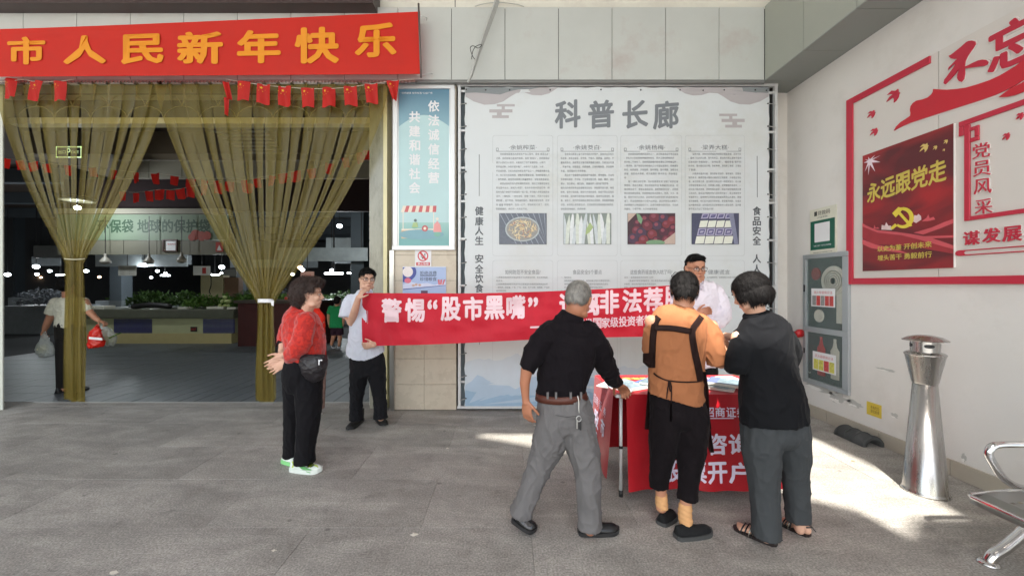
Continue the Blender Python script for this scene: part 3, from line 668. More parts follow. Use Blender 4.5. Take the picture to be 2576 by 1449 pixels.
# ================================================================== curtains
cmm = bpy.data.materials.new('olive_pvc'); cmm.use_nodes = True
n = cmm.node_tree.nodes; L = cmm.node_tree.links; b = n['Principled BSDF']
tcn = n.new('ShaderNodeTexCoord'); nz = n.new('ShaderNodeTexNoise'); nz.inputs['Scale'].default_value = 5; nz.inputs['Detail'].default_value = 6
mpn = n.new('ShaderNodeMapping'); mpn.inputs['Scale'].default_value = (1, 1, .25); L.new(tcn.outputs['Object'], mpn.inputs[0]); L.new(mpn.outputs[0], nz.inputs[0])
mxn = n.new('ShaderNodeMix'); mxn.data_type = 'RGBA'; mxn.inputs[6].default_value = rgb(120, 106, 50) + (1,); mxn.inputs[7].default_value = rgb(156, 142, 84) + (1,)
L.new(nz.outputs[0], mxn.inputs[0]); L.new(mxn.outputs[2], b.inputs['Base Color']); b.inputs['Roughness'].default_value = .25
tl = n.new('ShaderNodeBsdfTranslucent'); L.new(mxn.outputs[2], tl.inputs[0]); ms = n.new('ShaderNodeMixShader'); ms.inputs[0].default_value = .35
L.new(b.outputs[0], ms.inputs[1]); L.new(tl.outputs[0], ms.inputs[2])
tr = n.new('ShaderNodeBsdfTransparent'); tr.inputs[0].default_value = (.86, .80, .50, 1); ms2 = n.new('ShaderNodeMixShader')
mr = n.new('ShaderNodeMapRange'); mr.inputs[3].default_value = .40; mr.inputs[4].default_value = .64; L.new(nz.outputs[0], mr.inputs[0]); L.new(mr.outputs[0], ms2.inputs[0])
L.new(tr.outputs[0], ms2.inputs[1]); L.new(ms.outputs[0], ms2.inputs[2]); L.new(ms2.outputs[0], n['Material Output'].inputs[0])
CD = 4.6
hang = mat('grey_clip', rgb(150, 146, 140), .4, .5)
def curtain(name, label, x0, x1, tie, y_tie, bot, y_bot, nst, seed, bundle_w):
    t = thing(name, label, 'curtain', at((tie[0] + tie[1]) / 2, y_bot, CD)); q = random.Random(seed)
    for i in range(nst):
        s = i / (nst - 1); xt = x0 + (x1 - x0) * s; xm = tie[0] + (tie[1] - tie[0]) * s; xe = bot[0] + (bot[1] - bot[0]) * s
        bm = bmesh.new(); rows = []
        Wt = (x1 - x0) / (nst - 1) * .5 * 1.16
        d0 = CD + .02 * (i % 2) + q.uniform(-.004, .004); drop = q.uniform(0, 10)
        for j in range(31):
            v = j / 30
            if v < .62:
                a = v / .62
                # strips pull straight to the tie with a little sag outward
                px = xt + (xm - xt) * (a ** 1.5); py = 212 + (y_tie - 212) * a
                W = Wt * ((1 - a) ** 1.1 * (.96 - .5 * math.sin(min(1, a * 2.0) * 1.57) * (.55 + .6 * math.sin(i * 1.7 + seed))) ) + 2.0 + 4.5 * a * a
                tw = .3 * math.sin(a * 5 + i) + a * .8 * math.sin(i * 2.1 + 1)
            else:
                a = (v - .62) / .38; px = xm + (xe - xm) * a + 1.5 * math.sin(a * 5 + i); py = y_tie + (y_bot - drop - y_tie) * a
                W = 4.5 + bundle_w * .4 * min(1, a * 2); tw = math.sin(i * 2.1 + 1) * .9 + .3 * math.sin(a * 7 + i)
            row = []
            for u in np.linspace(-1, 1, 7):
                dep = W * u * math.sin(tw) * CD / FD * .9 + .012 * math.cos(u * 3 + i)
                p = at(px + W * u * math.cos(tw * .7), py, d0 + dep * .6)
                row.append(bm.verts.new(p))
            rows.append(row)
        for a_, b_ in zip(rows, rows[1:]):
            for k_ in range(6): bm.faces.new((a_[k_], a_[k_ + 1], b_[k_ + 1], b_[k_]))
        bm_obj('strip', bm, cmm, t, True)
        c = at(xt, 209, CD)
        box('clip', (c.x - .055, CD - .012, c.z - .018), (c.x + .055, CD + .03, c.z + .014), hang, t)
    return t
c1 = curtain('strip_curtain', 'olive plastic strip curtain at far left gathered into a thin tied bundle', 8, 398, (166, 209), 651, (168, 208), 1012, 12, 5, 9)
p = [at(162 + 52 * (i / 8), 651 + 2 * math.sin(i / 8 * 3.14), CD - .045 - .03 * math.sin(i / 8 * 3.14)) for i in range(9)]
tube('tie', p, .006, mat('tie_string', rgb(200, 196, 170), .6), c1, 6)
c2 = curtain('strip_curtain', 'olive plastic strip curtain in the middle gathered with a white tie', 410, 958, (651, 685), 757, (650, 686), 1012, 17, 9, 7)
bm = bmesh.new(); lo_ = []
for i in range(13):
    a = math.pi * i / 12; c = at(668 - 20 * math.cos(a), 756, CD - .01 - .07 * math.sin(a)); lo_.append((bm.verts.new(c + Vector((0, 0, .018))), bm.verts.new(c - Vector((0, 0, .024)))))
for a, b in zip(lo_, lo_[1:]): bm.faces.new((a[0], b[0], b[1], a[1]))
bm_obj('tie', bm, M['white'], c2)
poly('tie_end', [uv_back(680, 755, CD - .07), uv_back(690, 756, CD - .07), uv_back(689, 770, CD - .07), uv_back(684, 768, CD - .07)], back(CD - .075), 0, .002, M['white'], c2)
cr = thing('curtain_rail', 'thin grey metal curtain rail along the top of the doorway', 'rail', at(500, 206, 4.6))
a = at(-60, 207, 4.585); b = at(1043, 203, 4.585)
box('rail', (a.x, 4.59, b.z - .02), (b.x, 4.63, b.z + .012), hang, cr)
bm = bmesh.new()
for i in range(120):
    px = -40 + i * 9; p = at(px, 206, 4.58); add_box(bm, (p.x - .012, 4.575, p.z - .012), (p.x + .006, 4.592, p.z + .008))
bm_obj('rail_hooks', bm, M['steel'], cr, kind='stuff')
# ================================================================== little flags
flm = mat('flag_red', rgb(206, 34, 26), .6, var=.05, transl=.35); stm = mat('flag_yellow', rgb(236, 190, 40), .6)
def star(u, v, r, a0=math.pi / 2):
    return [(u + (r if k % 2 == 0 else r * .4) * math.cos(a0 + k * math.pi / 5), v + (r if k % 2 == 0 else r * .4) * math.sin(a0 + k * math.pi / 5)) for k in range(10)]
def flag(px, py, D, w_, h_, label, group, rot=0, pinch=0, seed=0, stars=True, cat='flag'):
    c = at(px, py, D); t = thing('flag', label, cat, c, group); q = random.Random(seed)
    ph = q.uniform(0, 6); amp = .012 * q.uniform(.6, 1.6)
    def S_(u, v):     # u, v in -.5 .. .5
        wd = w_ * (1 - pinch * (.5 - v)); x = u * wd; z = v * h_; y = -amp * math.sin(u * 6 + ph + v * 2) - .01 * (.5 - v) * math.sin(ph + u * 3)
        return Vector((c.x + x * math.cos(rot) - z * math.sin(rot), D + y, c.z + x * math.sin(rot) + z * math.cos(rot) + .006 * math.sin(u * 5 + ph) * (.5 - v)))
    bm = bmesh.new(); N = 6; g = [[bm.verts.new(S_(i / N - .5, j / N - .5)) for i in range(N + 1)] for j in range(N + 1)]
    for j in range(N):
        for i in range(N): bm.faces.new((g[j][i], g[j][i + 1], g[j + 1][i + 1], g[j + 1][i]))
    bm_obj('cloth', bm, flm, t, True)
    if stars:
        bm = bmesh.new(); pl = lambda u, v, h: S_(u / w_, v / h_) + Vector((0, -.0025, 0))
        add_poly(bm, star(-w_ * .22, h_ * .30, .018), pl, 0, 0)
        for k in range(4):
            a = -math.pi * (.12 + .25 * k); add_poly(bm, star(-w_ * .22 + .042 * math.cos(a), h_ * .30 + .042 * math.sin(a), .006), pl, 0, 0)
        bm_obj('stars', bm, stm, t)
    return t
out = [(24, 222, .05, .1), (89, 228, -.05, 0), (149, 229, 0, .1), (612, 229, -.05, .08), (663, 237, -.1, .05), (717, 242, -.02, .05), (774, 246, .03, .12), (826, 245, .02, -.05), (882, 242, .03, .05), (935, 236, .05, .15), (990, 228, .08, .75)]
ol = ['outer flag nearest the left edge of the picture', 'second outer flag from the left edge', 'third outer flag from the left over the first curtain', 'first whole flag left on the sagging string under the banner', 'second flag on the sagging string', 'third flag on the sagging string', 'fourth flag on the sagging string', 'fifth flag at the lowest sag of the string', 'sixth flag on the sagging string', 'seventh flag beside the door jamb', 'last outer flag folded to a wedge beside the framed poster']
for i, (px, py, rot, pin) in enumerate(out):
    flag(px, py, 4.52, .148, .222, 'red flag with yellow stars, ' + ol[i], 'small flags hung outside over the doorway', rot, pin, i + 1)
flag(572, 228, 4.54, .07, .2, 'narrow twisted red flag hanging at the start of the sagging string', 'small flags hung outside over the doorway', .15, .3, 40, False)
flag(569, 268, 4.55, .06, .2, 'lower of the two twisted red flags on the dangling string', 'small flags hung outside over the doorway', -.05, .5, 41, False)
st = mat('string_white', rgb(206, 200, 186), .7)
t = thing('flag_string', 'thin white string of the three leftmost outer flags', 'string', at(90, 205, 4.52)); tube('string', [at(*q, 4.53) for q in ((-20, 208), (10, 206), (40, 203), (62, 200), (80, 205), (110, 207), (150, 206), (185, 200))], .003, st, t, 5)
t = thing('flag_string', 'long sagging white string of flags under the new year banner', 'string', at(800, 215, 4.52)); tube('string', spline([at(*q, 4.53) for q in ((570, 200), (640, 212), (717, 220), (790, 224), (860, 222), (935, 212), (990, 204), (1043, 200))], 4), .003, st, t, 5)
FD2 = 7.5
inA = [(16, 412), (52, 416), (85, 419), (118, 424), (171, 429), (234, 434), (285, 440), (342, 447), (393, 450), (439, 455), (480, 462), (512, 466), (545, 468), (580, 470), (625, 474)]
inB = [(308, 494), (342, 498), (375, 494), (402, 490), (429, 491), (456, 488), (478, 483), (512, 478), (548, 474), (575, 470), (614, 466), (648, 461), (682, 455), (712, 449), (745, 444), (785, 437), (828, 425), (870, 410), (905, 398), (922, 391)]
for nm, arr, k0 in (('upper', inA, 60), ('lower', inB, 90)):
    for i, (px, py) in enumerate(arr):
        q = random.Random(k0 + i)
        flag(px, py, FD2 + (.3 if nm == 'upper' else 0), .19 * q.uniform(.6, 1.05), .2 * q.uniform(.85, 1.05), 'small red flag, number %s from the left on the %s string inside the dark hall' % (['one','two','three','four','five','six','seven','eight','nine','ten','eleven','twelve','thirteen','fourteen','fifteen','sixteen','seventeen','eighteen','nineteen','twenty'][i], nm), 'red flags on the %s string inside the hall' % nm, q.uniform(-.2, .2), q.uniform(-.1, .4), k0 + i, False)
    t = thing('flag_string', 'white string of the %s row of flags inside the hall' % nm, 'string', at(300, 450, 7.5))
    tube('string', [at(px, py - 13, FD2 + (.31 if nm == 'upper' else .01)) for px, py in arr], .004, st, t, 5)
# ================================================================== new year banner
NB = thing('new_year_banner', 'long orange red cloth banner with large golden characters above the doorway', 'banner', at(500, 120, 4.45))
def NBS(px, v, h=0.0):       # v 0 at the bottom edge, 1 at the top
    top = 74 - 44 * (px / 1055.0) ** 1.15 if px > 0 else 74; bot = 194 - 7 * max(0, px) / 1055.0
    py = bot + (top - bot) * v
    y = 4.46 + .012 * math.sin(px / 90 + v * 2) + .01 * math.sin(px / 37 - v * 4) + .006 * noise.noise(Vector((px / 110, v * 2 + px / 300, 2))) - (.018 if v > .86 - px * .0002 and px < 900 else 0) * (1 - px / 1000)
    return at(px, py, y - h)
bm = bmesh.new(); nx, ny = 90, 14
g = [[bm.verts.new(NBS(-60 + 1117 * i / nx, j / ny)) for i in range(nx + 1)] for j in range(ny + 1)]
for j in range(ny):
    for i in range(nx): bm.faces.new((g[j][i], g[j][i + 1], g[j + 1][i + 1], g[j + 1][i]))
ncl = bm_obj('cloth', bm, mat('orange_red_cloth', rgb(214, 44, 30), .7, var=.04, vscale=4, bump=.12, bscale=150, transl=.3), NB, True)
for ch, px, py, w_, h_ in (('市', 66, 130, 96, 70), ('人', 213, 128, 108, 72), ('民', 358, 126, 108, 76), ('新', 503, 123, 116, 82), ('年', 651, 120, 110, 84), ('快', 797, 117, 112, 92), ('乐', 945, 104, 106, 86)):
    pl = lambda u, v, h: NBS(u, v, h)
    top = 74 - 44 * (px / 1055.0) ** 1.15; bot = 194 - 7 * px / 1055.0
    text('character', ch, pl, px, (bot - py + 2) / (bot - top), w_, h_ / (bot - top), M['gold'], NB, bold=.040, off=.0095, cut=6 if False else 0, shear=0)
tube('end_pole', [at(1053, 10, 4.45), at(1059, 196, 4.45)], .011, mat('dull_pole', rgb(110, 104, 100), .5, .5), NB, 8)
tube('lashing', [at(1058, 40, 4.44), at(1074, 46, 4.5), at(1072, 52, 4.6)], .004, M['alu'], NB, 5)
tube('lashing', [at(1050, 190, 4.44), at(1078, 186, 4.55), at(1088, 187, 4.62)], .004, M['alu'], NB, 5)
# cable drop
cb = thing('cable_bundle', 'bundle of grey taped cables slanting down to the notice board corner', 'cable', at(1215, 100, 4.4))
wc = mat('taped_cable', rgb(176, 178, 174), .6, var=.08, vscale=20)
for k, dx in enumerate((-5, 0, 5)):
    pts = spline([at(x + dx * (1 - max(0, (y - 60) / 160)) * .8, y, 4.45 + .015 * k) for x, y in ((1262, -60), (1251, 0), (1232, 55), (1213, 108), (1195, 162), (1186, 190), (1177, 208))], 5)
    tube('cable', pts, .012, wc, cb, 6)
tube('thin_wire', spline([at(x, y, 4.44) for x, y in ((1186, 150), (1190, 128), (1200, 116), (1212, 114)) + ((1203, 122), (1190, 116), (1183, 122), (1188, 140), (1194, 150))], 4), .004, M['joint'], cb, 5)
tube('loose_wire', spline([at(x, y, 4.7) for x, y in ((1195, 17), (1225, 9), (1265, 8), (1300, 12), (1318, 18))], 4), .004, wc, cb, 5)
# ================================================================== framed poster on the pilaster
PD = 4.68
fp = thing('framed_poster', 'tall teal poster with two columns of white characters in a white frame', 'poster', at(1066, 628, PD))
def ub(px, py, D=PD): return uv_back(px, py, D)
def rb(a, b, c, d, D=PD): (u0, v1), (u1, v0) = ub(a, b, D), ub(c, d, D); return rect(u0, v0, u1, v1)
def bar(name, a, b, c, d, D0, D1, m, parent, bev=.002):
    (u0, v1), (u1, v0) = ub(a, b, D0), ub(c, d, D0); return box(name, (u0, D0, v0), (u1, D1, v1), m, parent, bev)
for q in ((990, 213, 1143, 223), (986, 618, 1144, 629), (988, 223, 1000, 618), (1133, 223, 1144, 618)): bar('frame_bar', *q, PD, 4.718, M['alu'], fp)
bar('frame_lip', 1000, 223, 1003, 618, PD + .012, 4.718, M['steel'], fp, 0); bar('frame_lip', 1130, 223, 1133, 618, PD + .012, 4.718, M['steel'], fp, 0)
# printed sheet: teal sky, pale hill, stall drawing; flat colours cut out as thin layers
pd = PD + .02; pb_ = back(pd)
tm1 = bpy.data.materials.new('teal_print'); tm1.use_nodes = True; n = tm1.node_tree.nodes; L = tm1.node_tree.links; b = n['Principled BSDF']; b.inputs['Roughness'].default_value = .35
g_ = n.new('ShaderNodeNewGeometry'); sx_ = n.new('ShaderNodeSeparateXYZ'); L.new(g_.outputs['Position'], sx_.inputs[0]); mr_ = n.new('ShaderNodeMapRange'); mr_.inputs[1].default_value = 2.0; mr_.inputs[2].default_value = 3.8; L.new(sx_.outputs[2], mr_.inputs[0])
cr_ = n.new('ShaderNodeValToRGB'); e = cr_.color_ramp.elements; e[0].position = .02; e[0].color = rgb(112, 168, 168) + (1,); e[1].position = 1; e[1].color = rgb(84, 126, 148) + (1,)
for p_, c_ in ((.2, rgb(168, 204, 196)), (.55, rgb(168, 198, 202)), (.78, rgb(130, 168, 182))):
    q = e.new(p_); q.color = c_ + (1,)
L.new(mr_.outputs[0], cr_.inputs[0]); L.new(cr_.outputs[0], b.inputs['Base Color'])
poly('sheet', rb(1002, 223, 1132, 618, pd), pb_, -.004, 0, tm1, fp)
hill = [ub(1002, 320, pd)] + [ub(1002 + 130 * i / 16, 320 - 30 * math.sin(math.pi * i / 16), pd) for i in range(17)] + [ub(1132, 560, pd), ub(1002, 560, pd)]
poly('hill_print', hill, pb_, .0002, .0006, mat('pale_teal_print', rgb(176, 206, 208), .35, var=.05, vscale=2), fp)
for k in range(7): text('character', '依法诚信经营'[k] if k < 6 else '共', pb_, *(ub(1091, 268 + 36 * k, pd) if k < 6 else ub(1043, 295, pd)), .135, .135, M['white'], fp, bold=.032, off=.0016)
for k, ch in enumerate('建和谐社会'): text('character', ch, pb_, *ub(1043, 331 + 35.5 * k, pd), .135, .135, M['white'], fp, bold=.032, off=.0016)
text('slogan_line', '“文明健康 有你有我”公益广告', pb_, *ub(1048, 235, pd), .38, .024, M['white'], fp, bold=0, off=.0016)
pr = mat('stall_red_print', rgb(190, 88, 92), .4); pw = mat('stall_cream_print', rgb(226, 216, 200), .4); po = mat('stall_wood_print', rgb(210, 178, 140), .4); pg = mat('stall_green_print', rgb(120, 176, 158), .4)
for k in range(10):
    a = 1014 + 8.4 * k; a2 = 1008 + 8.9 * k
    poly('awning_stripe', [ub(a, 518, pd), ub(a + 8.4, 518, pd), ub(a2 + 8.9, 534, pd), ub(a2, 534, pd)], pb_, .0008, .0012, pr if k % 2 else pw, fp)
poly('stall_print', rb(1010, 580, 1096, 600, pd), pb_, .0008, .0012, po, fp); poly('stall_print', rb(1010, 576, 1096, 580, pd), pb_, .0008, .0012, pw, fp)
poly('stall_print', ngon(*ub(1060, 590, pd), .27, .06, 24), pb_, .0014, .0018, mat('pond_print', rgb(120, 164, 176), .4), fp)
poly('stall_print', ngon(*ub(1069, 575, pd), .037), pb_, .002, .0024, pr, fp); poly('stall_print', ngon(*ub(1069, 575, pd), .017), pb_, .0026, .003, pw, fp)
poly('stall_print', ngon(*ub(1043, 572, pd), .03, .02), pb_, .0014, .0018, pg, fp); poly('stall_print', ngon(*ub(1100, 590, pd), .04, .03), pb_, .002, .0024, pg, fp)
poly('figure_print', [ub(1092, 565, pd), ub(1100, 556, pd), ub(1108, 566, pd), ub(1111, 584, pd), ub(1090, 584, pd)], pb_, .0026, .003, mat('pink_print', rgb(222, 150, 148), .4), fp)
poly('figure_print', ngon(*ub(1100, 551, pd), .018), pb_, .0026, .003, pw, fp)
poly('figure_print', [ub(1036, 572, pd), ub(1040, 560, pd), ub(1050, 560, pd), ub(1052, 572, pd)], pb_, .0026, .003, mat('olive_print', rgb(160, 186, 130), .4), fp)
poly('figure_print', ngon(*ub(1045, 555, pd), .018), pb_, .0026, .003, mat('dark_hair_print', rgb(90, 110, 110), .4), fp)
poly('post_print', rb(1013, 534, 1015, 580, pd), pb_, .0006, .001, pw, fp); poly('post_print', rb(1090, 534, 1092, 576, pd), pb_, .0006, .001, pw, fp)
# no smoking sign and small blue poster
ns = thing('no_smoking_sign', 'small white no smoking sign with red ring and red caption bar', 'sign', at(1064, 650, 4.71))
D_ = 4.712; pl = back(D_); ru = mat('sign_red', rgb(196, 60, 70), .45)
bar('plate', 1044, 629.5, 1085, 670, D_, 4.719, M['white'], ns, 0)
u, v = ub(1064, 644, D_)
bm = bmesh.new(); o1 = ngon(u, v, .064, n=32); i1 = ngon(u, v, .050, n=32)
for k in range(32): add_poly(bm, [o1[k], o1[(k + 1) % 32], i1[(k + 1) % 32], i1[k]], pl, .001, .001)
a = .012; d = .036; bmp = [(u - d - a * .7, v + d - a * .7 + .01), (u - d + a * .7, v + d + a * .7 + .01), (u + d + a * .7, v - d + a * .7 - .01), (u + d - a * .7, v - d - a * .7 - .01)]
add_poly(bm, bmp, pl, .0016, .0016); bm_obj('ring_and_bar', bm, ru, ns, recalc=False)
poly('cigarette', [(u - .008, v - .036), (u + .006, v - .034), (u + .002, v - .012), (u - .012, v - .014)], pl, .0005, .0008, M['black'], ns)
poly('smoke_curl', [(u + .012, v + .002), (u + .02, v + .03), (u + .03, v + .03), (u + .026, v - .01), (u + .022, v - .01), (u + .024, v + .024), (u + .016, v)], pl, .0005, .0008, M['joint'], ns)
poly('smoke_curl', [(u - .026, v + .0), (u - .02, v - .016), (u - .012, v - .012), (u - .016, v - .008), (u - .022, v + .004)], pl, .0005, .0008, M['joint'], ns)
poly('caption_bar', rb(1047, 660, 1081.5, 668, D_), pl, .0005, .0008, ru, ns)
text('caption', '禁止吸烟', pl, *ub(1064.3, 664, D_), .13, .026, M['white'], ns, bold=.022, off=.0012)
bp_ = thing('blue_poster', 'pale blue poster against food waste taped under the no smoking sign', 'poster', at(1067, 700, 4.71))
D_ = 4.711
bar('sheet', 1013, 670.5, 1122, 748, D_, 4.7185, mat('pale_blue_print', rgb(164, 184, 220), .4, var=.06, vscale=3), bp_, 0); pl = back(D_)
poly('white_margin', rb(1013, 670.5, 1122, 672, D_), pl, .0006, .001, M['white'], bp_)
nb = mat('navy_print', rgb(58, 72, 150), .4); db = mat('dark_blue_ink', rgb(50, 58, 82), .4)
q = [ub(1013.5, 672.5, D_)] + [ub(1013.5 + 34 * math.cos(t), 684 + 26 * math.sin(t), D_) for t in np.linspace(-.45, 1.57, 12)]
poly('plate_print', q, pl, .0012, .0016, nb, bp_); poly('plate_print', ngon(*ub(1026, 684, D_), .062), pl, .0018, .0022, mat('plate_cream_print', rgb(224, 216, 214), .4, var=.08, vscale=20), bp_)
poly('bowl_print', ngon(*ub(1026, 706, D_), .04, .032), pl, .0024, .0028, mat('bowl_rose_print', rgb(214, 110, 130), .4), bp_)
text('headline', '拒绝浪费', pl, *ub(1077.5, 687, D_), .2, .048, db, bp_, bold=.012, off=.0022)
text('headline', '珍惜粮食', pl, *ub(1077.5, 702, D_), .2, .048, db, bp_, bold=.012, off=.0022)
poly('rule', rb(1057, 692.5, 1097, 694.3, D_), pl, .002, .0024, db, bp_)
poly('cloud_print', [ub(1014, 716, D_), ub(1030, 708, D_), ub(1050, 714, D_), ub(1075, 712, D_), ub(1095, 717, D_), ub(1121, 708, D_), ub(1121, 718, D_), ub(1014, 727, D_)], pl, .0012, .0016, mat('cloud_print', rgb(206, 212, 234), .4), bp_)
poly('table_line', [ub(1014, 727, D_), ub(1121, 717, D_), ub(1121, 718.2, D_), ub(1014, 729, D_)], pl, .002, .0024, nb, bp_)
for k, (a, b) in enumerate(((1103, 1101), (1107, 1108), (1112, 1116))): poly('striped_cup', [ub(a, 716, D_), ub(a + 4, 716, D_), ub(b + 4.5, 703, D_), ub(b, 704, D_)], pl, .0026, .003, mat('cup_red_print', rgb(206, 110, 120), .4), bp_)
for k, (a, b) in enumerate(((1040, 718), (1047, 716), (1056, 717))): poly('food_print', ngon(*ub(a, b, D_), .018, .014), pl, .002, .0024, mat('food_print', rgb(206, 170, 150), .4), bp_)
poly('tag_print', rb(1059, 731, 1076, 741, D_), pl, .002, .0024, mat('tag_print', rgb(90, 60, 90), .4), bp_)
# ================================================================== notice board
ND = 4.70; nb_ = thing('notice_board', 'huge pale vinyl notice board lashed inside a white metal frame', 'notice board', at(1555, 1028, ND))
bar('backing_panel', 1152, 216, 1956, 1027, BW - .06, BW - .004, mat('slate_panel', rgb(124, 136, 142), .6, var=.08), nb_, 0)
fr_ = mat('white_tube', rgb(206, 208, 208), .45, .2, var=.05, vscale=12)
for q in ((1150, 211, 1958, 217), (1150, 1022, 1958, 1028), (1152, 217, 1159, 1022), (1950, 217, 1957, 1022)): bar('frame_tube', *q, ND - .01, ND + .03, fr_, nb_)
for py in (229, 328, 422, 506, 600, 718, 810, 960):
    bar('rung', 1159, py - 2, 1172, py + 3, ND + .004, ND + .028, fr_, nb_, 0); bar('rung', 1932, py + 2, 1950, py + 7, ND + .004, ND + .028, fr_, nb_, 0)
bar('inner_pipe', 1939, 219, 1943, 1020, ND + .10, ND + .12, M['joint'], nb_, 0)
bar('pipe_bracket', 1936, 500, 1947, 506, ND + .08, ND + .13, M['steel'], nb_, 0)
vm_ = mat('vinyl_sheet', rgb(208, 214, 216), .5, var=.025, vscale=1.2, bump=.06, bscale=25, dirt=rgb(200, 204, 200), dscale=.8)
SD = ND - .004
def SH(u, v, h):
    return Vector((u, SD - .004 * noise.noise(Vector((u * 2.2, v * 1.4, 0))) - .002 * noise.noise(Vector((u * 6, v * 5, 4))) - h, v))
def us(px, py): return uv_back(px, py, SD)
bm = bmesh.new(); nx, ny = 48, 50
(u0, v1), (u1, v0) = us(1168, 219), us(1936, 1023)
g = [[None] * (nx + 1) for _ in range(ny + 1)]
for j in range(ny + 1):
    for i in range(nx + 1):
        u = u0 + (u1 - u0) * i / nx; v = v0 + (v1 - v0) * j / ny
        ex_ = .012 * abs(math.sin(j * 1.05)) * (-1 if i == nx else 1) if i in (0, nx) else 0
        ez_ = -.012 * abs(math.sin(i * .9)) if j == ny else 0
        g[j][i] = bm.verts.new(SH(u + ex_, v + ez_, 0))
for j in range(ny):
    for i in range(nx): bm.faces.new((g[j][i], g[j][i + 1], g[j + 1][i + 1], g[j + 1][i]))
sheet = bm_obj('vinyl_sheet', bm, vm_, nb_, True)
SP = SH
ink = mat('grey_ink', rgb(120, 126, 132), .5, var=.02); ink2 = mat('dark_ink', rgb(84, 90, 96), .5, var=.02)
for ch, px, py in (('科', 1428, 288), ('普', 1512, 288), ('长', 1598, 288), ('廊', 1675, 290)):
    text('title_character', ch, SP, *us(px, py), .31, .335, ink, nb_, bold=.034, off=.0025, cut=.12, shear=0, skew=.08)
wav = mat('taupe_print', rgb(176, 172, 174), .5, var=.03); wav2 = mat('slate_print', rgb(130, 136, 138), .5)
def sp(pts): return [us(*p) for p in pts]
def mir(pts): return [(3104 - x, y) for x, y in pts]
A = [(1170, 221), (1436, 221), (1425, 228), (1410, 236), (1388, 241), (1362, 240), (1340, 234), (1318, 235), (1298, 245), (1280, 256), (1255, 263), (1225, 264), (1195, 256), (1172, 244)]
A = [(1167 + (x - 1167) * .88, y) for x, y in A]
Bp = [(1171, 221), (1380, 221), (1352, 226), (1320, 226), (1296, 231), (1268, 239), (1230, 236), (1200, 234), (1172, 235)]
Bp = [(1167 + (x - 1167) * .9, y) for x, y in Bp]
for m_ in (lambda p: p, mir):
    poly('wave_print', sp(m_(A)), SP, .002, .0026, wav, nb_); poly('wave_print', sp(m_(Bp)), SP, .003, .0036, wav2, nb_)
for fl_ in (lambda p: p, lambda p: [(x, y + 24) for x, y in mir(p)]):
    for q in ([(1250, 263), (1295, 263), (1295, 269), (1250, 269)], [(1231, 276), (1289, 276), (1289, 284), (1231, 284)], [(1238, 291), (1280, 291), (1280, 298), (1238, 298)], [(1262, 269), (1270, 269), (1270, 276), (1262, 276)], [(1250, 284), (1262, 284), (1262, 291), (1250, 291)]):
        poly('cloud_motif', sp(fl_(q)), SP, .002, .0026, wav, nb_)
for lst, x in (('健康人生', 1205.5), ('食品安全', 1903.5)):
    for ch, y in zip(lst, (531, 557, 581, 605.5)): text('side_character', ch, SP, *us(x, y), .1, .105, ink2, nb_, bold=.026, off=.0025)
for lst, x in (('安全饮食', 1205.5), ('人人有责', 1903.5)):
    for ch, y in zip(lst, (651, 676.5, 701, 725)): text('side_character', ch, SP, *us(x, y), .1, .105, ink2, nb_, bold=.026, off=.0025)
for x, a, b in ((1205, 389, 494), (1904, 393, 497), (1205.5, 745, 867)): poly('rule', rb(x, a, x + 1.2, b, SD), SP, .0025, .003, ink2, nb_)
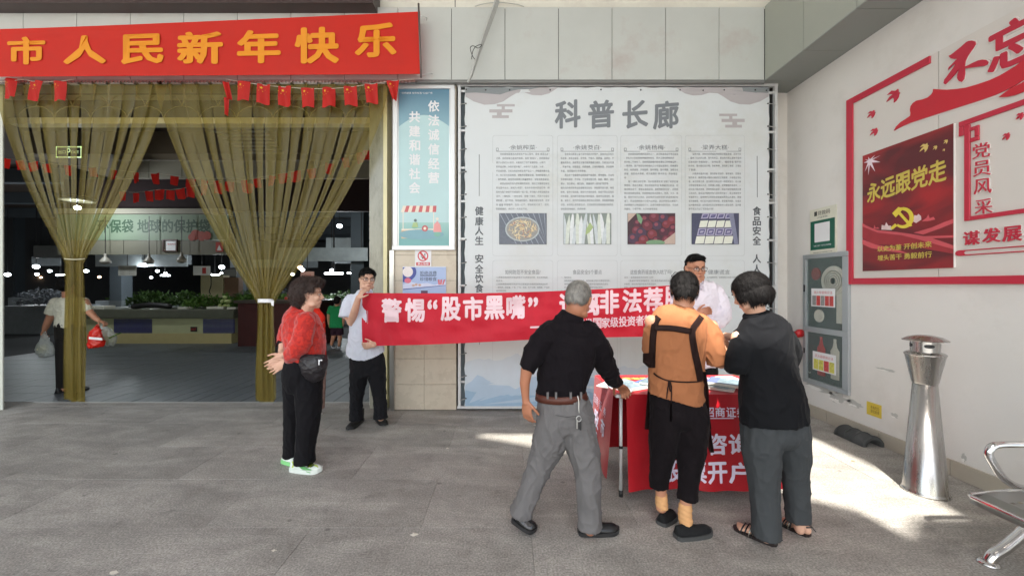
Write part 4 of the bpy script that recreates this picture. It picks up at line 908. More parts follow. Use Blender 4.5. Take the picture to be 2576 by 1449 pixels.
T = [('·余姚榨菜·', '　　余姚是我国著名的榨菜生产加工基地，素有“榨菜之乡”之称。余姚榨菜为茎用芥菜类，俗称“青菜头”。余姚榨菜起源于20世纪六十年代，大致经历了四个发展阶段，60年代初开始试种，70年代逐步推广，80年代广泛普及，90年代迅速发展，已成为余姚市的主导产业之一。种植基地集中连片，加工实力较具规模，销售市场覆盖全国，余姚榨菜圆头大，菜色微黄，具有质地鲜嫩口感爽脆特点，深受消费者欢迎。\n　　榨菜以茎用芥菜为原料腌制而成的，因加工时需用压榨法榨出菜中水分，故称为“榨菜”。在许多余姚人的记忆中，榨菜作为每个家庭不可或缺的一道小菜，早已融入寻常百姓的生活中，一碟榨菜，一碗热泡饭，就像“下雨天，巧克力与音乐更配哦”。这个时候，胃是最舒服的。嘴里咔吱咔吱声，还伴有“爽爽”的咀嚼声，往往一口气，很快碗就见底了。这时，胃里暖暖的，美好的一天就此开始。'),
     ('·余姚茭白·', '　　余姚茭白是浙江省宁波市余姚市的特产。余姚茭白历经多年选育，具有出苗早、孕茭早、个体大、肉质嫩、品质优、产量高的特点。余姚茭白又属河姆渡镇最为闻名。外观洁白光滑，不皱不缩，长短适宜，肉质细嫩，口味好糯鲜甜，并且营养丰富，深受国内外市场青睐。\n　　茭白有个更重要的品性就是气味清新，质地细软，可以和多种常料来配，不夺味。它主要含蛋白质、脂肪、糖类、维生素B1、维生素B2、维生素E、微量胡萝卜素和矿物质等。嫩茭白的有机氮素以氨基酸状态存在，并能提供硫元素，味道鲜美，营养价值较高，容易为人体所吸收，但由于茭白含有较多的草酸，其钙质不容易被人体所吸收。医用茭白清湿热、解毒、催乳汁，其中的豆甾醇能清除体内活性氧，抑制酪氨酸酶活性，从而阻止黑色素生成，它还能软化皮肤表面的角质层，使皮肤润滑细腻，肉质鲜嫩。'),
     ('·余姚杨梅·', '　　余姚是我国杨梅的发源地之一，从河姆渡遗址中考古发现，早在7000年前就有杨梅原种存在，而人工栽培杨梅的历史亦有二千余年了。当前我国首推的鲜食兼加工的杨梅品种——荸荠种，原产地就在余姚境内三七市镇张湖溪村。杨梅果形奇巨，肉质细软，风味独特，甜中带甜，甜中带酸，深藏文化底蕴，倍受世人青睐，成为我国的“果中珍品”“民族瑰宝”。\n　　虽“一骑红尘妃子笑，无人知是荔枝来”说明了杨贵妃爱食荔枝，荔枝之美味，但也有钱松所言“炎果鹤顶红枕温，蛇被龙睛血未干，若使太真知此味，荔枝焉能到长安”。说明杨梅比荔枝更加美味。余姚杨梅的特点是颗大、色艳、汁多、味蜜，而对于许多人来说，这些特点可太符合他们挑选杨梅的标准了，所以余姚杨梅十分受大众欢迎，其名声甚至远播国外。余姚杨梅不止味道甜美多汁，这食疗效果也是杠杠的，可治痢疾霍乱、小便不畅、头风作痛等病症。'),
     ('·梁弄大糕·', '　　梁弄大糕，余姚市梁弄镇的传统糕点首取柔糯，百世不厌，赢得了众人的口碑，其外形方正，香白的大糕上面有可食用红粉印的“恭喜发财”、“吉祥如意”、“福禄寿喜”等不同的字样，使大糕红白分明，色彩鲜艳，既增添了美感，又增加了食欲。\n　　大糕具有喜庆功能，其如原乡的似乎，每年端午，定情未娶的男子，都要担着大量的大糕前往丈母娘家，分发给左邻右舍，以示回首之意，这也是名花有主的一种待菜宣示。这小伙子即使担得满头大汗，也是满心欢喜，在他憧憬的未来中，一定比那大糕还甜蜜。若是有客人前来，用这大糕招待是很方便又欢庆的。虽说这大糕制作有几百年的历史了，街上各种老字号喜家不少，虽想明代王阳明在姚真朝梁弄赏山水瀑布，夜宿弟子家做客，他们应大谈哲学的时候，是否握不超脱，也会说这大糕来佐酒？当年昌浙东抗日根据地中心就在梁弄，这大糕是不是也见证了军民鱼水情？')]
def wrap(s, n=27):
    out = []
    for par in s.split('\n'):
        while par: out.append(par[:n]); par = par[n:]
    return out
T2 = [('如何防范不安全食品?', '1.注意看经营者是否有食品经营许可证和营业执照，其主体资格是否合法。\n2.注意看食品包装标识是否齐全注意食品外包装是否标明商品名称、配料表、净含量、厂名、厂址、电话、生产日期、保质期、产品标准号等内容。\n3.注意看食品的生产日期及保质期限，注意食品是否超过保质期。\n4.看产品标签，注意区分认证标志。\n5.看食品的色泽，不要被外观过于鲜艳好看的食品所迷惑。\n6.看散装食品经营者的卫生状况，注意有无健康证。\n　　我国目前的食品添加剂有2000多个品种，按功能分为酸度调节剂、凝固剂、膨松剂、调味剂、增稠剂、着色剂等。\n大家在购买食品时，查看食品配料表中所列的添加剂，不必恐慌。\n系列化学物质，这些都是食品添加剂。\n　　食品添加剂能改善食品的色香味和营养价值，有利于防止食品变质，便于食品加工，适应生产机械化和自动化的需要。\n　　按照国家标准正确使用食品添加剂，食品添加剂的安全系数都是很高的，在标准以上且长期摄入的情况下才可能产生危害。'),
      ('食品安全5个要点', '一、保持清洁\n　　做取食物前先用肥皂洗手，食物制备过程中也要经常洗手。\n　　食物制备过程中，要清洗操作台面并保持餐厨具的清洁。\n　　防止昆虫、鼠类和其他动物进入厨房和接近食物。\n二、生熟分开\n　　生的肉、禽和海产食品要与其他食物分开。\n　　处理生的食物要用专用的设备和用具，例如刀具。\n三、做熟\n　　食物要彻底做熟，尤其是肉、禽、蛋和海产食品。\n　　汤、煲等食物要煮开以确保达到70摄氏度。\n四、保持食物的安全温度\n　　熟食在室温下不得存放两小时以上。\n　　所有熟食和易腐烂的食物应及时冷藏。\n五、使用安全的水和原材料\n　　使用安全的水或进行处理以保安全。\n　　挑选新鲜和有益健康的食物。'),
      ('这些食药谣言你入坑了吗?', '谣言一:油条膨胀是洗衣粉的“功劳”\n　　一直以来不断有消费者表示，担心有些早餐店卖的油条是加了洗衣粉的，因为洗衣粉中含有多种活性剂。\n真相：炸油条发泡用的是膨松剂和小苏打，洗衣粉会有异味。\n谣言二:打蜡的水果不能吃\n　　其实水果表面本身就有一层天然果蜡，人工果蜡也是安全的。\n谣言三:隔夜菜会致癌\n　　真相是只要冷藏得当，亚硝酸盐含量远低于危害量。\n谣言四:微波炉加热食物致癌\n　　微波是一种电磁波，只会使食物中的水分子振动发热。\n谣言五:肉松都是棉花做的\n　　网络上热传的一个视频中，棉花可以做成肉松，真相是肉松和棉花成分完全不同。\n　　真的动物和棉花的成分截然不同，主要成分是蛋白质，棉花是纤维素，所以泡水一揉即知，肉松久煮不化。\n谣言止于智者，切勿传谣信谣！'),
      ('7个健康谎言', '谎言一:土鸡蛋更营养，土鸡蛋更好吃。如果因购买地更深橙下来相同，但事实上我们吃到的蛋\n大多都是一样的，维生素也相差不多。\n谎言二:喝骨头汤能补钙。\n　　骨头汤中的钙含量极低，主要来自脂肪。\n谎言三:吃菠萝要泡盐水。\n　　盐水可以抑制菠萝蛋白酶的活性，吃起来更美味。\n谎言四:红糖水补血。\n　　红糖主要成分是糖，只要不过量即可。\n谎言五:水果越甜含糖越高，\n　　保留中间的两重名色面，加工后更美味，很多人也\n　　喜欢吃肉片和炸蔬菜，维生素含量也几乎没有。\n谎言六:剩菜倒掉才健康，\n　　其实合理冷藏再加热即可，\n谎言七:少吃盐就是淡口味。')]
colx = [(1239, 1391), (1401.6, 1553), (1561, 1715), (1723, 1873)]
bxm = mat('faint_line', rgb(188, 194, 196), .5)
def rrect(a, b, c, d, r=6, k=5):
    pts = []
    for cx_, cy_, a0 in ((c - r, b + r, -90), (c - r, d - r, 0), (a + r, d - r, 90), (a + r, b + r, 180)):
        for i in range(k + 1): t = math.radians(a0 + 90 * i / k); pts.append((cx_ + r * math.cos(t), cy_ + r * math.sin(t)))
    return pts
def outline(name, pts, wd, m, parent, off=.0025):
    bm = bmesh.new(); n = len(pts); cxm = sum(p[0] for p in pts) / n; cym = sum(p[1] for p in pts) / n
    ins = []
    for x, y in pts:
        dx = wd if x < cxm else -wd; dy = wd if y < cym else -wd; ins.append((x + dx, y + dy))
    for i in range(n):
        j = (i + 1) % n; add_poly(bm, sp([pts[i], pts[j], ins[j], ins[i]]), SP, off, off)
    return bm_obj(name, bm, m, parent, recalc=False)
for c, (xa, xb) in enumerate(colx):
    outline('box_outline', rrect(xa, 341, xb, 644), .8, bxm, nb_); outline('box_outline', rrect(xa, 655, xb, 950), .8, bxm, nb_)
    tx0, tx1 = xa + 9, xb - 9; mid = (xa + xb) / 2
    text('heading', T[c][0], SP, *us(mid, 371.5), .33, .058, ink, nb_, bold=.014, off=.0025)
    poly('heading_rule', rb(tx0, 381, tx1, 382, SD), SP, .0025, .003, ink, nb_)
    for q in (tx0, tx1 - 6): outline('corner_scroll', [(q, 373), (q + 6, 373), (q + 6, 380), (q, 380)], .9, ink, nb_); 
    lines = wrap(T[c][1]); n = len(lines)
    y0 = 388.5; sp_ = (526 - y0) / (n - 1) if n > 12 else 9.6
    bm_join = None
    for i, ln in enumerate(lines):
        full = sum(.5 if ord(q) < 128 else 1 for q in ln); lead = len(ln) - len(ln.lstrip('　')); body = ln.strip('　')
        wpx = (tx1 - tx0) * min(1, (full - lead) / 27.0); x0 = tx0 + (tx1 - tx0) * lead / 27.0
        uu, vv = us(x0 + wpx / 2, y0 + sp_ * i); text('body_text', body, SP, uu, vv, wpx * SD / FD, .0255, ink, nb_, bold=0, off=.0025, res=1)
    lines = []
    for par in T2[c][1].split('\n'): lines += wrap(par, 30)
    text('heading', T2[c][0], SP, *us(mid, 684.5), {0: .42, 1: .345, 2: .5, 3: .36}[c], .055, ink, nb_, bold=.008, off=.0025)
    for i, ln in enumerate(lines[:29]):
        y = 698 + 8.35 * i
        if y > 938: break
        lead = len(ln) - len(ln.lstrip('　')); body = ln.strip('　')
        full = sum(.5 if ord(q) < 128 else 1 for q in body); wpx = (tx1 - tx0) * min(1, full / 30.0); x0 = tx0 + (tx1 - tx0) * lead / 30.0
        uu, vv = us(x0 + wpx / 2, y); text('body_text', body, SP, uu, vv, wpx * SD / FD, .022, ink, nb_, bold=0, off=.0025, res=1)
# printed photos -------------------------------------------------------------
def clipr(pts, x0, y0, x1, y1): return [(min(max(x, x0), x1), min(max(y, y0), y1)) for x, y in pts]
SPF = lambda u, v, h: Vector((u, SD - .006 - h, v))
def photo(x0, y0, x1, y1, bgm, name, items):
    r = poly(name, sp([(x0, y0), (x1, y0), (x1, y1), (x0, y1)]), SPF, .0022, .0026, ink2, nb_)
    poly('photo_ground', sp([(x0 + .6, y0 + .6), (x1 - .6, y0 + .6), (x1 - .6, y1 - .6), (x0 + .6, y1 - .6)]), SPF, .003, .0032, bgm, r)
    lay = .0036
    groups = {}
    for pts, m_ in items:
        bm = groups.setdefault(m_.name, (bmesh.new(), m_))[0]
        add_poly(bm, sp(clipr(pts, x0 + .6, y0 + .6, x1 - .6, y1 - .6)), SPF, lay, lay); lay += .00006
    for k_, (bm, m_) in groups.items(): bm_obj('photo_print', bm, m_, r, recalc=False, kind='stuff')
def pm_(n_, r_, g_, b_, v_=.12): return mat(n_, rgb(r_, g_, b_), .5, var=v_, vscale=30)
rng = random.Random(5)
Y0, Y1 = 537, 615
it = []
slm = pm_('photo_slate_line', 150, 158, 170)
for k in range(12): it.append(([(1256 + k * 14, Y0), (1258 + k * 14, Y0), (1300 + k * 14, Y1), (1298 + k * 14, Y1)], slm))
c0 = (1314, 577); it.append((ngon(*c0, 43, 31, 32), pm_('photo_glass', 176, 186, 188))); it.append((ngon(*c0, 40, 28, 32), pm_('photo_glass_in', 150, 150, 146)))
nm = [pm_('noodle_a', 226, 204, 160), pm_('noodle_b', 214, 188, 142), pm_('noodle_c', 236, 218, 180), pm_('noodle_d', 176, 112, 98)]
for k in range(95):
    a = rng.uniform(0, 6.28); r = rng.random() ** .5; x = c0[0] + 34 * r * math.cos(a); y = c0[1] + 23 * r * math.sin(a); t = rng.uniform(0, 3.14); l = rng.uniform(4, 9); w2 = rng.uniform(1, 2)
    dx, dy = math.cos(t), math.sin(t); it.append(([(x - dx * l, y - dy * l), (x - dy * w2, y + dx * w2 + 1), (x + dx * l, y + dy * l), (x + dy * w2 * .3, y - dx * w2 * .3 + 1)], nm[3] if k % 14 == 0 else nm[k % 3]))
photo(1255.7, Y0, 1375, Y1, pm_('photo_slate', 104, 112, 124), 'printed_photo', it)
it = []
wmz = [pm_('stalk_a', 218, 224, 226), pm_('stalk_b', 196, 206, 210), pm_('stalk_c', 208, 216, 206)]
for k in range(15):
    x = 1413 + k * 8.4 + rng.uniform(-2, 2); top = Y0 + rng.uniform(-12, 20); w2 = rng.uniform(4.5, 6); tl = rng.uniform(-6, 6)
    it.append(([(x + tl, top), (x + w2 * .5 + tl * .7, top + 12), (x + w2, top + 34), (x + w2 * .8 - tl, Y1 + 5), (x - w2 * .9 - tl, Y1 + 5), (x - w2, top + 30), (x - w2 * .4 + tl * .7, top + 10)], wmz[k % 3]))
    it.append(([(x + w2 - .3, top + 34), (x + w2 + .5, top + 34), (x + w2 * .9 - tl, Y1), (x + w2 * .75 - tl, Y1)], pm_('stalk_gap', 120, 132, 134)))
it.append(([(1475, 575), (1484, 560), (1492, 572), (1483, 585), (1472, 592)], pm_('husk', 166, 186, 130)))
photo(1417.4, Y0, 1537, Y1, pm_('photo_grey_green', 136, 148, 142), 'printed_photo', it)
it = []
bc = [pm_('berry_a', 84, 44, 60), pm_('berry_b', 110, 50, 64), pm_('berry_c', 74, 56, 78), pm_('berry_d', 124, 54, 62)]
for k, (x, y, r) in enumerate([(1622, 552, 12), (1645, 547, 13), (1668, 549, 12), (1690, 556, 12), (1604, 562, 11), (1628, 568, 13), (1652, 568, 11), (1675, 565, 10), (1693, 575, 12), (1600, 580, 11), (1612, 586, 13), (1640, 590, 12), (1668, 583, 11), (1690, 592, 11), (1592, 600, 13), (1618, 604, 12), (1650, 606, 11), (1676, 604, 12), (1640, 616, 9), (1604, 616, 9)]):
    it.append((ngon(x, y, r, r * .98, 18), bc[k % 4])); it.append((ngon(x - 2, y - 3, r * .45, r * .4, 10), pm_('berry_light', 138, 72, 86)))
it.append(([(1660, 616), (1698, 585), (1698, 616)], pm_('basket', 190, 170, 158))); it.append(([(1578, 537), (1600, 537), (1578, 560)], pm_('basket', 190, 170, 158)))
it.append((ngon(1648, 611, 24, 7, 16), pm_('bayleaf', 120, 156, 122))); it.append(([(1600, 537), (1608, 540), (1616, 552), (1612, 565), (1604, 556)], pm_('bayleaf', 120, 156, 122)))
photo(1578, Y0, 1698, Y1, pm_('photo_maroon', 70, 46, 56), 'printed_photo', it)
it = []
for r_i, (yy, hh, pat) in enumerate(((538, 14, 1), (556, 18, 0), (575, 19, 1), (595, 20, 0))):
    for k in range(4):
        x = 1762 - r_i * 5 + k * (20 + r_i * 1.2); wd = 18 + r_i * 1.3
        it.append(([(x + 4, yy), (x + wd + 4, yy - 1), (x + wd, yy + hh - 2), (x, yy + hh - 1)], pm_('cake_white', 222, 226, 214, .04) if not pat else pm_('cake_rim', 166, 164, 190)))
        if pat:
            it.append(([(x + 7, yy + 3), (x + wd, yy + 2.4), (x + wd - 3, yy + hh - 5), (x + 4, yy + hh - 4)], pm_('cake_stamp', 88, 84, 130))); it.append(([(x + 9, yy + 6), (x + wd - 3, yy + 5.4), (x + wd - 5, yy + hh - 8), (x + 7, yy + hh - 7)], pm_('cake_rim', 166, 164, 190)))
it.append(([(1832, 537), (1844, 537), (1856, 616), (1846, 616)], pm_('tray_edge', 130, 134, 158)))
photo(1739, Y0, 1858, Y1, pm_('photo_dark_blue', 74, 78, 102), 'printed_photo', it)
# mountain print along the bottom of the sheet
bm = bmesh.new(); rng = random.Random(8)
for lvl, (yb_, col_, am) in enumerate(((905, (196, 206, 214), 16), (955, (172, 192, 210), 22), (985, (150, 178, 202), 16))):
    pts = [(1170, 1021)]; x = 1170; y = yb_
    while x < 1934:
        pts.append((x, yb_ + am * noise.noise(Vector((x / 70.0, lvl * 5, 0))) * 1.6 + 8 * noise.noise(Vector((x / 17.0, lvl * 9, 3))) + (0 if x < 1500 else 18))); x += 6
    pts.append((1934, 1021)); poly('mountain_print', sp(pts), SP, .0015 + lvl * .0003, .0016 + lvl * .0003, mat('mountain_%d' % lvl, rgb(*col_), .5, var=.06, vscale=3), nb_)
# eyelets and cable ties
tie_m = mat('cable_tie', rgb(190, 190, 188), .5)
for k, py in enumerate(range(262, 1015, 57)):
    for (xa, xb) in ((1156, 1172), (1953, 1932)):
        p, q = at(xa, py + 2, ND - .02), at(xb, py - 1, SD - .01); tube('cable_tie', [p, (p + q) / 2 + Vector((0, -.012, -.004)), q], .0035, tie_m, nb_, 5)
        bm = bmesh.new(); add_ell(bm, q, (.009, .006, .009), seg=8, rg=6); bm_obj('eyelet', bm, M['joint'], nb_, True)
for px in (1173, 1222, 1282, 1384, 1512, 1612, 1711, 1769, 1822, 1900, 1928):
    bm = bmesh.new(); add_ell(bm, at(px, 226 + (px % 3), SD - .008), (.009, .006, .009), seg=8, rg=6); bm_obj('eyelet', bm, M['joint'], nb_, True)
# ================================================================== right wall: party display
RW = side()
def ws(px, py): return uv_side(px, py)
rd = mat('acrylic_red', rgb(190, 38, 62), .35, var=.03); wp_ = mat('white_acrylic', rgb(228, 224, 220), .4, var=.02); pnl = mat('pale_board', rgb(214, 209, 203), .5, var=.02, vscale=2)
wd_ = thing('wall_display', 'large white relief display with red borders, ribbon and slogans on the right wall', 'wall display', (XW, 3, 1.5))
k_ = XW / 3.45
Z = lambda z: 1.5 + (z - 1.5) * k_
yl = 3.968 * k_
box('board', (XW - .010, .4, Z(1.51)), (XW - .001, 3.135 * k_ - .003, Z(3.355)), pnl, wd_)
box('board', (XW - .010, 3.135 * k_ + .003, Z(1.51)), (XW - .001, yl - .02, Z(3.355)), pnl, wd_)
def wbar(name, y0, z0, y1, z1, h0, h1, m=rd, bev=.002): return box(name, (XW - h1, y0 * k_, Z(z0)), (XW - h0, y1 * k_, Z(z1)), m, wd_, bev)
wbar('red_border', 3.898, 1.505, 3.968, 3.35, .011, .028)
wbar('red_border', 3.188, 3.29, 3.896, 3.35, .011, .028)
wbar('red_border', .5, 1.505, 3.896, 1.563, .011, .028)
wbar('inner_rail', .8, 2.69, 2.985, 2.728, .011, .024)
wbar('inner_rail', 2.915, 1.975, 2.95, 2.688, .011, .024)
wbar('inner_rail', .8, 1.975, 2.913, 2.005, .011, .024)
for q in ((2.955, 2.62, 2.985, 2.688), (2.951, 2.62, 2.954, 2.645), (2.86, 2.55, 2.913, 2.58), (2.86, 2.582, 2.885, 2.66), (2.886, 2.635, 2.913, 2.66)): wbar('knot_bar', *q, .011, .024)
def letter(ch, px, py, w_, h_, name='relief_character', bold=.03, dep=.012, m=rd, sk=0):
    u, v = ws(px, py)
    text('letter_backing', ch, RW, u, v, w_ * 1.05, h_ * 1.05, wp_, wd_, bold=bold + .03, depth=.006, off=.012, skew=sk)
    return text(name, ch, RW, u, v, w_, h_, m, wd_, bold=bold, depth=dep * .5, off=.0192, skew=sk)
for ch, px, py in (('党', 2475.5, 379), ('员', 2477, 424), ('风', 2479, 469), ('采', 2481.7, 519.5)): letter(ch, px, py, .105, .11, bold=.018, sk=-.1)
for ch, px, py in (('谋', 2451, 599), ('发', 2501.5, 592), ('展', 2554, 588)): letter(ch, px, py, .105, .105, bold=.024)
letter('忘', 2560, 105, .30, .32, bold=.03)
q = [(240, 458), (262, 447), (290, 425), (340, 385), (385, 345), (405, 336), (430, 333), (455, 341), (460, 362), (445, 388), (420, 422), (395, 460), (376, 500), (370, 545), (400, 534), (440, 513), (480, 496), (515, 488), (545, 490), (563, 508), (556, 530), (530, 541), (490, 546), (430, 553), (372, 560), (372, 600), (364, 645), (345, 670), (324, 662), (311, 640), (311, 612), (325, 572), (318, 570), (300, 598), (255, 648), (212, 690), (199, 680), (205, 650), (225, 628), (250, 592), (280, 552), (300, 518), (265, 540), (235, 572), (241, 550), (270, 522), (310, 482), (285, 484), (258, 478)]
pq = [ws(2320 + x * .309, y * .309) for x, y in q]
cu = sum(p[0] for p in pq) / len(pq); cv = sum(p[1] for p in pq) / len(pq)
poly('letter_backing', [(cu + (u - cu) * 1.06, cv + (v - cv) * 1.05) for u, v in pq], RW, .012, .018, wp_, wd_)
poly('relief_character', pq, RW, .019, .026, rd, wd_)
rib = [(465, 860), (485, 825), (520, 790), (560, 765), (600, 738), (603, 715), (598, 690), (603, 660), (620, 635), (650, 615), (700, 605), (745, 588), (772, 565), (785, 545), (788, 520), (830, 523), (900, 526), (980, 520), (1060, 508), (1150, 482), (1250, 448), (1330, 412), (1400, 372), (1460, 335), (1510, 296), (1620, 215), (1620, 390), (1510, 458), (1450, 495), (1380, 532), (1290, 570), (1200, 602), (1100, 635), (1000, 666), (900, 698), (800, 730), (700, 762), (600, 795), (540, 820), (500, 840)]
pts = [ws(2110.9 + x * .309, 64 + y * .309) for x, y in rib]
rbm = mat('ribbon_red', rgb(196, 34, 50), .4, var=.05, vscale=3)
cu = sum(p[0] for p in pts) / len(pts); cv = sum(p[1] for p in pts) / len(pts)
poly('ribbon_backing', [(u + .006, v - .012) for u, v in pts], RW, .011, .014, wp_, wd_)
poly('ribbon', pts, RW, .015, .024, rbm, wd_)
rb2 = [(1322, 588), (1370, 550), (1420, 515), (1470, 490), (1512, 470), (1620, 400), (1620, 500), (1505, 552), (1450, 572), (1390, 585)]
poly('ribbon', [ws(2110.9 + x * .309, 64 + y * .309) for x, y in rb2], RW, .015, .022, rbm, wd_)
bird = [(-.45, .05), (-.1, .38), (.18, .36), (.35, .5), (.38, .28), (.5, .22), (.42, .12), (.38, -.1), (.22, -.35), (.05, -.5), (.08, -.28), (.0, -.1), (-.2, -.25), (-.5, -.45), (-.28, -.1), (-.02, .1), (-.2, .12)]
for i, (x, y, s_) in enumerate(((455, 575, 110), (275, 725, 65), (297, 868, 65), (1378, 905, 62), (1490, 740, 62))):
    c = (2110.9 + x * .309, 64 + y * .309); s2 = s_ * .309
    poly('relief_bird', [ws(c[0] + p[0] * s2, c[1] - p[1] * s2 * 1.0) for p in bird], RW, .011, .020, rd, wd_)
# underline pill
u0, v0 = ws(2419, 637)
wbar('pill_rail', .8, 1.752, 2.95, 1.760, .011, .020); wbar('pill_rail', .8, 1.718, 2.95, 1.726, .011, .020)
poly('pill_end', [(-2.98 * k_ - .0 + .03 * math.cos(a) , Z(1.739) + .022 * math.sin(a)) for a in np.linspace(math.pi / 2, math.pi * 1.5, 9)] + [(-2.945 * k_, Z(1.718)), (-2.96 * k_, Z(1.739)), (-2.945 * k_, Z(1.760))], RW, .011, .021, rd, wd_)
# red poster
rp = thing('party_poster', 'dark red poster with golden slogan and emblem mounted on the wall display', 'poster', (XW - .02, 3.4, 1.63))
py0, py1, pz0, pz1 = 3.012 * k_, 3.78 * k_, Z(1.63), Z(2.733)
box('board', (XW - .03, py0, pz0), (XW - .0105, py1, pz1), wp_, rp)
pm3 = bpy.data.materials.new('silk_red_print'); pm3.use_nodes = True; n = pm3.node_tree.nodes; L = pm3.node_tree.links; b = n['Principled BSDF']; b.inputs['Roughness'].default_value = .4
g_ = n.new('ShaderNodeTexCoord'); wv = n.new('ShaderNodeTexNoise'); wv.inputs['Scale'].default_value = 1.6; wv.inputs['Detail'].default_value = 3; wv.inputs['Distortion'].default_value = .8
mp_ = n.new('ShaderNodeMapping'); mp_.inputs['Rotation'].default_value = (.5, 0, 0); mp_.inputs['Scale'].default_value = (1, .7, 2.2); L.new(g_.outputs['Object'], mp_.inputs[0]); L.new(mp_.outputs[0], wv.inputs[0])
cr_ = n.new('ShaderNodeValToRGB'); e = cr_.color_ramp.elements; e[0].position = .38; e[0].color = rgb(92, 30, 36) + (1,); e[1].position = .68; e[1].color = rgb(168, 36, 40) + (1,); L.new(wv.outputs[0], cr_.inputs[0]); L.new(cr_.outputs[0], b.inputs['Base Color'])
RP = side(XW - .03)
poly('print', rect(-py1, pz0, -py0, pz1), RP, .0003, .0008, pm3, rp)
yg = mat('gold_print', rgb(206, 186, 84), .4, var=.08, vscale=12)
def wu(px, py): return ws(px, py)
for k, ch in enumerate('永远跟党走'):
    a = k / 4; px = 2208 + (2366 - 2208) * a; u, v = -(3.665 - .54 * a) * k_ , Z(2.36 + .035 * a)
    text('slogan_character', ch, RP, u, v, .135, .185, yg, rp, bold=.03, off=.002, skew=.12)
text('small_slogan', '以史为鉴 开创未来', RP, -3.395 * k_, Z(1.827), .47, .052, yg, rp, bold=.022, off=.0022)
text('small_slogan', '埋头苦干 勇毅前行', RP, -3.395 * k_, Z(1.745), .47, .052, yg, rp, bold=.022, off=.0022)
# silk folds
fm = mat('silk_highlight', rgb(204, 84, 92), .4, var=.15, vscale=5); fm2 = mat('silk_mid', rgb(158, 44, 52), .4, var=.15, vscale=5)
W_ = lambda x, y: ws(2110.9 + x * .2207, 415.8 + y * .2207)
for q, m_, h in (([(302, 660), (350, 690), (470, 740), (700, 762), (900, 790), (1100, 830), (1350, 915), (1350, 960), (1000, 860), (760, 800), (480, 770), (302, 700)], fm, .0012), ([(302, 700), (480, 770), (760, 800), (1000, 860), (1350, 960), (1350, 1010), (900, 930), (600, 905), (420, 900), (302, 830)], fm2, .0011),
                 ([(890, 770), (1100, 710), (1240, 650), (1347, 612), (1347, 660), (1200, 720), (1000, 790)], fm, .0012), ([(302, 845), (440, 900), (700, 960), (840, 1010), (640, 985), (400, 945), (302, 900)], fm, .0014), ([(1000, 810), (1350, 800), (1350, 825), (1050, 835)], fm, .0015)):
    poly('silk_fold_print', [W_(*p) for p in q], RP, h, h + .0001, m_, rp)
# castle walls, glow, emblem
wc2 = mat('misty_white_print', rgb(226, 200, 200), .5, var=.15, vscale=10)
for q in ([(430, 725), (440, 680), (455, 715), (480, 705), (500, 725)], [(520, 735), (524, 680), (560, 690), (575, 650), (600, 690), (630, 690), (640, 740)], [(880, 640), (900, 570), (930, 575), (945, 555), (975, 580), (980, 620), (920, 660)], [(985, 640), (1010, 620), (1040, 600), (1060, 560), (1075, 605), (1120, 590), (1140, 620), (1050, 640)]):
    poly('city_print', [W_(*p) for p in q], RP, .0012, .0013, wc2 if q[0][0] in (520, 880) else fm, rp)
em = mat('emblem_gold', rgb(228, 206, 70), .35, var=.1, vscale=10)
C = (775, 620); pts = []
R1, R2 = 120, 86
arc = [(C[0] + R1 * math.cos(a), C[1] - R1 * 1.0 * math.sin(a) - 20) for a in np.linspace(math.radians(100), math.radians(-130), 22)]
arc2 = [(C[0] - 14 + R2 * math.cos(a), C[1] - R2 * math.sin(a) - 20) for a in np.linspace(math.radians(-125), math.radians(96), 20)]
poly('sickle', [W_(*p) for p in arc + arc2], RP, .002, .004, em, rp)
poly('sickle_handle', [W_(*p) for p in ((705, 690), (650, 735), (625, 715), (680, 665))], RP, .002, .004, em, rp)
poly('hammer', [W_(*p) for p in ((650, 548), (720, 478), (780, 490), (745, 535), (850, 650), (882, 690), (850, 700), (725, 560), (690, 595))], RP, .0045, .006, em, rp)
bird2 = mat('dove_print', rgb(216, 190, 110), .4)
for x, y, s_ in ((2334, 372, 24), (2362, 372, 12), (2389, 357, 12), (2384, 378, 7)):
    poly('dove_print', [ws(x + p[0] * s_, y - p[1] * s_) for p in bird], RP, .0012, .0016, bird2, rp)
q = [ws(2176, 392), ws(2232, 372)]
gl = mat('flare_print', rgb(232, 214, 224), .5); 
cc = ws(2195, 405)
poly('star_burst_print', [(cc[0] + (.12 if k % 2 else .035) * math.cos(k * .349) * (1 if math.cos(k * .349) > 0 else .5), cc[1] + (.14 if k % 2 else .04) * math.sin(k * .349) * (.3 if math.sin(k * .349) > 0 else 1)) for k in range(18)], RP, .0012, .0014, gl, rp)
# code sign
cs = thing('payment_code_sign', 'small green and white wall sign above the fire cabinet with a blank square', 'sign', (XW, 4.3, 1.85))
(u0, v1), (u1, v0) = ws(2040, 526), ws(2106, 640); v1 = ws(2106, 514)[1]; v0 = ws(2106, 636.5)[1]
box('plate', (XW - .012, -u1, v0), (XW - .001, -u0, v1), mat('sign_cream', rgb(214, 212, 196), .4), cs)
SR = side(XW - .012)
poly('green_field', rect(u0 + .01, v0 + .055, u1 - .015, v0 + (v1 - v0) * .74), SR, .0004, .0008, mat('sign_green', rgb(24, 92, 74), .4), cs)
poly('blank_square', rect(u0 + .07, v0 + .14, u1 - .08, v0 + .14 + .21), SR, .001, .0014, M['white'], cs)
text('heading', '贷款码', SR, (u0 + u1) / 2 + .02, v1 - .055, .17, .05, M['joint'], cs, bold=.02)
poly('heading_mark', rect(u0 + .065, v1 - .08, u0 + .105, v1 - .03), SR, .0005, .001, M['joint'], cs)
text('subtitle', '(产品申请)', SR, (u0 + u1) / 2, v1 - .105, .14, .022, ink2, cs, bold=0)
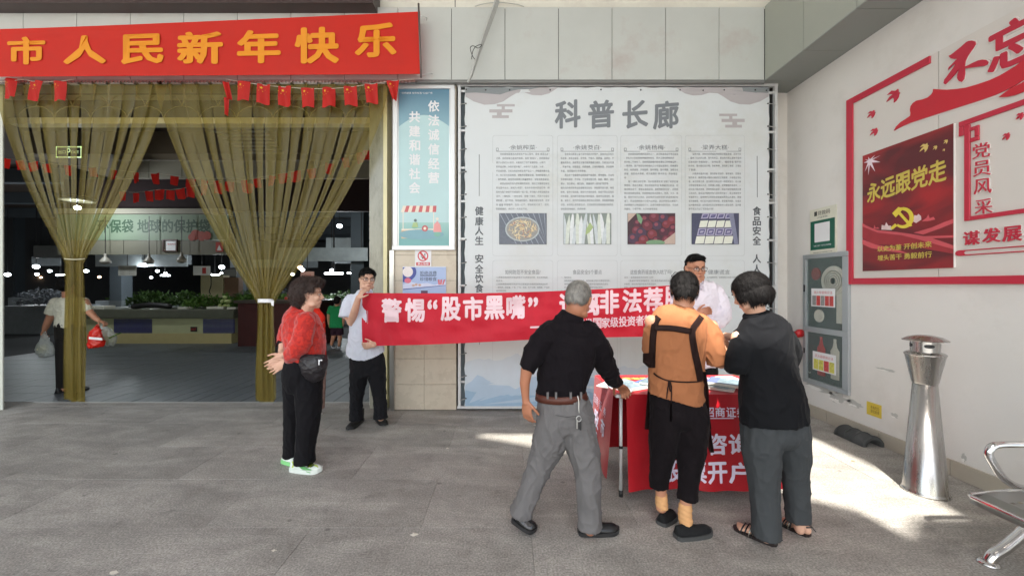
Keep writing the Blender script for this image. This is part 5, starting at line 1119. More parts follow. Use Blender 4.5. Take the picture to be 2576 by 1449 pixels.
text('small_print', '扫描二维码 了解产品 申请贷款', SR, (u0 + u1) / 2, v0 + .10, .24, .018, M['white'], cs, bold=0, off=.0018)
text('small_print', '本服务由银行提供 请妥善保管个人信息', SR, (u0 + u1) / 2, v0 + .025, .26, .014, ink2, cs, bold=0)
# fire cabinet
fc = thing('fire_cabinet', 'grey aluminium fire hose cabinet with two glass doors on the right wall', 'cabinet', (XW, 4.3, .4))
cy0, cy1, c0_, c1_ = 3.93 * k_ + .01, 4.555 * k_ - .01, Z(.392), Z(1.84)
am_ = mat('grey_aluminium', rgb(168, 173, 176), .4, .35, var=.04)
X0 = XW - .03
def cb_(name, y0, z0, y1, z1, x0=X0, x1=XW - .001, m=am_, p=fc, bev=.003): return box(name, (x0, y0, z0), (x1, y1, z1), m, p, bev)
zm = Z(1.0)
cb_('frame_bar', cy0, c0_, cy1, c0_ + .05); cb_('frame_bar', cy0, c1_ - .05, cy1, c1_); cb_('frame_bar', cy0, zm - .03, cy1, zm + .03)
cb_('frame_bar', cy0, c0_ + .051, cy0 + .075, zm - .031); cb_('frame_bar', cy1 - .05, c0_ + .051, cy1, zm - .031); cb_('frame_bar', cy0, zm + .031, cy0 + .075, c1_ - .051); cb_('frame_bar', cy1 - .05, zm + .031, cy1, c1_ - .051)
cb_('cabinet_back', cy0 + .076, c0_ + .051, cy1 - .051, c1_ - .051, XW - .004, XW - .001, mat('cabinet_inside', rgb(58, 66, 66), .6, var=.1), fc, 0)
gmat = mat('door_glass', rgb(170, 190, 186), .05, var=0, alpha=.10)
wl_h = mat('hose_white', rgb(196, 192, 180), .7, var=.1, vscale=20); rdp = mat('fire_red', rgb(170, 24, 28), .35)
bm = bmesh.new()
for k in range(5): add_lathe(bm, [(.035 + k * .026, -.006), (.05 + k * .026, -.008), (.058 + k * .026, 0)], (0, 0, 0), 28)
for v in bm.verts: x, y, z = v.co; v.co = Vector((XW - .012 + z, 4.14 * k_ + x, Z(1.54) + y * 1.0))
bm_obj('hose_reel', bm, wl_h, fc, True)
box('hose_tail', (XW - .014, 4.02 * k_, Z(1.1)), (XW - .005, 4.10 * k_, Z(1.5)), wl_h, fc)
bm = bmesh.new(); add_lathe(bm, [(.05, -.006), (.06, -.008), (.075, 0), (.03, .002)], (0, 0, 0), 24)
for v in bm.verts: x, y, z = v.co; v.co = Vector((XW - .012 + z, 4.33 * k_ + x, Z(1.16) + y))
bm_obj('nozzle_ring', bm, wl_h, fc, True)
poly('valve', ngon(-4.37 * k_, Z(1.62), .06, .07), side(), .006, .02, mat('dim_valve_red', rgb(130, 40, 44), .4), fc)
for yy in (4.12, 4.3):
    bm = bmesh.new(); add_lathe(bm, [(.0, -.24), (.055, -.235), (.058, .1), (.03, .14), (.018, .2), (.02, .24)], (0, 0, 0), 16)
    for v in bm.verts: x, y, z = v.co; v.co = Vector((XW - .012 + y * .12, yy * k_ + x, Z(.72) + z * .9))
    bm_obj('extinguisher', bm, rdp if yy > 4.2 else wl_h, fc, True)
for z0, z1, nm_ in ((zm + .032, c1_ - .052, 'upper_glass'), (c0_ + .052, zm - .032, 'lower_glass')):
    cb_(nm_, cy0 + .076, z0, cy1 - .051, z1, XW - .024, XW - .022, gmat, fc, 0)
SG = side(XW - .026)
def notice(nm_, y0, y1, z0, z1, ttl, cols):
    r = poly(nm_, rect(-y1, z0, -y0, z1), SG, 0, .001, M['white'], fc)
    text('title', ttl, SG, -(y0 + y1) / 2, z1 - (z1 - z0) * .22, (y1 - y0) * .78, (z1 - z0) * .16, mat('sign_red', rgb(196, 60, 70)), r, bold=.02, off=.0015)
    n_ = len(cols)
    for k, c_ in enumerate(cols):
        a = -y1 + .015 + (y1 - y0 - .03) * k / n_; b = a + (y1 - y0 - .03) / n_ - .006
        poly('picture', rect(a, z0 + .012, b, z0 + (z1 - z0) * .6), SG, .0012, .0016, mat('pic_%s' % c_, {'r': rgb(190, 70, 66), 'y': rgb(214, 196, 90), 'g': rgb(140, 136, 136)}[c_], .5, var=.35, vscale=40), r)
notice('hydrant_notice', 4.10 * k_, 4.42 * k_, Z(1.262), Z(1.46), '消火栓使用方法', 'grgrr')
notice('extinguisher_notice', 4.09 * k_, 4.40 * k_, Z(.56), Z(.766), '灭火器使用方法', 'yyry')
cb_('latch', cy1 - .035, Z(1.42), cy1 - .02, Z(1.5), X0 - .006, X0, M['black'], fc, 0); cb_('latch', cy1 - .035, Z(.72), cy1 - .02, Z(.78), X0 - .006, X0, M['black'], fc, 0)
ys_ = thing('warning_sticker', 'small yellow warning sticker low on the right wall', 'sticker', (XW, 3.7, .35))
(u0, v1), (u1, _) = ws(2180.5, 1008), ws(2218, 1030); v0 = v1 - .125
poly('sheet', rect(u0, v0, u1, v1), side(), .0005, .0015, mat('warning_yellow', rgb(216, 190, 70), .5, var=.06, vscale=20), ys_)
text('print', '有电危险\n请勿触摸', side(), (u0 + u1) / 2 + .01, (v0 + v1) / 2, .09, .07, mat('print_brown', rgb(120, 92, 40), .5), ys_, bold=0, off=.002)
# ================================================================== props on the forecourt
# fire pipe in the corner
hp = thing('fire_pipe', 'red painted fire pipe with a hose valve in the wall corner behind the women', 'pipe', at(1995, 870, 4.75))
rp_ = mat('pipe_red', rgb(176, 30, 34), .35, var=.06)
tube('pipe', spline([at(1968, 850, 4.74), at(1980, 842, 4.72), at(1996, 840, 4.68), at(2010, 842, 4.62)], 4), .035, rp_, hp, 12)
tube('down_pipe', [at(1982, 845, 4.73), at(1988, 880, 4.72), at(1992, 905, 4.72)], .03, rp_, hp, 12)
bar('valve_box', 1992, 868, 2009, 905, 4.62, 4.70, rp_, hp, .006); tube('valve_cap', [at(2008, 838, 4.64), at(2015, 838, 4.60)], .045, rp_, hp, 12)
# ash bin
ab = thing('steel_ash_bin', 'tall waisted stainless steel ash bin with a domed cap near the wall', 'bin', (3.04, 2.86, 0))
bs = mat('polished_steel', (.5, .49, .475), .27, 1.0, var=.04, vscale=20, bump=.05, bscale=200, stretch=(1, 1, .03))
c = (3.04, 2.86, 0)
bm = bmesh.new(); add_lathe(bm, [(.128, .0), (.13, .01), (.126, .016), (.12, .03), (.066, .785)], c, 48); bm_obj('lower_cone', bm, bs, ab, True)
bm = bmesh.new(); add_lathe(bm, [(.066, .786), (.072, .80), (.106, .985), (.112, .995), (.112, 1.0), (.1, 1.012), (.08, 1.018)], c, 48); o = bm_obj('upper_cone', bm, bs, ab, True); smooth_angle(o, 30)
bm = bmesh.new(); add_lathe(bm, [(.078, 1.017), (.078, 1.098)], c, 48, False); bm_obj('neck', bm, bs, ab, True)
bm = bmesh.new(); add_lathe(bm, [(.02, 1.095), (.122, 1.096), (.124, 1.10), (.09, 1.122), (.04, 1.135), (.001, 1.138)], c, 48); o = bm_obj('cap', bm, bs, ab, True); smooth_angle(o, 50)
for a0 in (-2.1, -.6, 1.0, 2.6):
    bm = bmesh.new(); vs = []
    for k in range(16):
        t = 2 * math.pi * k / 16; a = a0 + .36 * math.copysign(abs(math.cos(t)) ** .7, math.cos(t)); z = 1.062 + .014 * math.sin(t); vs.append(bm.verts.new((c[0] + .0795 * math.cos(a), c[1] + .0795 * math.sin(a), z)))
    cv_ = bm.verts.new((c[0] + .0800 * math.cos(a0), c[1] + .0800 * math.sin(a0), 1.062))
    for k in range(16): bm.faces.new((vs[k], vs[(k + 1) % 16], cv_))
    bm_obj('ash_slot', bm, M['black'], ab)
# rubber cable ramp by the wall
rr_ = thing('rubber_ramp', 'short black half round rubber cable cover lying along the wall', 'cable cover', (3.38, 3.76, 0))
bm = bmesh.new(); L0 = []
for y in (3.64, 3.97):
    for r in (.095, .062):
        L0.append([bm.verts.new((3.40 + r * math.cos(t) * 1.05, y, max(0.001, r * math.sin(t)))) for t in np.linspace(0, math.pi, 15)])
for k in range(14):
    bm.faces.new((L0[0][k], L0[0][k + 1], L0[2][k + 1], L0[2][k])); bm.faces.new((L0[1][k], L0[1][k + 1], L0[3][k + 1], L0[3][k]))
    bm.faces.new((L0[0][k], L0[0][k + 1], L0[1][k + 1], L0[1][k])); bm.faces.new((L0[2][k], L0[2][k + 1], L0[3][k + 1], L0[3][k]))
rub = mat('grey_black_rubber', rgb(66, 68, 68), .7, var=.15, bump=.4, bscale=60)
bm_obj('shell', bm, rub, rr_, True)
for k in range(4): tube('rib', [(3.40 + .096 * math.cos(t) * 1.05, 3.655 + k * .1, .098 * math.sin(t) + .001) for t in np.linspace(.1, math.pi - .1, 12)], .004, rub, rr_, 5)
# waiting bench
wb = thing('steel_bench', 'perforated steel waiting bench with curved chrome armrest, cut by right edge', 'bench', (2.6, 1.8, 0))
chm = mat('chrome', (.72, .72, .72), .09, 1.0, var=.02)
def arm(y):
    return spline([(2.86, y, .40), (2.74, y, .42), (2.66, y, .47), (2.60, y, .56), (2.585, y, .60), (2.60, y, .632), (2.64, y, .645), (2.74, y, .648), (2.98, y, .648), (3.04, y, .63)], 5)
for y in (2.11, 1.0): tube('armrest', arm(y), .018, chm, wb, 14)
for y in (2.12, .9):
    tube('leg', spline([(2.60, y, .012), (2.625, y, .05), (2.70, y, .10), (2.86, y, .24), (2.98, y, .34)], 5), .027, chm, wb, 14)
    bm = bmesh.new(); add_lathe(bm, [(.045, 0), (.045, .008), (.03, .02)], (2.595, y, 0), 20); bm_obj('foot', bm, chm, wb, True)
tube('beam', [(2.95, 2.2, .33), (2.95, .5, .33)], .03, chm, wb, 12)
ss = mat('perforated_steel', (.55, .55, .54), .3, 1.0, var=.04)
for sx0 in (1.48, .86):
    bm = bmesh.new(); ny, nx = 18, 14; y0, y1 = sx0, sx0 + .55
    prof = lambda s: (2.385 + .5 * s, .425 + .018 * math.sin(s * 3.1) - .045 * max(0, .12 - s) / .12)
    g = [[bm.verts.new((prof(i / nx)[0], y0 + (y1 - y0) * j / ny, prof(i / nx)[1])) for i in range(nx + 1)] for j in range(ny + 1)]
    for j in range(ny):
        for i in range(nx):
            q = (g[j][i], g[j][i + 1], g[j + 1][i + 1], g[j + 1][i]); ctr = sum((v.co for v in q), Vector()) / 4
            if 1 < i < nx - 1 and 1 < j < ny - 2 and j % 2 == 0:
                inn = [bm.verts.new(ctr + (v.co - ctr) * .5) for v in q]
                for k in range(4): bm.faces.new((q[k], q[(k + 1) % 4], inn[(k + 1) % 4], inn[k]))
            else: bm.faces.new(q)
    bmesh.ops.solidify(bm, geom=bm.faces[:], thickness=.003); bm_obj('seat', bm, ss, wb)
    tube('seat_edge', [(2.385, y0, .415), (2.38, y0 + .02, .418), (2.38, y1 - .02, .418), (2.39, y1, .42), (2.6, y1 + .003, .437), (2.88, y1, .43)], .011, chm, wb, 10)
    tube('seat_rim', [(2.385, y0, .415), (2.6, y0 - .003, .437), (2.88, y0, .43)], .011, chm, wb, 10)
for sx0 in (1.48, .86):
    bm = bmesh.new(); add_box(bm, (2.94, sx0, .5), (2.95, sx0 + .55, .95)); bmesh.ops.rotate(bm, verts=bm.verts[:], cent=(2.94, sx0, .5), matrix=Matrix.Rotation(.28, 3, 'Y')); bm_obj('backrest', bm, ss, wb)
# folding table and cloth
tx0, tx1, ty0, ty1, tz = .76, 1.93, 2.76, 3.32, .735
tb_ = thing('folding_table', 'folding table with thin metal legs under the red cloth', 'table', ((tx0 + tx1) / 2, (ty0 + ty1) / 2, 0))
box('tabletop', (tx0 + .01, ty0 + .01, tz - .03), (tx1 - .01, ty1 - .01, tz - .004), M['alu'], tb_, .004)
for x in (.815, 1.88):
    for y in (2.80, 3.26):
        tube('leg', [(x, y, tz - .03), (x, y, .02)], .0125, M['alu'], tb_, 12); tube('foot', [(x, y, .0), (x, y, .045)], .015, M['black'], tb_, 12); tube('collar', [(x, y, .34), (x, y, .36)], .0145, M['black'], tb_, 12)
tc_ = thing('tablecloth', 'bright red printed tablecloth hanging over the folding table', 'tablecloth', ((tx0 + tx1) / 2, ty0, tz))
tcm = mat('satin_red', rgb(172, 6, 26), .5, var=.06, vscale=4, bump=.15, bscale=180, transl=.08, sheen=.1, wr=.4)
def TF(u, v, h=0.0):     # front drop: u = world x, v = world z
    d = (tz - v); y = ty0 - .012 - .03 * d - .03 * math.sin(u * 9 + .6) * d - .018 * math.sin(u * 23 + 1 + v * 2) * d - .02 * d * d
    return Vector((u + .05 * d * (1 if u > 1.5 else -.25) * abs(u - 1.35), y - h, v))
def grid(name, fn, u0, u1, v0, v1, nx, ny, m, parent):
    bm = bmesh.new(); g = [[bm.verts.new(fn(u0 + (u1 - u0) * i / nx, v0 + (v1 - v0) * j / ny)) for i in range(nx + 1)] for j in range(ny + 1)]
    for j in range(ny):
        for i in range(nx): bm.faces.new((g[j][i], g[j][i + 1], g[j + 1][i + 1], g[j + 1][i]))
    return bm_obj(name, bm, m, parent, True)
grid('front_drop', lambda u, v: TF(u, v), .84, tx1 + .01, .085, tz + .003, 60, 30, tcm, tc_)
grid('top', lambda u, v: Vector((u, v, tz + .003 + .0015 * noise.noise(Vector((u * 9, v * 9, 0))))), tx0 - .01, tx1 + .01, ty0 - .012, ty1 + .01, 40, 20, tcm, tc_)
def TL(u, v, h=0.0):     # left drop, u = world y
    d = (tz - v); x = tx0 - .012 - .05 * d - .014 * math.sin(u * 14) * d - .03 * d * d * math.sin(u * 5)
    return Vector((x - h, u, v))
grid('side_drop', lambda u, v: TL(u, v + .04 * (ty1 - u)), ty0 - .005, ty1 + .01, .12, tz + .003, 26, 26, tcm, tc_)
grid('side_drop', lambda u, v: Vector((tx1 + .012 + .06 * (tz - v) + .012 * math.sin(u * 14) * (tz - v), u, v)), ty0, ty1 + .01, .10, tz + .003, 26, 26, tcm, tc_)
grid('back_drop', lambda u, v: Vector((u, ty1 + .012 + .04 * (tz - v) + .012 * math.sin(u * 14) * (tz - v), v)), tx0, tx1, .12, tz + .003, 30, 20, tcm, tc_)
def uf(px, py): return uv_back(px, py, ty0 - .02)
lv = mat('lilac_white_print', rgb(222, 214, 234), .6, var=.02)
for ch, px in zip('招商证券', (1784, 1811, 1838, 1864)): text('small_character', ch, TF, *uf(px, 1036), .066, .068, lv, tc_, bold=.022, off=.004, cut=.03)
u, v = uf(1784, 1051.5); u2, _ = uf(1880, 1051.5)
poly('rule', [(u - .03, v - .003), (u2, v - .003), (u2, v + .003), (u - .03, v + .003)], TF, .004, .0042, lv, tc_)
for ch, px in zip('理财咨询', (1694, 1747, 1801, 1853)): text('large_character', ch, TF, *uf(px, 1115), .135, .145, lv, tc_, bold=.035, off=.004, cut=.04)
for ch, px in zip('股票开户', (1694, 1747, 1799, 1851)): text('large_character', ch, TF, *uf(px, 1184), .135, .145, lv, tc_, bold=.035, off=.004, cut=.04)
TLm = lambda u, v, h: TL(-u, v, h)
for ch, y in zip('招商证券', (3.26, 3.18, 3.08, 2.94)): text('small_character', ch, TLm, -y, .57 - (3.3 - y) * .05, .075, .07, lv, tc_, bold=.02, off=.004, cut=.03)
for k, ch in enumerate('股市投'): text('large_character', ch, TLm, -3.18 + (.2 if k == 1 else 0), .42 if k < 2 else .26, .14, .14, lv, tc_, bold=.035, off=.004, cut=.04)
TT = lambda u, v, h: Vector((u, v, tz + .005 + h))
gp_ = mat('golden_print', rgb(240, 190, 90), .5)
text('top_lettering', '投资者教育基地', TT, 1.12, 3.19, .5, .075, gp_, tc_, bold=.03, off=.002); text('top_lettering', '关注我们', TT, 1.62, 3.2, .16, .06, lv, tc_, bold=.03, off=.002)
poly('blank_square', rect(1.73, 3.13, 1.88, 3.27), TT, .001, .002, M['white'], tc_)
# magazines
def mag(x, y, rz, n_, label, cm, w_=.20, l_=.27, z0=None):
    z = (tz + .0065) if z0 is None else z0
    t = thing('magazine', label, 'magazine', (x, y, z), 'magazines laid out on the red table'); R = Matrix.Rotation(rz, 3, 'Z')
    def B(nm_, a, b, m_):
        bm = bmesh.new(); add_box(bm, a, b, .0008)
        for vv in bm.verts: vv.co = R @ vv.co + Vector((x, y, z))
        bm_obj(nm_, bm, m_, t)
    B('pages', (-w_ / 2 + .001, -l_ / 2 + .001, .0), (w_ / 2 - .002, l_ / 2 - .001, n_), mat('page_edges', rgb(216, 212, 204), .7))
    B('cover', (-w_ / 2, -l_ / 2, n_ + .0005), (w_ / 2, l_ / 2, n_ + .0015), cm)
    B('cover_picture', (-w_ / 2 + .015, -l_ / 2 + .04, n_ + .002), (w_ / 2 - .015, l_ / 2 - .07, n_ + .0024), mat('cover_photo', rgb(120, 140, 150), .25, var=.4, vscale=22))
    return t
mb_ = mat('blue_cover', rgb(96, 116, 160), .2, var=.25, vscale=12); mg_ = mat('grey_cover', rgb(150, 156, 160), .22, var=.25, vscale=12); mt = mat('teal_cover', rgb(110, 130, 140), .2, var=.3, vscale=10)
mag(.92, 2.97, .5, .012, 'white edged magazine under the old man hand', mg_)
mag(.84, 2.94, .9, .006, 'thin white magazine at the left corner of the table', mat('pale_cover', rgb(206, 204, 210), .22, var=.2, vscale=12))
mag(1.13, 2.96, .75, .02, 'blue covered magazine in the middle left of the table', mb_)
mag(1.16, 2.93, .9, .012, 'dark magazine on top of the blue covered one', mt, z0=tz + .03)
mag(1.55, 2.93, .95, .014, 'grey magazine leftmost on the right side of the table', mg_)
mag(1.66, 2.94, .9, .02, 'thick blue grey magazine in the middle of the right pile', mb_, z0=tz + .024)
mag(1.80, 2.95, .85, .012, 'light magazine at the far right of the table', mg_)
# held banner
HB = thing('held_banner', 'long red cloth banner with white characters held between two men', 'banner', at(1340, 800, 3.9))
def hb_top(px): return 737 + (0 if px < 1150 else -(px - 1150) ** 1.5 * .00145) - .0 + 1.2 * math.sin((px - 915) / 200)
def hb_bot(px): return 870 - (px - 915) * .0335 + 2.0 * math.sin((px - 900) / 110)
def hb_y(px): return 3.92 - (px - 915) / 855 * .34
def HS(px, v, h=0.0):
    t, b_ = hb_top(px), hb_bot(px); py = b_ + (t - b_) * v
    e = math.exp(-(px - 912) / 60)
    y = hb_y(px) + .036 * noise.noise(Vector((px / 45, v * 2.2, 1))) + .022 * noise.noise(Vector((px / 55 + v * 3, v * 5, 5))) + .022 * math.sin(px / 22 + v * 5) * math.exp(-(px - 912) / 150) + .03 * e * math.sin((px - 912) / 9 + v * 2) + .01 * math.sin(px / 130 - v * 2)
    x0 = px + e * (-4 + 10 * (v - .5) ** 2) 
    return at(x0, py, y - h)
grid('cloth', lambda u, v: HS(u, v), 914, 1767, 0, 1, 150, 20, mat('crimson_banner_cloth', rgb(208, 34, 54), .7, var=.06, vscale=3, bump=.2, bscale=120, transl=.25, wr=.7), HB)
pw_ = mat('pinkish_white_print', rgb(236, 206, 212), .65, var=.02)
def htext(ch, px, py, w_, h_, bold):
    t, b_ = hb_top(px), hb_bot(px); text('character', ch, HS, px, (b_ - py) / (b_ - t), w_, h_ / (b_ - t), pw_, HB, bold=bold, off=.007, cut=0)
def htextc(ch, px, py, w_, h_, bold):
    # cut finely so that the letters follow the cloth
    t, b_ = hb_top(px), hb_bot(px); H_ = b_ - t
    V, F = glyphs(ch, 0, 0, 0, 1.0, 2)
    if not len(V): return
    lo, hi = V.min(0), V.max(0); sx, sy = w_ / (hi[0] - lo[0]), h_ / (hi[1] - lo[1]); mid = (lo + hi) / 2
    bm = bmesh.new(); bb = bold
    for k, (ax, ay) in enumerate([(0, 0), (bb, 0), (-bb, 0), (0, bb), (0, -bb), (bb * .7, bb * .7), (-bb * .7, -bb * .7), (bb * .7, -bb * .7), (-bb * .7, bb * .7)]):
        vs = [bm.verts.new(((q[0] + ax - mid[0]) * sx, (q[1] + ay - mid[1]) * sy, k * .0001)) for q in V]
        for f in F:
            try: bm.faces.new([vs[i] for i in f])
            except ValueError: pass
    a = -w_ / 2
    while a < w_ / 2:
        bmesh.ops.bisect_plane(bm, geom=bm.verts[:] + bm.edges[:] + bm.faces[:], plane_co=(a, 0, 0), plane_no=(1, 0, 0)); a += 5.7
    a = -h_ / 2
    while a < h_ / 2:
        bmesh.ops.bisect_plane(bm, geom=bm.verts[:] + bm.edges[:] + bm.faces[:], plane_co=(0, a, 0), plane_no=(0, 1, 0)); a += 7
    for vv in bm.verts:
        x, y, z = vv.co; vv.co = HS(px + x, (b_ - py + y) / H_, .006 + z)
    bm_obj('character', bm, pw_, HB, recalc=False)
for ch, px, py, w_ in (('警', 986, 781, 47), ('惕', 1044, 780, 47), ('股', 1134, 777, 47), ('市', 1190, 776, 47), ('黑', 1244, 774, 47), ('嘴', 1298, 773, 45), ('远', 1432, 768, 47), ('离', 1484, 764, 47), ('非', 1533, 760, 46), ('法', 1590, 757, 46), ('荐', 1643, 753, 46), ('股', 1696, 750, 46)):
    htextc(ch, px, py, w_, 56, .036)
for ch, px, py in (('“', 1088, 766), ('”', 1341, 760)): htextc(ch, px, py, 22, 20, .03)
x = 1338
for ch in '——招商证券国家级投资者教育': 
    y = 823 - (x - 1338) * .062
    if ch == '—': htextc(ch, x + 8, y, 24, 3.5, .01); x += 38
    else: htextc(ch, x + 3, y, 20, 25, .026); x += 21.4
# ================================================================== people
def skin(n_, r, g, b): return mat(n_, rgb(r, g, b), .5, var=.05, vscale=18, bump=.1, bscale=220)
def cloth(n_, r, g, b, **k):
    a = dict(rough=.85, var=.06, vscale=10, bump=.35, bscale=260, sheen=.02, spec=.14, wr=.45); a.update(k); return mat(n_, rgb(r, g, b), **a)
hair_black = mat('black_hair', rgb(17, 15, 15), .7, var=.25, vscale=30, bump=1.0, bscale=160, stretch=(1, 1, .25), spec=.18)
def hair_mat(n_, r, g, b): return mat(n_, rgb(r, g, b), .5, var=.3, vscale=34, bump=1.0, bscale=150, stretch=(1, 1, .3))
def chain(bm, pts, n=14, side=None, rc=True):
    """pts: (px, py, D, rpx) or with a 5th value, the half depth in metres"""
    R = []
    for p in pts:
        k = p[2] / FD; rx = p[3] * k; ry = p[4] if len(p) > 4 else rx
        R.append((at(p[0], p[1], p[2]), rx, ry, side))
    add_rings(bm, R, n, True, rc)
def smooth_chain(pts, k=3):
    if any(len(p) == 5 for p in pts): pts = [p if len(p) == 5 else (*p, p[3] * p[2] / FD) for p in pts]
    return [tuple(q) for q in spline(pts, k)]
class Head:
    def __init__(s, c, fwd, up=(0, 0, 1), size=1.0):
        s.c = Vector(c); f = Vector(fwd).normalized(); u = Vector(up); r = f.cross(u).normalized(); u = r.cross(f).normalized()
        s.f, s.r, s.u, s.s = f, r, u, size
        s.R = Matrix((r, f, u)).transposed()
    def p(s, x, y, z): return s.c + (s.r * x + s.f * y + s.u * z) * s.s
    def ell(s, bm, c, r, rot=None, seg=20, rg=14):
        R = s.R if rot is None else s.R @ rot
        add_ell(bm, s.p(*c), [q * s.s for q in r], R, seg, rg)
def add_head(bm, H, wide=1.0, neck=None):
    e = lambda c, r, rot=None: H.ell(bm, c, r, rot)
    e((0, -.012, .030), (.074 * wide, .092, .085)); e((0, .012, -.03), (.066 * wide, .074, .078)); e((0, .035, -.062), (.052 * wide, .052, .050)); e((0, .058, -.092), (.026 * wide, .026, .020))
    e((0, .066, .045), (.050, .022, .034)); e((0, .079, .022), (.046, .010, .010))                       # forehead, brow ridge
    for s in (-1, 1):
        e((s * .036, .062, -.022), (.024, .022, .026)); e((s * .046 * wide, .028, -.075), (.02, .034, .022)) # cheek, jaw corner
        e((s * .013, .088, -.032), (.009, .011, .008))
        R = Matrix.Rotation(s * .35, 3, 'Z'); e((s * .076 * wide, -.006, -.004), (.007, .016, .029), R); e((s * .081 * wide, -.012, .006), (.006, .015, .02), R)
    add_rings(bm, [(H.p(0, .078, .022), .007 * H.s, .008 * H.s), (H.p(0, .092, -.005), .009 * H.s, .010 * H.s), (H.p(0, .104, -.026), .012 * H.s, .011 * H.s), (H.p(0, .092, -.036), .010 * H.s, .006 * H.s)], 10, True, True)
    e((0, .082, -.056), (.021, .011, .0055)); e((0, .080, -.066), (.018, .011, .006)); e((0, .076, -.06), (.024, .012, .013))
def face(H, t, glasses=None, brow='brow', lips=True, wide=1.0):
    wm = mat('eye_white', rgb(214, 206, 200), .3); im_ = mat('dark_iris', rgb(28, 18, 14), .15); lm_ = mat('lip', rgb(158, 92, 84), .5, var=.05)
    for s in (-1, 1):
        bm = bmesh.new(); H.ell(bm, (s * .031, .0795, .004), (.0125, .008, .0052), seg=12, rg=8); o = bm_obj('eye', bm, wm, t, True)
        bm = bmesh.new(); H.ell(bm, (s * .031, .0855, .0035), (.0052, .0035, .005), seg=10, rg=8); bm_obj('iris', bm, im_, o, True)
        bm = bmesh.new(); add_rings(bm, [(H.p(s * .017, .084, .0085), .0012, .0012), (H.p(s * .031, .088, .0105), .0017, .0017), (H.p(s * .045, .080, .007), .0011, .0011)], 6, True, True); bm_obj('eyelid_line', bm, hair_black, t, True)
        bm = bmesh.new(); add_rings(bm, [(H.p(s * .015, .089, .022), .0022, .0022), (H.p(s * .031, .0895, .028), .0036, .003), (H.p(s * .049, .077, .024), .0015, .0015)], 8, True, True); bm_obj('eyebrow', bm, hair_black, t, True)
    bm = bmesh.new(); add_rings(bm, [(H.p(-.021, .083, -.0605), .0015, .002), (H.p(0, .093, -.061), .0022, .0045), (H.p(.021, .083, -.0605), .0015, .002)], 8, True, True); bm_obj('lips', bm, lm_, t, True)
    if glasses:
        g = bpy.data.objects.new('glasses', None); COL.objects.link(g); g.parent = t
        for s in (-1, 1):
            pts = [H.p(s * .034 + .0235 * math.copysign(abs(math.cos(a)) ** .6, math.cos(a)), .099 - .006 * abs(math.cos(a)) , .002 + .0165 * math.copysign(abs(math.sin(a)) ** .7, math.sin(a))) for a in np.linspace(0, 2 * math.pi, 21)]
            tube('rim', pts, .0019, glasses, g, 6)
            tube('temple', [H.p(s * .058, .094, .008), H.p(s * .072 * wide, .06, .010), H.p(s * .079 * wide, .0, .012), H.p(s * .076 * wide, -.02, .0)], .0018, glasses, g, 6)
            bm = bmesh.new(); vs = [bm.verts.new(H.p(s * .034 + .022 * math.cos(a), .0975, .002 + .015 * math.sin(a))) for a in np.linspace(0, 2 * math.pi, 16)[:-1]]; bm.faces.new(vs); bm_obj('lens', bm, mat('lens', rgb(220, 226, 228), .05, var=0, alpha=.12), g)
        tube('bridge', [H.p(-.011, .099, .006), H.p(0, .101, .008), H.p(.011, .099, .006)], .0018, glasses, g, 6)
def hair(t, H, parts, m, seed=0, voxel=.006, strands=2600, droop=.03, keep=None, curl=0.0, amp=.004, name='hair', slen=(.02, .05)):
    bm = bmesh.new()
    for c, r in parts: H.ell(bm, c, r)
    fn = lambda p: amp * (noise.noise(p * 45 + Vector((seed, 0, 0))) + .6 * noise.noise(p * 90))
    o = fuse(name, bm, m, t, voxel, 2, fn, keep=(lambda co: keep(Vector(((co - H.c).dot(H.r), (co - H.c).dot(H.f), (co - H.c).dot(H.u))) / H.s)) if keep else None)
    me = o.data; q = random.Random(seed); rl = rootloc(o)
    if not len(me.polygons) or not strands: return o
    bm = bmesh.new(); crown = H.p(0, -.03, .12)
    np_ = len(me.polygons)
    for _ in range(strands):
        f = me.polygons[q.randrange(np_)]; p = Vector(f.center) + rl; nrm = Vector(f.normal)
        d = (p - crown); d = d - nrm * d.dot(nrm); d -= Vector((0, 0, 1)) * .6 * d.length
        d += Vector((q.uniform(-1, 1), q.uniform(-1, 1), q.uniform(-1, 1))) * (.03 + curl)
        d = (d - nrm * d.dot(nrm)).normalized(); L_ = q.uniform(*slen); w2 = nrm.cross(d).normalized() * .0008
        a = p + nrm * .001; b_ = p + d * L_ * .5 + nrm * (.0015 + curl * .02); c_ = p + d * L_ * (1 if curl else .9) + nrm * ((-.3 if not curl else 0) * L_ * .25 + q.random() * .002) - Vector((0, 0, droop * L_ * .3))
        v = [bm.verts.new(a - w2), bm.verts.new(a + w2), bm.verts.new(b_ + w2), bm.verts.new(b_ - w2), bm.verts.new(c_)]
        bm.faces.new((v[0], v[1], v[2], v[3])); bm.faces.new((v[3], v[2], v[4]))
    bm_obj('hair_strands', bm, m, o, False, kind='stuff', recalc=False)
    return o
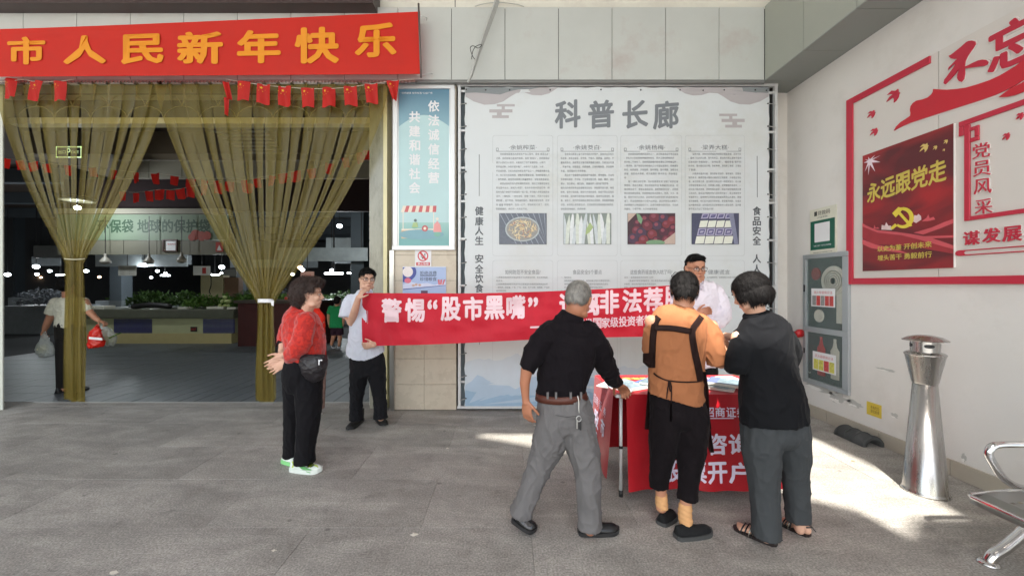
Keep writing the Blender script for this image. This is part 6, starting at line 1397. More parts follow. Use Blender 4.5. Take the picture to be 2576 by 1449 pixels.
def add_hand(bm, wrist, d, n, thumb, s=1.0, curl=.35, spread=.06, fc=None):
    """palm and five separate fingers; d along the hand, n out of the palm, thumb towards the thumb side"""
    W = Vector(wrist); d = Vector(d).normalized(); n = Vector(n); n = (n - d * n.dot(d)).normalized(); t = n.cross(d)
    if t.dot(Vector(thumb)) < 0: t = -t
    # palm
    add_rings(bm, [(W - d * .02 * s, .024 * s, .018 * s, t), (W + d * .012 * s, .027 * s, .017 * s, t), (W + d * .05 * s, .038 * s, .0155 * s, t), (W + d * .085 * s, .040 * s, .0135 * s, t), (W + d * .097 * s, .036 * s, .010 * s, t)], 14, True)
    for k, (off, L_) in enumerate(((.029, .072), (.010, .082), (-.010, .077), (-.029, .060))):
        c_ = (fc[k] if fc else curl); p = W + d * .088 * s + t * off * s; dr = (d + t * spread * (1.5 - k)).normalized(); pts = [(p - dr * .012 * s, .0095 * s, .0095 * s)]
        a = 0
        for j, f in enumerate((.45, .3, .25)):
            a += c_ * (1.0, 1.2, .8)[j]; q = dr * math.cos(a) + n * math.sin(a); p = p + q * L_ * f * s
            r_ = (.0088, .008, .0068)[j] * s; pts.append((p, r_, r_))
        add_rings(bm, pts, 9, True, True)
    p = W + d * .02 * s + t * .024 * s; pts = [(p, .013 * s, .013 * s)]
    for L_, (a, b_) in ((.035, (.75, .25)), (.03, (.45, .4)), (.026, (.2, .55))):
        q = (d * .75 + t * a + n * b_ * (.5 + curl)).normalized(); p = p + q * L_ * s; pts.append((p, (.0115 - .0015 * (len(pts) - 1)) * s, (.0105 - .0012 * (len(pts) - 1)) * s))
    add_rings(bm, pts, 9, True, True)
def shoe(name, t, heel, toe, m, sole, w_=.042, h_=.075, collar=True, sole_h=.022, toe_h=.045, up=None):
    heel = Vector(heel); toe = Vector(toe); d = (toe - heel); L_ = d.length; d.normalize(); up = Vector(up) if up else (Vector((0, 0, 1)) - d * d.z).normalized(); s = d.cross(up).normalized()
    Wp = lambda u: w_ * (.74 + .30 * math.sin(min(1, u / .75) * 1.9)) * math.sqrt(max(0, 1 - max(0, (u - .72) / .28) ** 2.2)) * math.sqrt(max(0, 1 - max(0, (.10 - u) / .12) ** 2))
    Hp = lambda u: (h_ - (h_ - toe_h) * min(1, max(0, (u - .30) / .38)) ** .8) * (1 if u < .78 else math.sqrt(max(0.02, 1 - ((u - .78) / .23) ** 2)))
    bm = bmesh.new(); loops = []
    for k in range(22):
        u = .0 + k / 21; wq, hq = max(.004, Wp(u)), max(.012, Hp(u)); c = heel + d * (L_ * u) + up * sole_h * .6; lp = []
        for j in range(14):
            a = 2 * math.pi * j / 14; x = math.cos(a); z = math.sin(a)
            zz = (z * (hq) if z > 0 else z * .006); lp.append(bm.verts.new(c + s * (x * wq * (1 - .25 * max(0, z) ** 2)) + up * zz))
        loops.append(lp)
    for a, b_ in zip(loops, loops[1:]):
        for j in range(14): bm.faces.new((a[j], a[(j + 1) % 14], b_[(j + 1) % 14], b_[j]))
    bm.faces.new(loops[0][::-1]); bm.faces.new(loops[-1]); o = bm_obj(name, bm, m, t, True)
    bm = bmesh.new(); lo = []; hi = []
    N = 30
    for k in range(N):
        u = k / (N - 1) if True else 0
    us_ = [i / 17 for i in range(18)]
    ring = [(u, 1) for u in us_] + [(u, -1) for u in us_[::-1]]
    for u, sg in ring:
        wq = max(.006, Wp(u) + .004); p = heel + d * (L_ * (u * 1.03 - .015)) + s * (sg * wq); lift = .012 * max(0, (u - .8) / .2) ** 2
        lo.append(bm.verts.new(p + up * (.001 + lift))); hi.append(bm.verts.new(p + up * (sole_h + lift)))
    n = len(lo)
    for i in range(n): bm.faces.new((lo[i], lo[(i + 1) % n], hi[(i + 1) % n], hi[i]))
    bm.faces.new(lo[::-1]); bm.faces.new(hi); bm_obj('sole', bm, sole, o)
    return o
SK = skin('skin_tan', 186, 132, 104); SKd = skin('skin_weathered', 168, 112, 84); SKl = skin('skin_light', 206, 162, 138)
F = folds
# ------------------------------------------------------------------ old man, black shirt and grey trousers
t = thing('person', 'grey haired old man in black shirt and grey trousers reaching to the table', 'person', gp(1415, 1335))
H = Head(at(1455, 757, 2.42), (.42, .78, -.48), (.1, .1, 1), .98)
bm = bmesh.new(); add_head(bm, H)
chain(bm, [(1432, 832, 2.43, 16), (1438, 800, 2.425, 20), (1450, 772, 2.42, 26)])
chain(bm, [(1424, 850, 2.43, 32, .05), (1418, 900, 2.42, 50, .09), (1412, 1000, 2.42, 46, .09)], side=(1, -.25, 0))
chain(bm, [(1372, 838, 2.41, 20), (1332, 908, 2.38, 17), (1325, 930, 2.36, 15.5), (1320, 965, 2.37, 13), (1322, 1000, 2.38, 9.5), (1323, 1010, 2.38, 10)])
add_hand(bm, at(1323, 1006, 2.38), (.08, .05, -1), (.6, .7, 0), (.7, .5, -.2), .96, .3)
chain(bm, [(1492, 845, 2.42, 20), (1517, 912, 2.48, 17), (1550, 962, 2.62, 11), (1556, 968, 2.66, 10)])
add_hand(bm, at(1554, 966, 2.65), (.55, .55, -.45), (.1, -.35, -.9), (-.5, .6, 0), .98, .45)
for kn in ([(1395, 1060, 2.44, 28), (1362, 1165, 2.45, 22), (1318, 1275, 2.44, 16), (1306, 1300, 2.43, 15)], [(1440, 1060, 2.42, 30), (1478, 1170, 2.38, 22), (1484, 1300, 2.36, 16), (1484, 1330, 2.36, 16)]): chain(bm, kn)
fuse('body', bm, SKd, t, .0055, 2)
face(H, t)
gh = hair_mat('grey_hair', 120, 116, 112)
_n = gh.node_tree; _m = [q for q in _n.nodes if q.type == 'TEX_NOISE']
for q in _m[:1]: q.inputs['Scale'].default_value = 60
_mx = [q for q in _n.nodes if q.type == 'MIX'][0]; _mx.inputs[6].default_value = rgb(22, 21, 21) + (1,); _mx.inputs[7].default_value = rgb(176, 172, 164) + (1,)
hair(t, H, [((0, -.022, .036), (.079, .092, .088)), ((0, -.05, .0), (.072, .062, .066)), ((0, .01, .075), (.06, .07, .045))], gh, 3, .006, 4200, 0, keep=lambda q: q.y < .075 - max(0, -q.z) * 1.2 and q.z > -.052 and not (q.z < .03 and q.y > .01), amp=.003, slen=(.012, .028))
bs_ = cloth('black_shirt', 18, 14, 18)
bm = bmesh.new(); sd_ = (1, -.2, 0)
chain(bm, smooth_chain([(1434, 798, 2.42, 30, .062), (1430, 815, 2.42, 44, .075), (1430, 838, 2.42, 66, .095), (1430, 870, 2.42, 71, .115), (1422, 915, 2.42, 69, .12), (1414, 955, 2.42, 62, .115), (1411, 985, 2.42, 61, .112), (1411, 996, 2.42, 59, .11)]), 20, sd_, False)
chain(bm, smooth_chain([(1384, 836, 2.41, 31), (1358, 870, 2.40, 31), (1336, 905, 2.38, 27), (1325, 925, 2.37, 22)]), 14, None, 'start')
chain(bm, [(1334, 911, 2.375, 24), (1323, 929, 2.365, 22.5)], 16, None, 'start')
chain(bm, smooth_chain([(1480, 838, 2.42, 32), (1503, 872, 2.43, 31), (1519, 912, 2.48, 27), (1537, 945, 2.57, 21), (1552, 962, 2.64, 17)]), 14, None, 'start')
fuse('shirt', bm, bs_, t, .007, 3, F(.010, (7, 7, 6), 1))
bm = bmesh.new(); chain(bm, [(1441, 788, 2.415, 29, .064), (1434, 806, 2.42, 36, .072)], 18, sd_, False); fuse('collar', bm, bs_, t, .006, 2)
gt = cloth('grey_trousers', 104, 102, 102, bscale=300)
bm = bmesh.new()
chain(bm, smooth_chain([(1411, 993, 2.42, 60, .112), (1415, 1015, 2.42, 67, .125), (1420, 1045, 2.42, 73, .135), (1420, 1072, 2.42, 66, .12), (1418, 1090, 2.42, 42, .08)]), 20, sd_, False)
chain(bm, smooth_chain([(1394, 1035, 2.425, 42, .125), (1390, 1075, 2.43, 44, .122), (1379, 1120, 2.44, 41, .105), (1361, 1165, 2.45, 34, .085), (1338, 1222, 2.44, 29), (1318, 1270, 2.43, 28), (1309, 1294, 2.43, 30)]), 16, None, 'start')
chain(bm, smooth_chain([(1444, 1035, 2.415, 42, .125), (1451, 1075, 2.41, 44, .122), (1463, 1120, 2.40, 41, .105), (1475, 1168, 2.38, 35, .087), (1482, 1230, 2.36, 30), (1483, 1290, 2.36, 28), (1484, 1328, 2.36, 31)]), 16, None, 'start')
fuse('trousers', bm, gt, t, .007, 7, F(.011, (9, 9, 5), 7))
bel = mat('brown_leather', rgb(78, 38, 26), .5, var=.15)
bm = bmesh.new(); chain(bm, [(1411, 986, 2.42, 63.5, .118), (1412, 1003, 2.42, 66.5, .122)], 28, sd_, False); bm_obj('belt', bm, bel, t, True)
for px in (1378, 1399, 1436, 1462): p = at(px, 994, 2.285 + (px - 1411) * .0002); box('belt_loop', (p.x - .006, p.y - .0, p.z - .022), (p.x + .006, p.y + .012, p.z + .016), gt, t)
pts = [at(1440 + 20 * math.cos(a) * 1.0, 1033 + 3, 2.27) for a in (0,)]
tube('pocket_seam', [at(1397, 1044, 2.272), at(1425, 1049, 2.262), at(1452, 1046, 2.268)], .0016, M['joint'], t, 5)
ky = thing('key_ring', 'bunch of keys hanging from the old man belt', 'keys', at(1456, 1045, 2.27))
tube('clip', spline([at(1453, 995, 2.275), at(1456, 1010, 2.268), at(1456, 1028, 2.262), at(1457, 1040, 2.26)], 3), .004, M['steel'], ky, 6)
tube('ring', [at(1456 + 6 * math.cos(a), 1053 + 7 * math.sin(a), 2.258) for a in np.linspace(0, 6.28, 14)], .0028, M['steel'], ky, 6)
for k, dx in enumerate((-4, 1, 5)): bm = bmesh.new(); add_box(bm, (0, 0, 0), (.008, .002, .05)); q = at(1454 + dx, 1078 + k * 2, 2.255 + k * .003); bmesh.ops.translate(bm, verts=bm.verts, vec=q); bm_obj('key', bm, M['black'] if k else M['steel'], ky)
bl = mat('black_leather', rgb(26, 26, 28), .28, var=.1, bump=.2, bscale=100); bls = mat('black_sole', rgb(34, 34, 35), .6)
shoe('shoe', t, at(1290, 1305, 2.43), at(1347, 1340, 2.36), bl, bls, .044, .068)
shoe('shoe', t, gp(1456, 1342), gp(1556, 1337) , bl, bls, .044, .07)
# ------------------------------------------------------------------ woman in orange shirt and apron
t = thing('person', 'woman with short black hair in orange shirt and brown apron, seen from behind', 'person', gp(1715, 1335))
H = Head(at(1722, 731, 2.42), (.34, .84, -.42), (.05, .1, 1), .90)
bm = bmesh.new(); add_head(bm, H)
chain(bm, [(1716, 790, 2.42, 28), (1718, 765, 2.42, 24), (1722, 745, 2.42, 25)])
chain(bm, [(1712, 800, 2.42, 45, .07), (1706, 900, 2.42, 50, .09), (1700, 1010, 2.42, 48, .09)])
chain(bm, [(1788, 822, 2.42, 18), (1806, 900, 2.40, 15), (1812, 915, 2.42, 14), (1820, 880, 2.52, 11), (1824, 862, 2.58, 9.5)])
add_hand(bm, at(1822, 866, 2.57), (-.05, .5, .75), (-.8, .3, 0), (-.3, -.4, .6), .9, .5)
chain(bm, [(1640, 810, 2.42, 18), (1648, 880, 2.46, 15), (1690, 900, 2.62, 11), (1740, 880, 2.70, 10)])
add_hand(bm, at(1740, 880, 2.70), (.9, .2, .2), (0, 0, 1), (.2, .8, 0), .9, .4)
chain(bm, [(1680, 1060, 2.42, 28), (1668, 1150, 2.44, 20), (1662, 1215, 2.46, 15), (1663, 1250, 2.47, 12.5), (1664, 1275, 2.47, 14)]); chain(bm, [(1735, 1060, 2.42, 28), (1732, 1150, 2.40, 20), (1728, 1230, 2.38, 16), (1724, 1280, 2.37, 13.5), (1724, 1312, 2.37, 15)])
fuse('body', bm, SK, t, .0055, 2)
face(H, t)
hair(t, H, [((0, -.02, .03), (.088, .104, .098)), ((0, -.05, -.02), (.078, .07, .085)), ((-.02, .01, .085), (.06, .06, .05)), ((.06, .03, .02), (.03, .06, .07)), ((-.06, .03, .02), (.03, .06, .07))], hair_black, 5, .006, 3600, .1, keep=lambda q: not (q.y > .045 and q.z < .05) and not (q.z < -.035 and q.y > -.01) and q.z > -.085)
bm = bmesh.new()
for k in range(4): tube('loose_lock', [H.p(-.02 - .004 * k, -.01, .11 + .003 * k), H.p(-.05 - .004 * k, -.02, .130 + .002 * k), H.p(-.085, -.03, .10 - .004 * k)], .0008, hair_black, t, 4)
os_ = cloth('orange_tee', 148, 96, 64)
bm = bmesh.new()
chain(bm, smooth_chain([(1717, 770, 2.42, 27, .055), (1715, 780, 2.42, 44, .07), (1711, 795, 2.42, 66, .09), (1708, 830, 2.42, 70, .11), (1704, 880, 2.42, 66, .118), (1701, 930, 2.42, 65, .122), (1699, 975, 2.42, 66, .13), (1699, 1012, 2.42, 67, .135)]), 20, (1, -.08, 0), False)
chain(bm, smooth_chain([(1762, 816, 2.42, 28), (1783, 848, 2.42, 31), (1797, 885, 2.41, 28), (1804, 915, 2.41, 25)]), 14, None, 'start')
chain(bm, smooth_chain([(1662, 814, 2.42, 27), (1648, 838, 2.42, 28), (1641, 862, 2.44, 27), (1642, 884, 2.46, 25)]), 14, None, 'start')
fuse('shirt', bm, os_, t, .007, 3, F(.009, (7, 7, 4), 11), cutp=(at(1699, 1002, 2.42), (at(1765, 1019, 2.42) - at(1633, 989, 2.42)).cross(Vector((0, 1, 0.0)))))
bm = bmesh.new(); chain(bm, [(1717, 768, 2.42, 25, .053), (1716, 776, 2.42, 31, .060)], 20, (1, 0, 0), False); fuse('neckband', bm, os_, t, .005, 2)
# apron straps laid on the back
am2 = cloth('brown_apron', 52, 36, 34, rough=.6)
sh_ob = t.children[[c.name.startswith('shirt') for c in t.children].index(True)]
from mathutils.bvhtree import BVHTree
def bvh(o):
    me = o.data; rl = rootloc(o); return BVHTree.FromPolygons([Vector(v.co) + rl for v in me.vertices], [tuple(p.vertices) for p in me.polygons])
def drape(tree, px, py, D, off=.004, maxd=1.0):
    o = Vector((0, 0, 1.5)); d = (at(px, py, D) - o); 
    h = tree.ray_cast(o, d.normalized(), 10)
    if h[0] is None: return at(px, py, D)
    return h[0] - d.normalized() * off
def strap(name, tree, pts, wpx, D, m, parent, off=.005, k=6):
    P_ = spline(pts, k); bm = bmesh.new(); a = []
    for i, p in enumerate(P_):
        q = P_[min(i + 1, len(P_) - 1)] - P_[max(i - 1, 0)]; nn = np.array([-q[1], q[0]]) / (np.hypot(*q[:2]) + 1e-9)
        W = wpx if not hasattr(wpx, '__len__') else wpx[0] + (wpx[1] - wpx[0]) * i / (len(P_) - 1)
        row = [drape(tree, p[0] + nn[0] * W * s, p[1] + nn[1] * W * s, D, off) for s in (-1, -.5, 0, .5, 1)]
        a.append(row)
    for s in range(5):     # keep the strap from falling off the silhouette
        for i in range(1, len(a)):
            if abs(a[i][s].y - a[i - 1][s].y) > .06: a[i][s].y = a[i - 1][s].y
    vs = [[bm.verts.new(v) for v in r] for r in a]
    for r0, r1 in zip(vs, vs[1:]):
        for s in range(4): bm.faces.new((r0[s], r0[s + 1], r1[s + 1], r1[s]))
    bmesh.ops.solidify(bm, geom=bm.faces[:], thickness=.002)
    return bm_obj(name, bm, m, parent, True)
tr_ = bvh(sh_ob)
ap = bpy.data.objects.new('apron', None); COL.objects.link(ap); ap.parent = t
strap('strap', tr_, [(1657, 797), (1650, 808), (1644, 835), (1641, 880), (1640, 925)], 8.5, 2.3, am2, ap)
strap('strap', tr_, [(1645, 825), (1690, 826), (1740, 834)], 7.5, 2.3, am2, ap, .007)
strap('strap', tr_, [(1766, 796), (1757, 808), (1742, 834), (1747, 880), (1757, 925), (1764, 960)], (7.5, 9.5), 2.3, am2, ap, .006)
strap('tie_cord', tr_, [(1644, 938), (1655, 947), (1680, 957), (1720, 961), (1756, 960)], 1.8, 2.3, am2, ap)
for q in ([(1683, 958), (1680, 975), (1677, 1003)], [(1686, 958), (1689, 985), (1688, 1030), (1688, 1060)], [(1684, 958), (1689, 972), (1687, 984), (1684, 975), (1684, 960)]):
    strap('tie_tail', tr_, q, 1.6, 2.3, am2, ap, .009)
# apron skirt panels at both sides, hanging in front of the legs
def apanel(name, L_, y):
    bm = bmesh.new(); rows = [[bm.verts.new(at(a + (b - a) * s, py, y + dy + .03 * math.sin(s * 3))) for s in np.linspace(0, 1, 7)] for (a, b, py, dy) in L_]
    for r0, r1 in zip(rows, rows[1:]):
        for s in range(6): bm.faces.new((r0[s], r0[s + 1], r1[s + 1], r1[s]))
    bmesh.ops.solidify(bm, geom=bm.faces[:], thickness=.002); return bm_obj(name, bm, am2, ap, True)
apanel('side_panel', [(1757, 1776, 935, -.10), (1760, 1783, 980, -.08), (1765, 1784, 1020, -.04), (1768, 1786, 1060, 0), (1772, 1790, 1095, .02), (1785, 1797, 1138, .03)], 2.42)
apanel('side_panel', [(1636, 1646, 930, 0), (1630, 1644, 975, .02), (1626, 1642, 1020, .03), (1622, 1640, 1080, .03)], 2.42)
apanel('front_panel', [(1636, 1780, 985, 0), (1630, 1785, 1040, .02), (1626, 1790, 1078, .04)], 2.62)
btm = cloth('black_trousers', 17, 12, 15)
bm = bmesh.new()
chain(bm, smooth_chain([(1700, 985, 2.42, 64, .12), (1703, 1015, 2.42, 66, .125), (1706, 1045, 2.42, 68, .13), (1707, 1072, 2.42, 50, .10)]), 20, (1, -.05, 0), False)
chain(bm, smooth_chain([(1680, 1020, 2.43, 38, .12), (1675, 1060, 2.43, 39, .118), (1669, 1110, 2.44, 35, .098), (1664, 1160, 2.45, 28), (1658, 1205, 2.46, 24), (1658, 1226, 2.46, 24)]), 16, None, 'start')
chain(bm, smooth_chain([(1732, 1020, 2.415, 38, .12), (1738, 1060, 2.41, 40, .118), (1740, 1110, 2.40, 37, .10), (1737, 1160, 2.39, 31), (1731, 1215, 2.38, 26), (1729, 1256, 2.37, 26)]), 16, None, 'start')
fuse('trousers', bm, btm, t, .007, 7, F(.007, (9, 9, 5), 13))
bm = bmesh.new()
sm_ = cloth('beige_sock', 206, 158, 110, bump=.5, bscale=120)
for q in ([(1664, 1246, 2.47, 14.5), (1664, 1262, 2.47, 15), (1666, 1278, 2.47, 15)], [(1724, 1275, 2.37, 16.5), (1723, 1295, 2.37, 16.5), (1726, 1315, 2.37, 17)]):
    bm = bmesh.new(); chain(bm, smooth_chain(q, 4), 16, None, 'start'); fuse('sock', bm, sm_, t, .005, 1, lambda p: .0014 * math.sin(p.z * 210 + 4 * p.x * 20))
sb = cloth('black_knit', 30, 31, 32); sg_ = mat('grey_black_sole', rgb(62, 64, 64), .6)
sho = shoe('shoe', t, gp(1661, 1322), gp(1694, 1297), sb, sg_, .042, .06, sole_h=.022)
sho = shoe('shoe', t, gp(1700, 1354), gp(1788, 1340), sb, sg_, .044, .064, sole_h=.024)
p = gp(1721, 1360); box('red_tab', (p.x - .012, p.y - .004, .002), (p.x + .012, p.y + .012, .02), mat('red_rubber', rgb(196, 60, 50), .5), sho)
# ------------------------------------------------------------------ woman in black t-shirt
t = thing('person', 'woman with bobbed black hair in black t-shirt, grey trousers and strappy sandals', 'person', gp(1945, 1345))
H = Head(at(1886, 737, 2.30), (-.52, .72, -.42), (-.05, .1, 1), .92)
bm = bmesh.new(); add_head(bm, H)
chain(bm, [(1906, 815, 2.31, 22), (1901, 785, 2.31, 23), (1891, 760, 2.30, 25)])
chain(bm, [(1910, 825, 2.30, 44, .06), (1928, 900, 2.30, 48, .08), (1945, 1040, 2.30, 52, .09)])
chain(bm, [(1858, 850, 2.30, 18), (1860, 920, 2.31, 15), (1852, 932, 2.33, 14), (1828, 915, 2.45, 11), (1812, 902, 2.52, 10)])
add_hand(bm, at(1815, 905, 2.50), (-.6, .3, .6), (0, 1, .4), (.4, .2, .6), .88, .4)
chain(bm, [(1950, 860, 2.45, 14), (1900, 875, 2.58, 12), (1840, 848, 2.62, 10.5), (1826, 846, 2.62, 10)])
add_hand(bm, at(1830, 846, 2.62), (-.9, .1, .0), (.1, -.2, -1), (0, .8, .3), .9, .55)
chain(bm, [(1920, 1080, 2.30, 30), (1925, 1200, 2.29, 22), (1926, 1320, 2.27, 14), (1927, 1350, 2.27, 13)]); chain(bm, [(1985, 1080, 2.31, 30), (2002, 1180, 2.33, 22), (2010, 1295, 2.34, 14), (2012, 1328, 2.34, 13)])
def foot(bm, heel, toe, ankle):
    heel = Vector(heel); toe = Vector(toe); d = (toe - heel); L_ = d.length; d.normalize(); s = d.cross(Vector((0, 0, 1))).normalized(); u = Vector((0, 0, 1))
    add_rings(bm, [(heel + d * .012 + u * .032, .022, .026, s), (heel + d * L_ * .2 + u * .038, .028, .034, s), (heel + d * L_ * .45 + u * .032, .032, .028, s), (heel + d * L_ * .68 + u * .026, .038, .018, s), (heel + d * L_ * .82 + u * .021, .040, .013, s)], 12, True, True)
    add_rings(bm, [(heel + d * L_ * .24 + u * .035, .026, .03), (Vector(ankle), .027, .03)], 12, True, True)
    for k, (o_, e_) in enumerate(((.028, 1.0), (.012, .98), (-.002, .95), (-.015, .91), (-.028, .86))):
        for sg in (1,): add_rings(bm, [(heel + d * L_ * .78 + s * o_ + u * .022, .009, .009), (heel + d * L_ * (e_ - .04) + s * o_ * 1.1 + u * .019, .0085 if k else .011, .0085)], 8, True, True)
h1, t1 = gp(1952, 1372), gp(1848, 1326); h2, t2 = gp(2036, 1349), gp(1962, 1312)
foot(bm, h1, t1, at(1928, 1352, 2.27)); foot(bm, h2, t2, at(2012, 1330, 2.34))
fuse('body', bm, SKl, t, .0055, 1)
face(H, t)
hair(t, H, [((0, -.02, .03), (.096, .112, .102)), ((0, -.035, -.03), (.094, .095, .085)), ((.045, .02, -.02), (.050, .068, .085)), ((-.045, .0, -.02), (.050, .07, .085))], hair_black, 9, .006, 4200, .3, keep=lambda q: not (q.y > .062 and q.z < .045 and abs(q.x) < .08) and q.z > -.098 and not (q.z < -.06 and q.y > .0), slen=(.015, .04), amp=.002)
tee = cloth('black_tee', 18, 19, 22)
bm = bmesh.new()
chain(bm, smooth_chain([(1901, 788, 2.30, 30, .058), (1906, 802, 2.30, 46, .070), (1914, 828, 2.30, 68, .09), (1922, 860, 2.30, 71, .11), (1930, 915, 2.30, 66, .115), (1937, 970, 2.30, 71, .13), (1944, 1020, 2.30, 76, .15), (1947, 1070, 2.30, 79, .158)]), 20, (1, .0, 0), False)
chain(bm, smooth_chain([(1872, 846, 2.31, 26), (1864, 872, 2.30, 30), (1857, 910, 2.30, 30), (1856, 932, 2.31, 28)]), 14, None, 'start')
chain(bm, smooth_chain([(1958, 836, 2.31, 27), (1980, 872, 2.35, 30), (1972, 915, 2.42, 30), (1950, 925, 2.5, 28)]), 14, None, 'start')
fuse('t_shirt', bm, tee, t, .007, 3, F(.010, (7, 7, 4), 17), cutp=(at(1945, 1056, 2.30), (at(2021, 1046, 2.30) - at(1870, 1066, 2.30)).cross(Vector((0, 1, 0.0)))))
bm = bmesh.new(); chain(bm, [(1900, 785, 2.30, 29, .056), (1902, 793, 2.30, 34, .062)], 20, (1, 0, 0), False); fuse('neckband', bm, tee, t, .005, 2)
g2t = cloth('grey_green_trousers', 62, 65, 67)
bm = bmesh.new()
chain(bm, smooth_chain([(1945, 1030, 2.30, 66, .115), (1947, 1060, 2.30, 73, .13), (1948, 1092, 2.30, 72, .13), (1950, 1118, 2.30, 48, .09)]), 20, None, False)
chain(bm, smooth_chain([(1918, 1055, 2.30, 42, .128), (1914, 1100, 2.30, 43, .122), (1917, 1160, 2.30, 40, .105), (1922, 1230, 2.29, 35), (1927, 1300, 2.28, 33), (1928, 1352, 2.27, 33)]), 16, None, 'start')
chain(bm, smooth_chain([(1978, 1055, 2.305, 42, .128), (1986, 1100, 2.31, 42, .12), (1994, 1150, 2.32, 37, .10), (2000, 1200, 2.33, 31), (2005, 1260, 2.34, 28), (2007, 1310, 2.34, 27)]), 16, None, 'start')
fuse('trousers', bm, g2t, t, .007, 7, F(.007, (8, 8, 3), 19))
# sandals
def sandal(h, to):
    h = Vector(h); to = Vector(to); d = to - h; L_ = d.length; d.normalize(); s = d.cross(Vector((0, 0, 1))).normalized(); u = Vector((0, 0, 1))
    bm = bmesh.new(); lo, hi = [], []
    us_ = [i / 15 for i in range(16)]
    for q, sg in [(x, 1) for x in us_] + [(x, -1) for x in us_[::-1]]:
        wq = max(.008, (.030 + .014 * math.sin(min(1, q / .8) * 1.9)) * math.sqrt(max(0, 1 - max(0, (q - .8) / .2) ** 2.3)) * math.sqrt(max(0, 1 - max(0, (.08 - q) / .09) ** 2)))
        p = h + d * (L_ * (q * 1.06 - .03)) + s * sg * wq; lo.append(bm.verts.new(p + u * .001)); hi.append(bm.verts.new(p + u * .013))
    n = len(lo)
    for i in range(n): bm.faces.new((lo[i], lo[(i + 1) % n], hi[(i + 1) % n], hi[i]))
    bm.faces.new(lo[::-1]); bm.faces.new(hi); so_ = bm_obj('sandal', bm, mat('dark_brown_sole', rgb(34, 26, 26), .5), t)
    sil = mat('silver_strap', rgb(150, 146, 136), .25, .7)
    for q, hh, m_ in ((.78, .046, bl), (.68, .054, bl), (.58, .06, sil), (.52, .064, bl)):
        pts = [h + d * (L_ * (q - .05 * math.sin(a))) + s * (.047 * math.cos(a)) + u * (.006 + hh * math.sin(a)) for a in np.linspace(0, math.pi, 11)]
        tube('strap', pts, .004, m_, so_, 6)
    pts = [h + d * L_ * .45 + s * .04 + u * .02, h + d * L_ * .2 + s * .036 + u * .045, h + d * .0 + s * .015 + u * .058, h - d * .01 + u * .06, h + d * .0 - s * .015 + u * .058, h + d * L_ * .2 - s * .036 + u * .045, h + d * L_ * .45 - s * .04 + u * .02]
    tube('heel_strap', spline(pts, 4), .0038, bl, so_, 6)
    tube('strap_end', [h + s * .02 + u * .058, h - d * .03 + s * .01 + u * .04], .003, bl, so_, 5)
sandal(h1, t1); sandal(h2, t2)
ear = thing('earring', 'small pearl drop earring on the woman in black', 'earring', H.p(-.085, -.0, -.035))
bm = bmesh.new(); add_ell(bm, H.p(-.088, .0, -.04), (.004, .004, .007), seg=8, rg=6); bm_obj('pearl', bm, M['white'], ear, True)
# leaflet in their hands
lf = thing('leaflet', 'small white leaflet held between the woman in orange and woman in black', 'leaflet', at(1812, 850, 2.62))
bm = bmesh.new(); vs = [bm.verts.new(at(*q)) for q in ((1800, 836, 2.66), (1826, 842, 2.60), (1828, 862, 2.60), (1802, 858, 2.66))]; bm.faces.new(vs); bmesh.ops.solidify(bm, geom=bm.faces[:], thickness=.001); bm_obj('paper', bm, M['white'], lf)
# ------------------------------------------------------------------ woman in red
t = thing('person', 'woman with curly brown hair in red jacket, hands clasped behind her back', 'person', gp(760, 1180))
D0 = 3.22
H = Head(at(778, 742, D0), (.93, .28, .0), (0, 0, 1), 1.0)
bm = bmesh.new(); add_head(bm, H)
chain(bm, [(763, 800, D0, 22), (768, 780, D0, 18), (775, 762, D0, 19)])
chain(bm, [(763, 810, D0, 36, .08), (765, 860, D0, 40, .1), (765, 930, D0, 36, .1)])
chain(bm, [(768, 815, D0 - .12, 15), (752, 885, D0 - .14, 12), (733, 905, D0 - .10, 10), (722, 910, D0 - .08, 8)])
add_hand(bm, at(724, 910, D0 - .08), (-.85, 0, -.42), (0, -1, .1), (-.3, 0, .9), .95, .12, .12)
chain(bm, [(738, 815, D0 + .12, 15), (713, 860, D0 + .12, 11), (709, 885, D0 + .08, 9), (712, 893, D0 + .02, 8)])
add_hand(bm, at(713, 893, D0 + .0), (-.75, -.1, -.6), (0, -1, .1), (-.4, 0, .8), .95, .15, .12)
chain(bm, [(750, 960, D0 + .06, 20), (739, 1050, D0 + .09, 14), (732, 1120, D0 + .115, 10), (731, 1155, D0 + .12, 11)]); chain(bm, [(776, 960, D0 - .04, 20), (775, 1050, D0 - .05, 15), (768, 1130, D0 - .04, 11), (768, 1168, D0 - .04, 12)])
fuse('body', bm, SKl, t, .0055, 2)
face(H, t)
brh = hair_mat('brown_hair', 56, 40, 34)
hair(t, H, [((0, -.03, .045), (.092, .105, .10)), ((0, -.07, .0), (.088, .075, .09)), ((0, -.075, -.05), (.068, .05, .06)), ((0, .03, .095), (.07, .075, .05)), ((-.05, .03, .05), (.045, .05, .06)), ((.05, .03, .05), (.045, .05, .06))], brh, 12, .006, 5200, .05, keep=lambda q: not (q.y > .055 and q.z < .06) and not (q.z < .015 and q.y > -.002) and q.z > -.10, curl=.5, amp=.010, slen=(.02, .045))
rj = bpy.data.materials.new('red_floral_jacket'); rj.use_nodes = True; n = rj.node_tree.nodes; L = rj.node_tree.links; b = n['Principled BSDF']; b.inputs['Roughness'].default_value = .8; b.inputs['Sheen Weight'].default_value = .3
g_ = n.new('ShaderNodeTexCoord'); v_ = n.new('ShaderNodeTexNoise'); v_.inputs['Scale'].default_value = 22; v_.inputs['Detail'].default_value = 5; v_.inputs['Distortion'].default_value = 1.5; L.new(g_.outputs['Object'], v_.inputs[0])
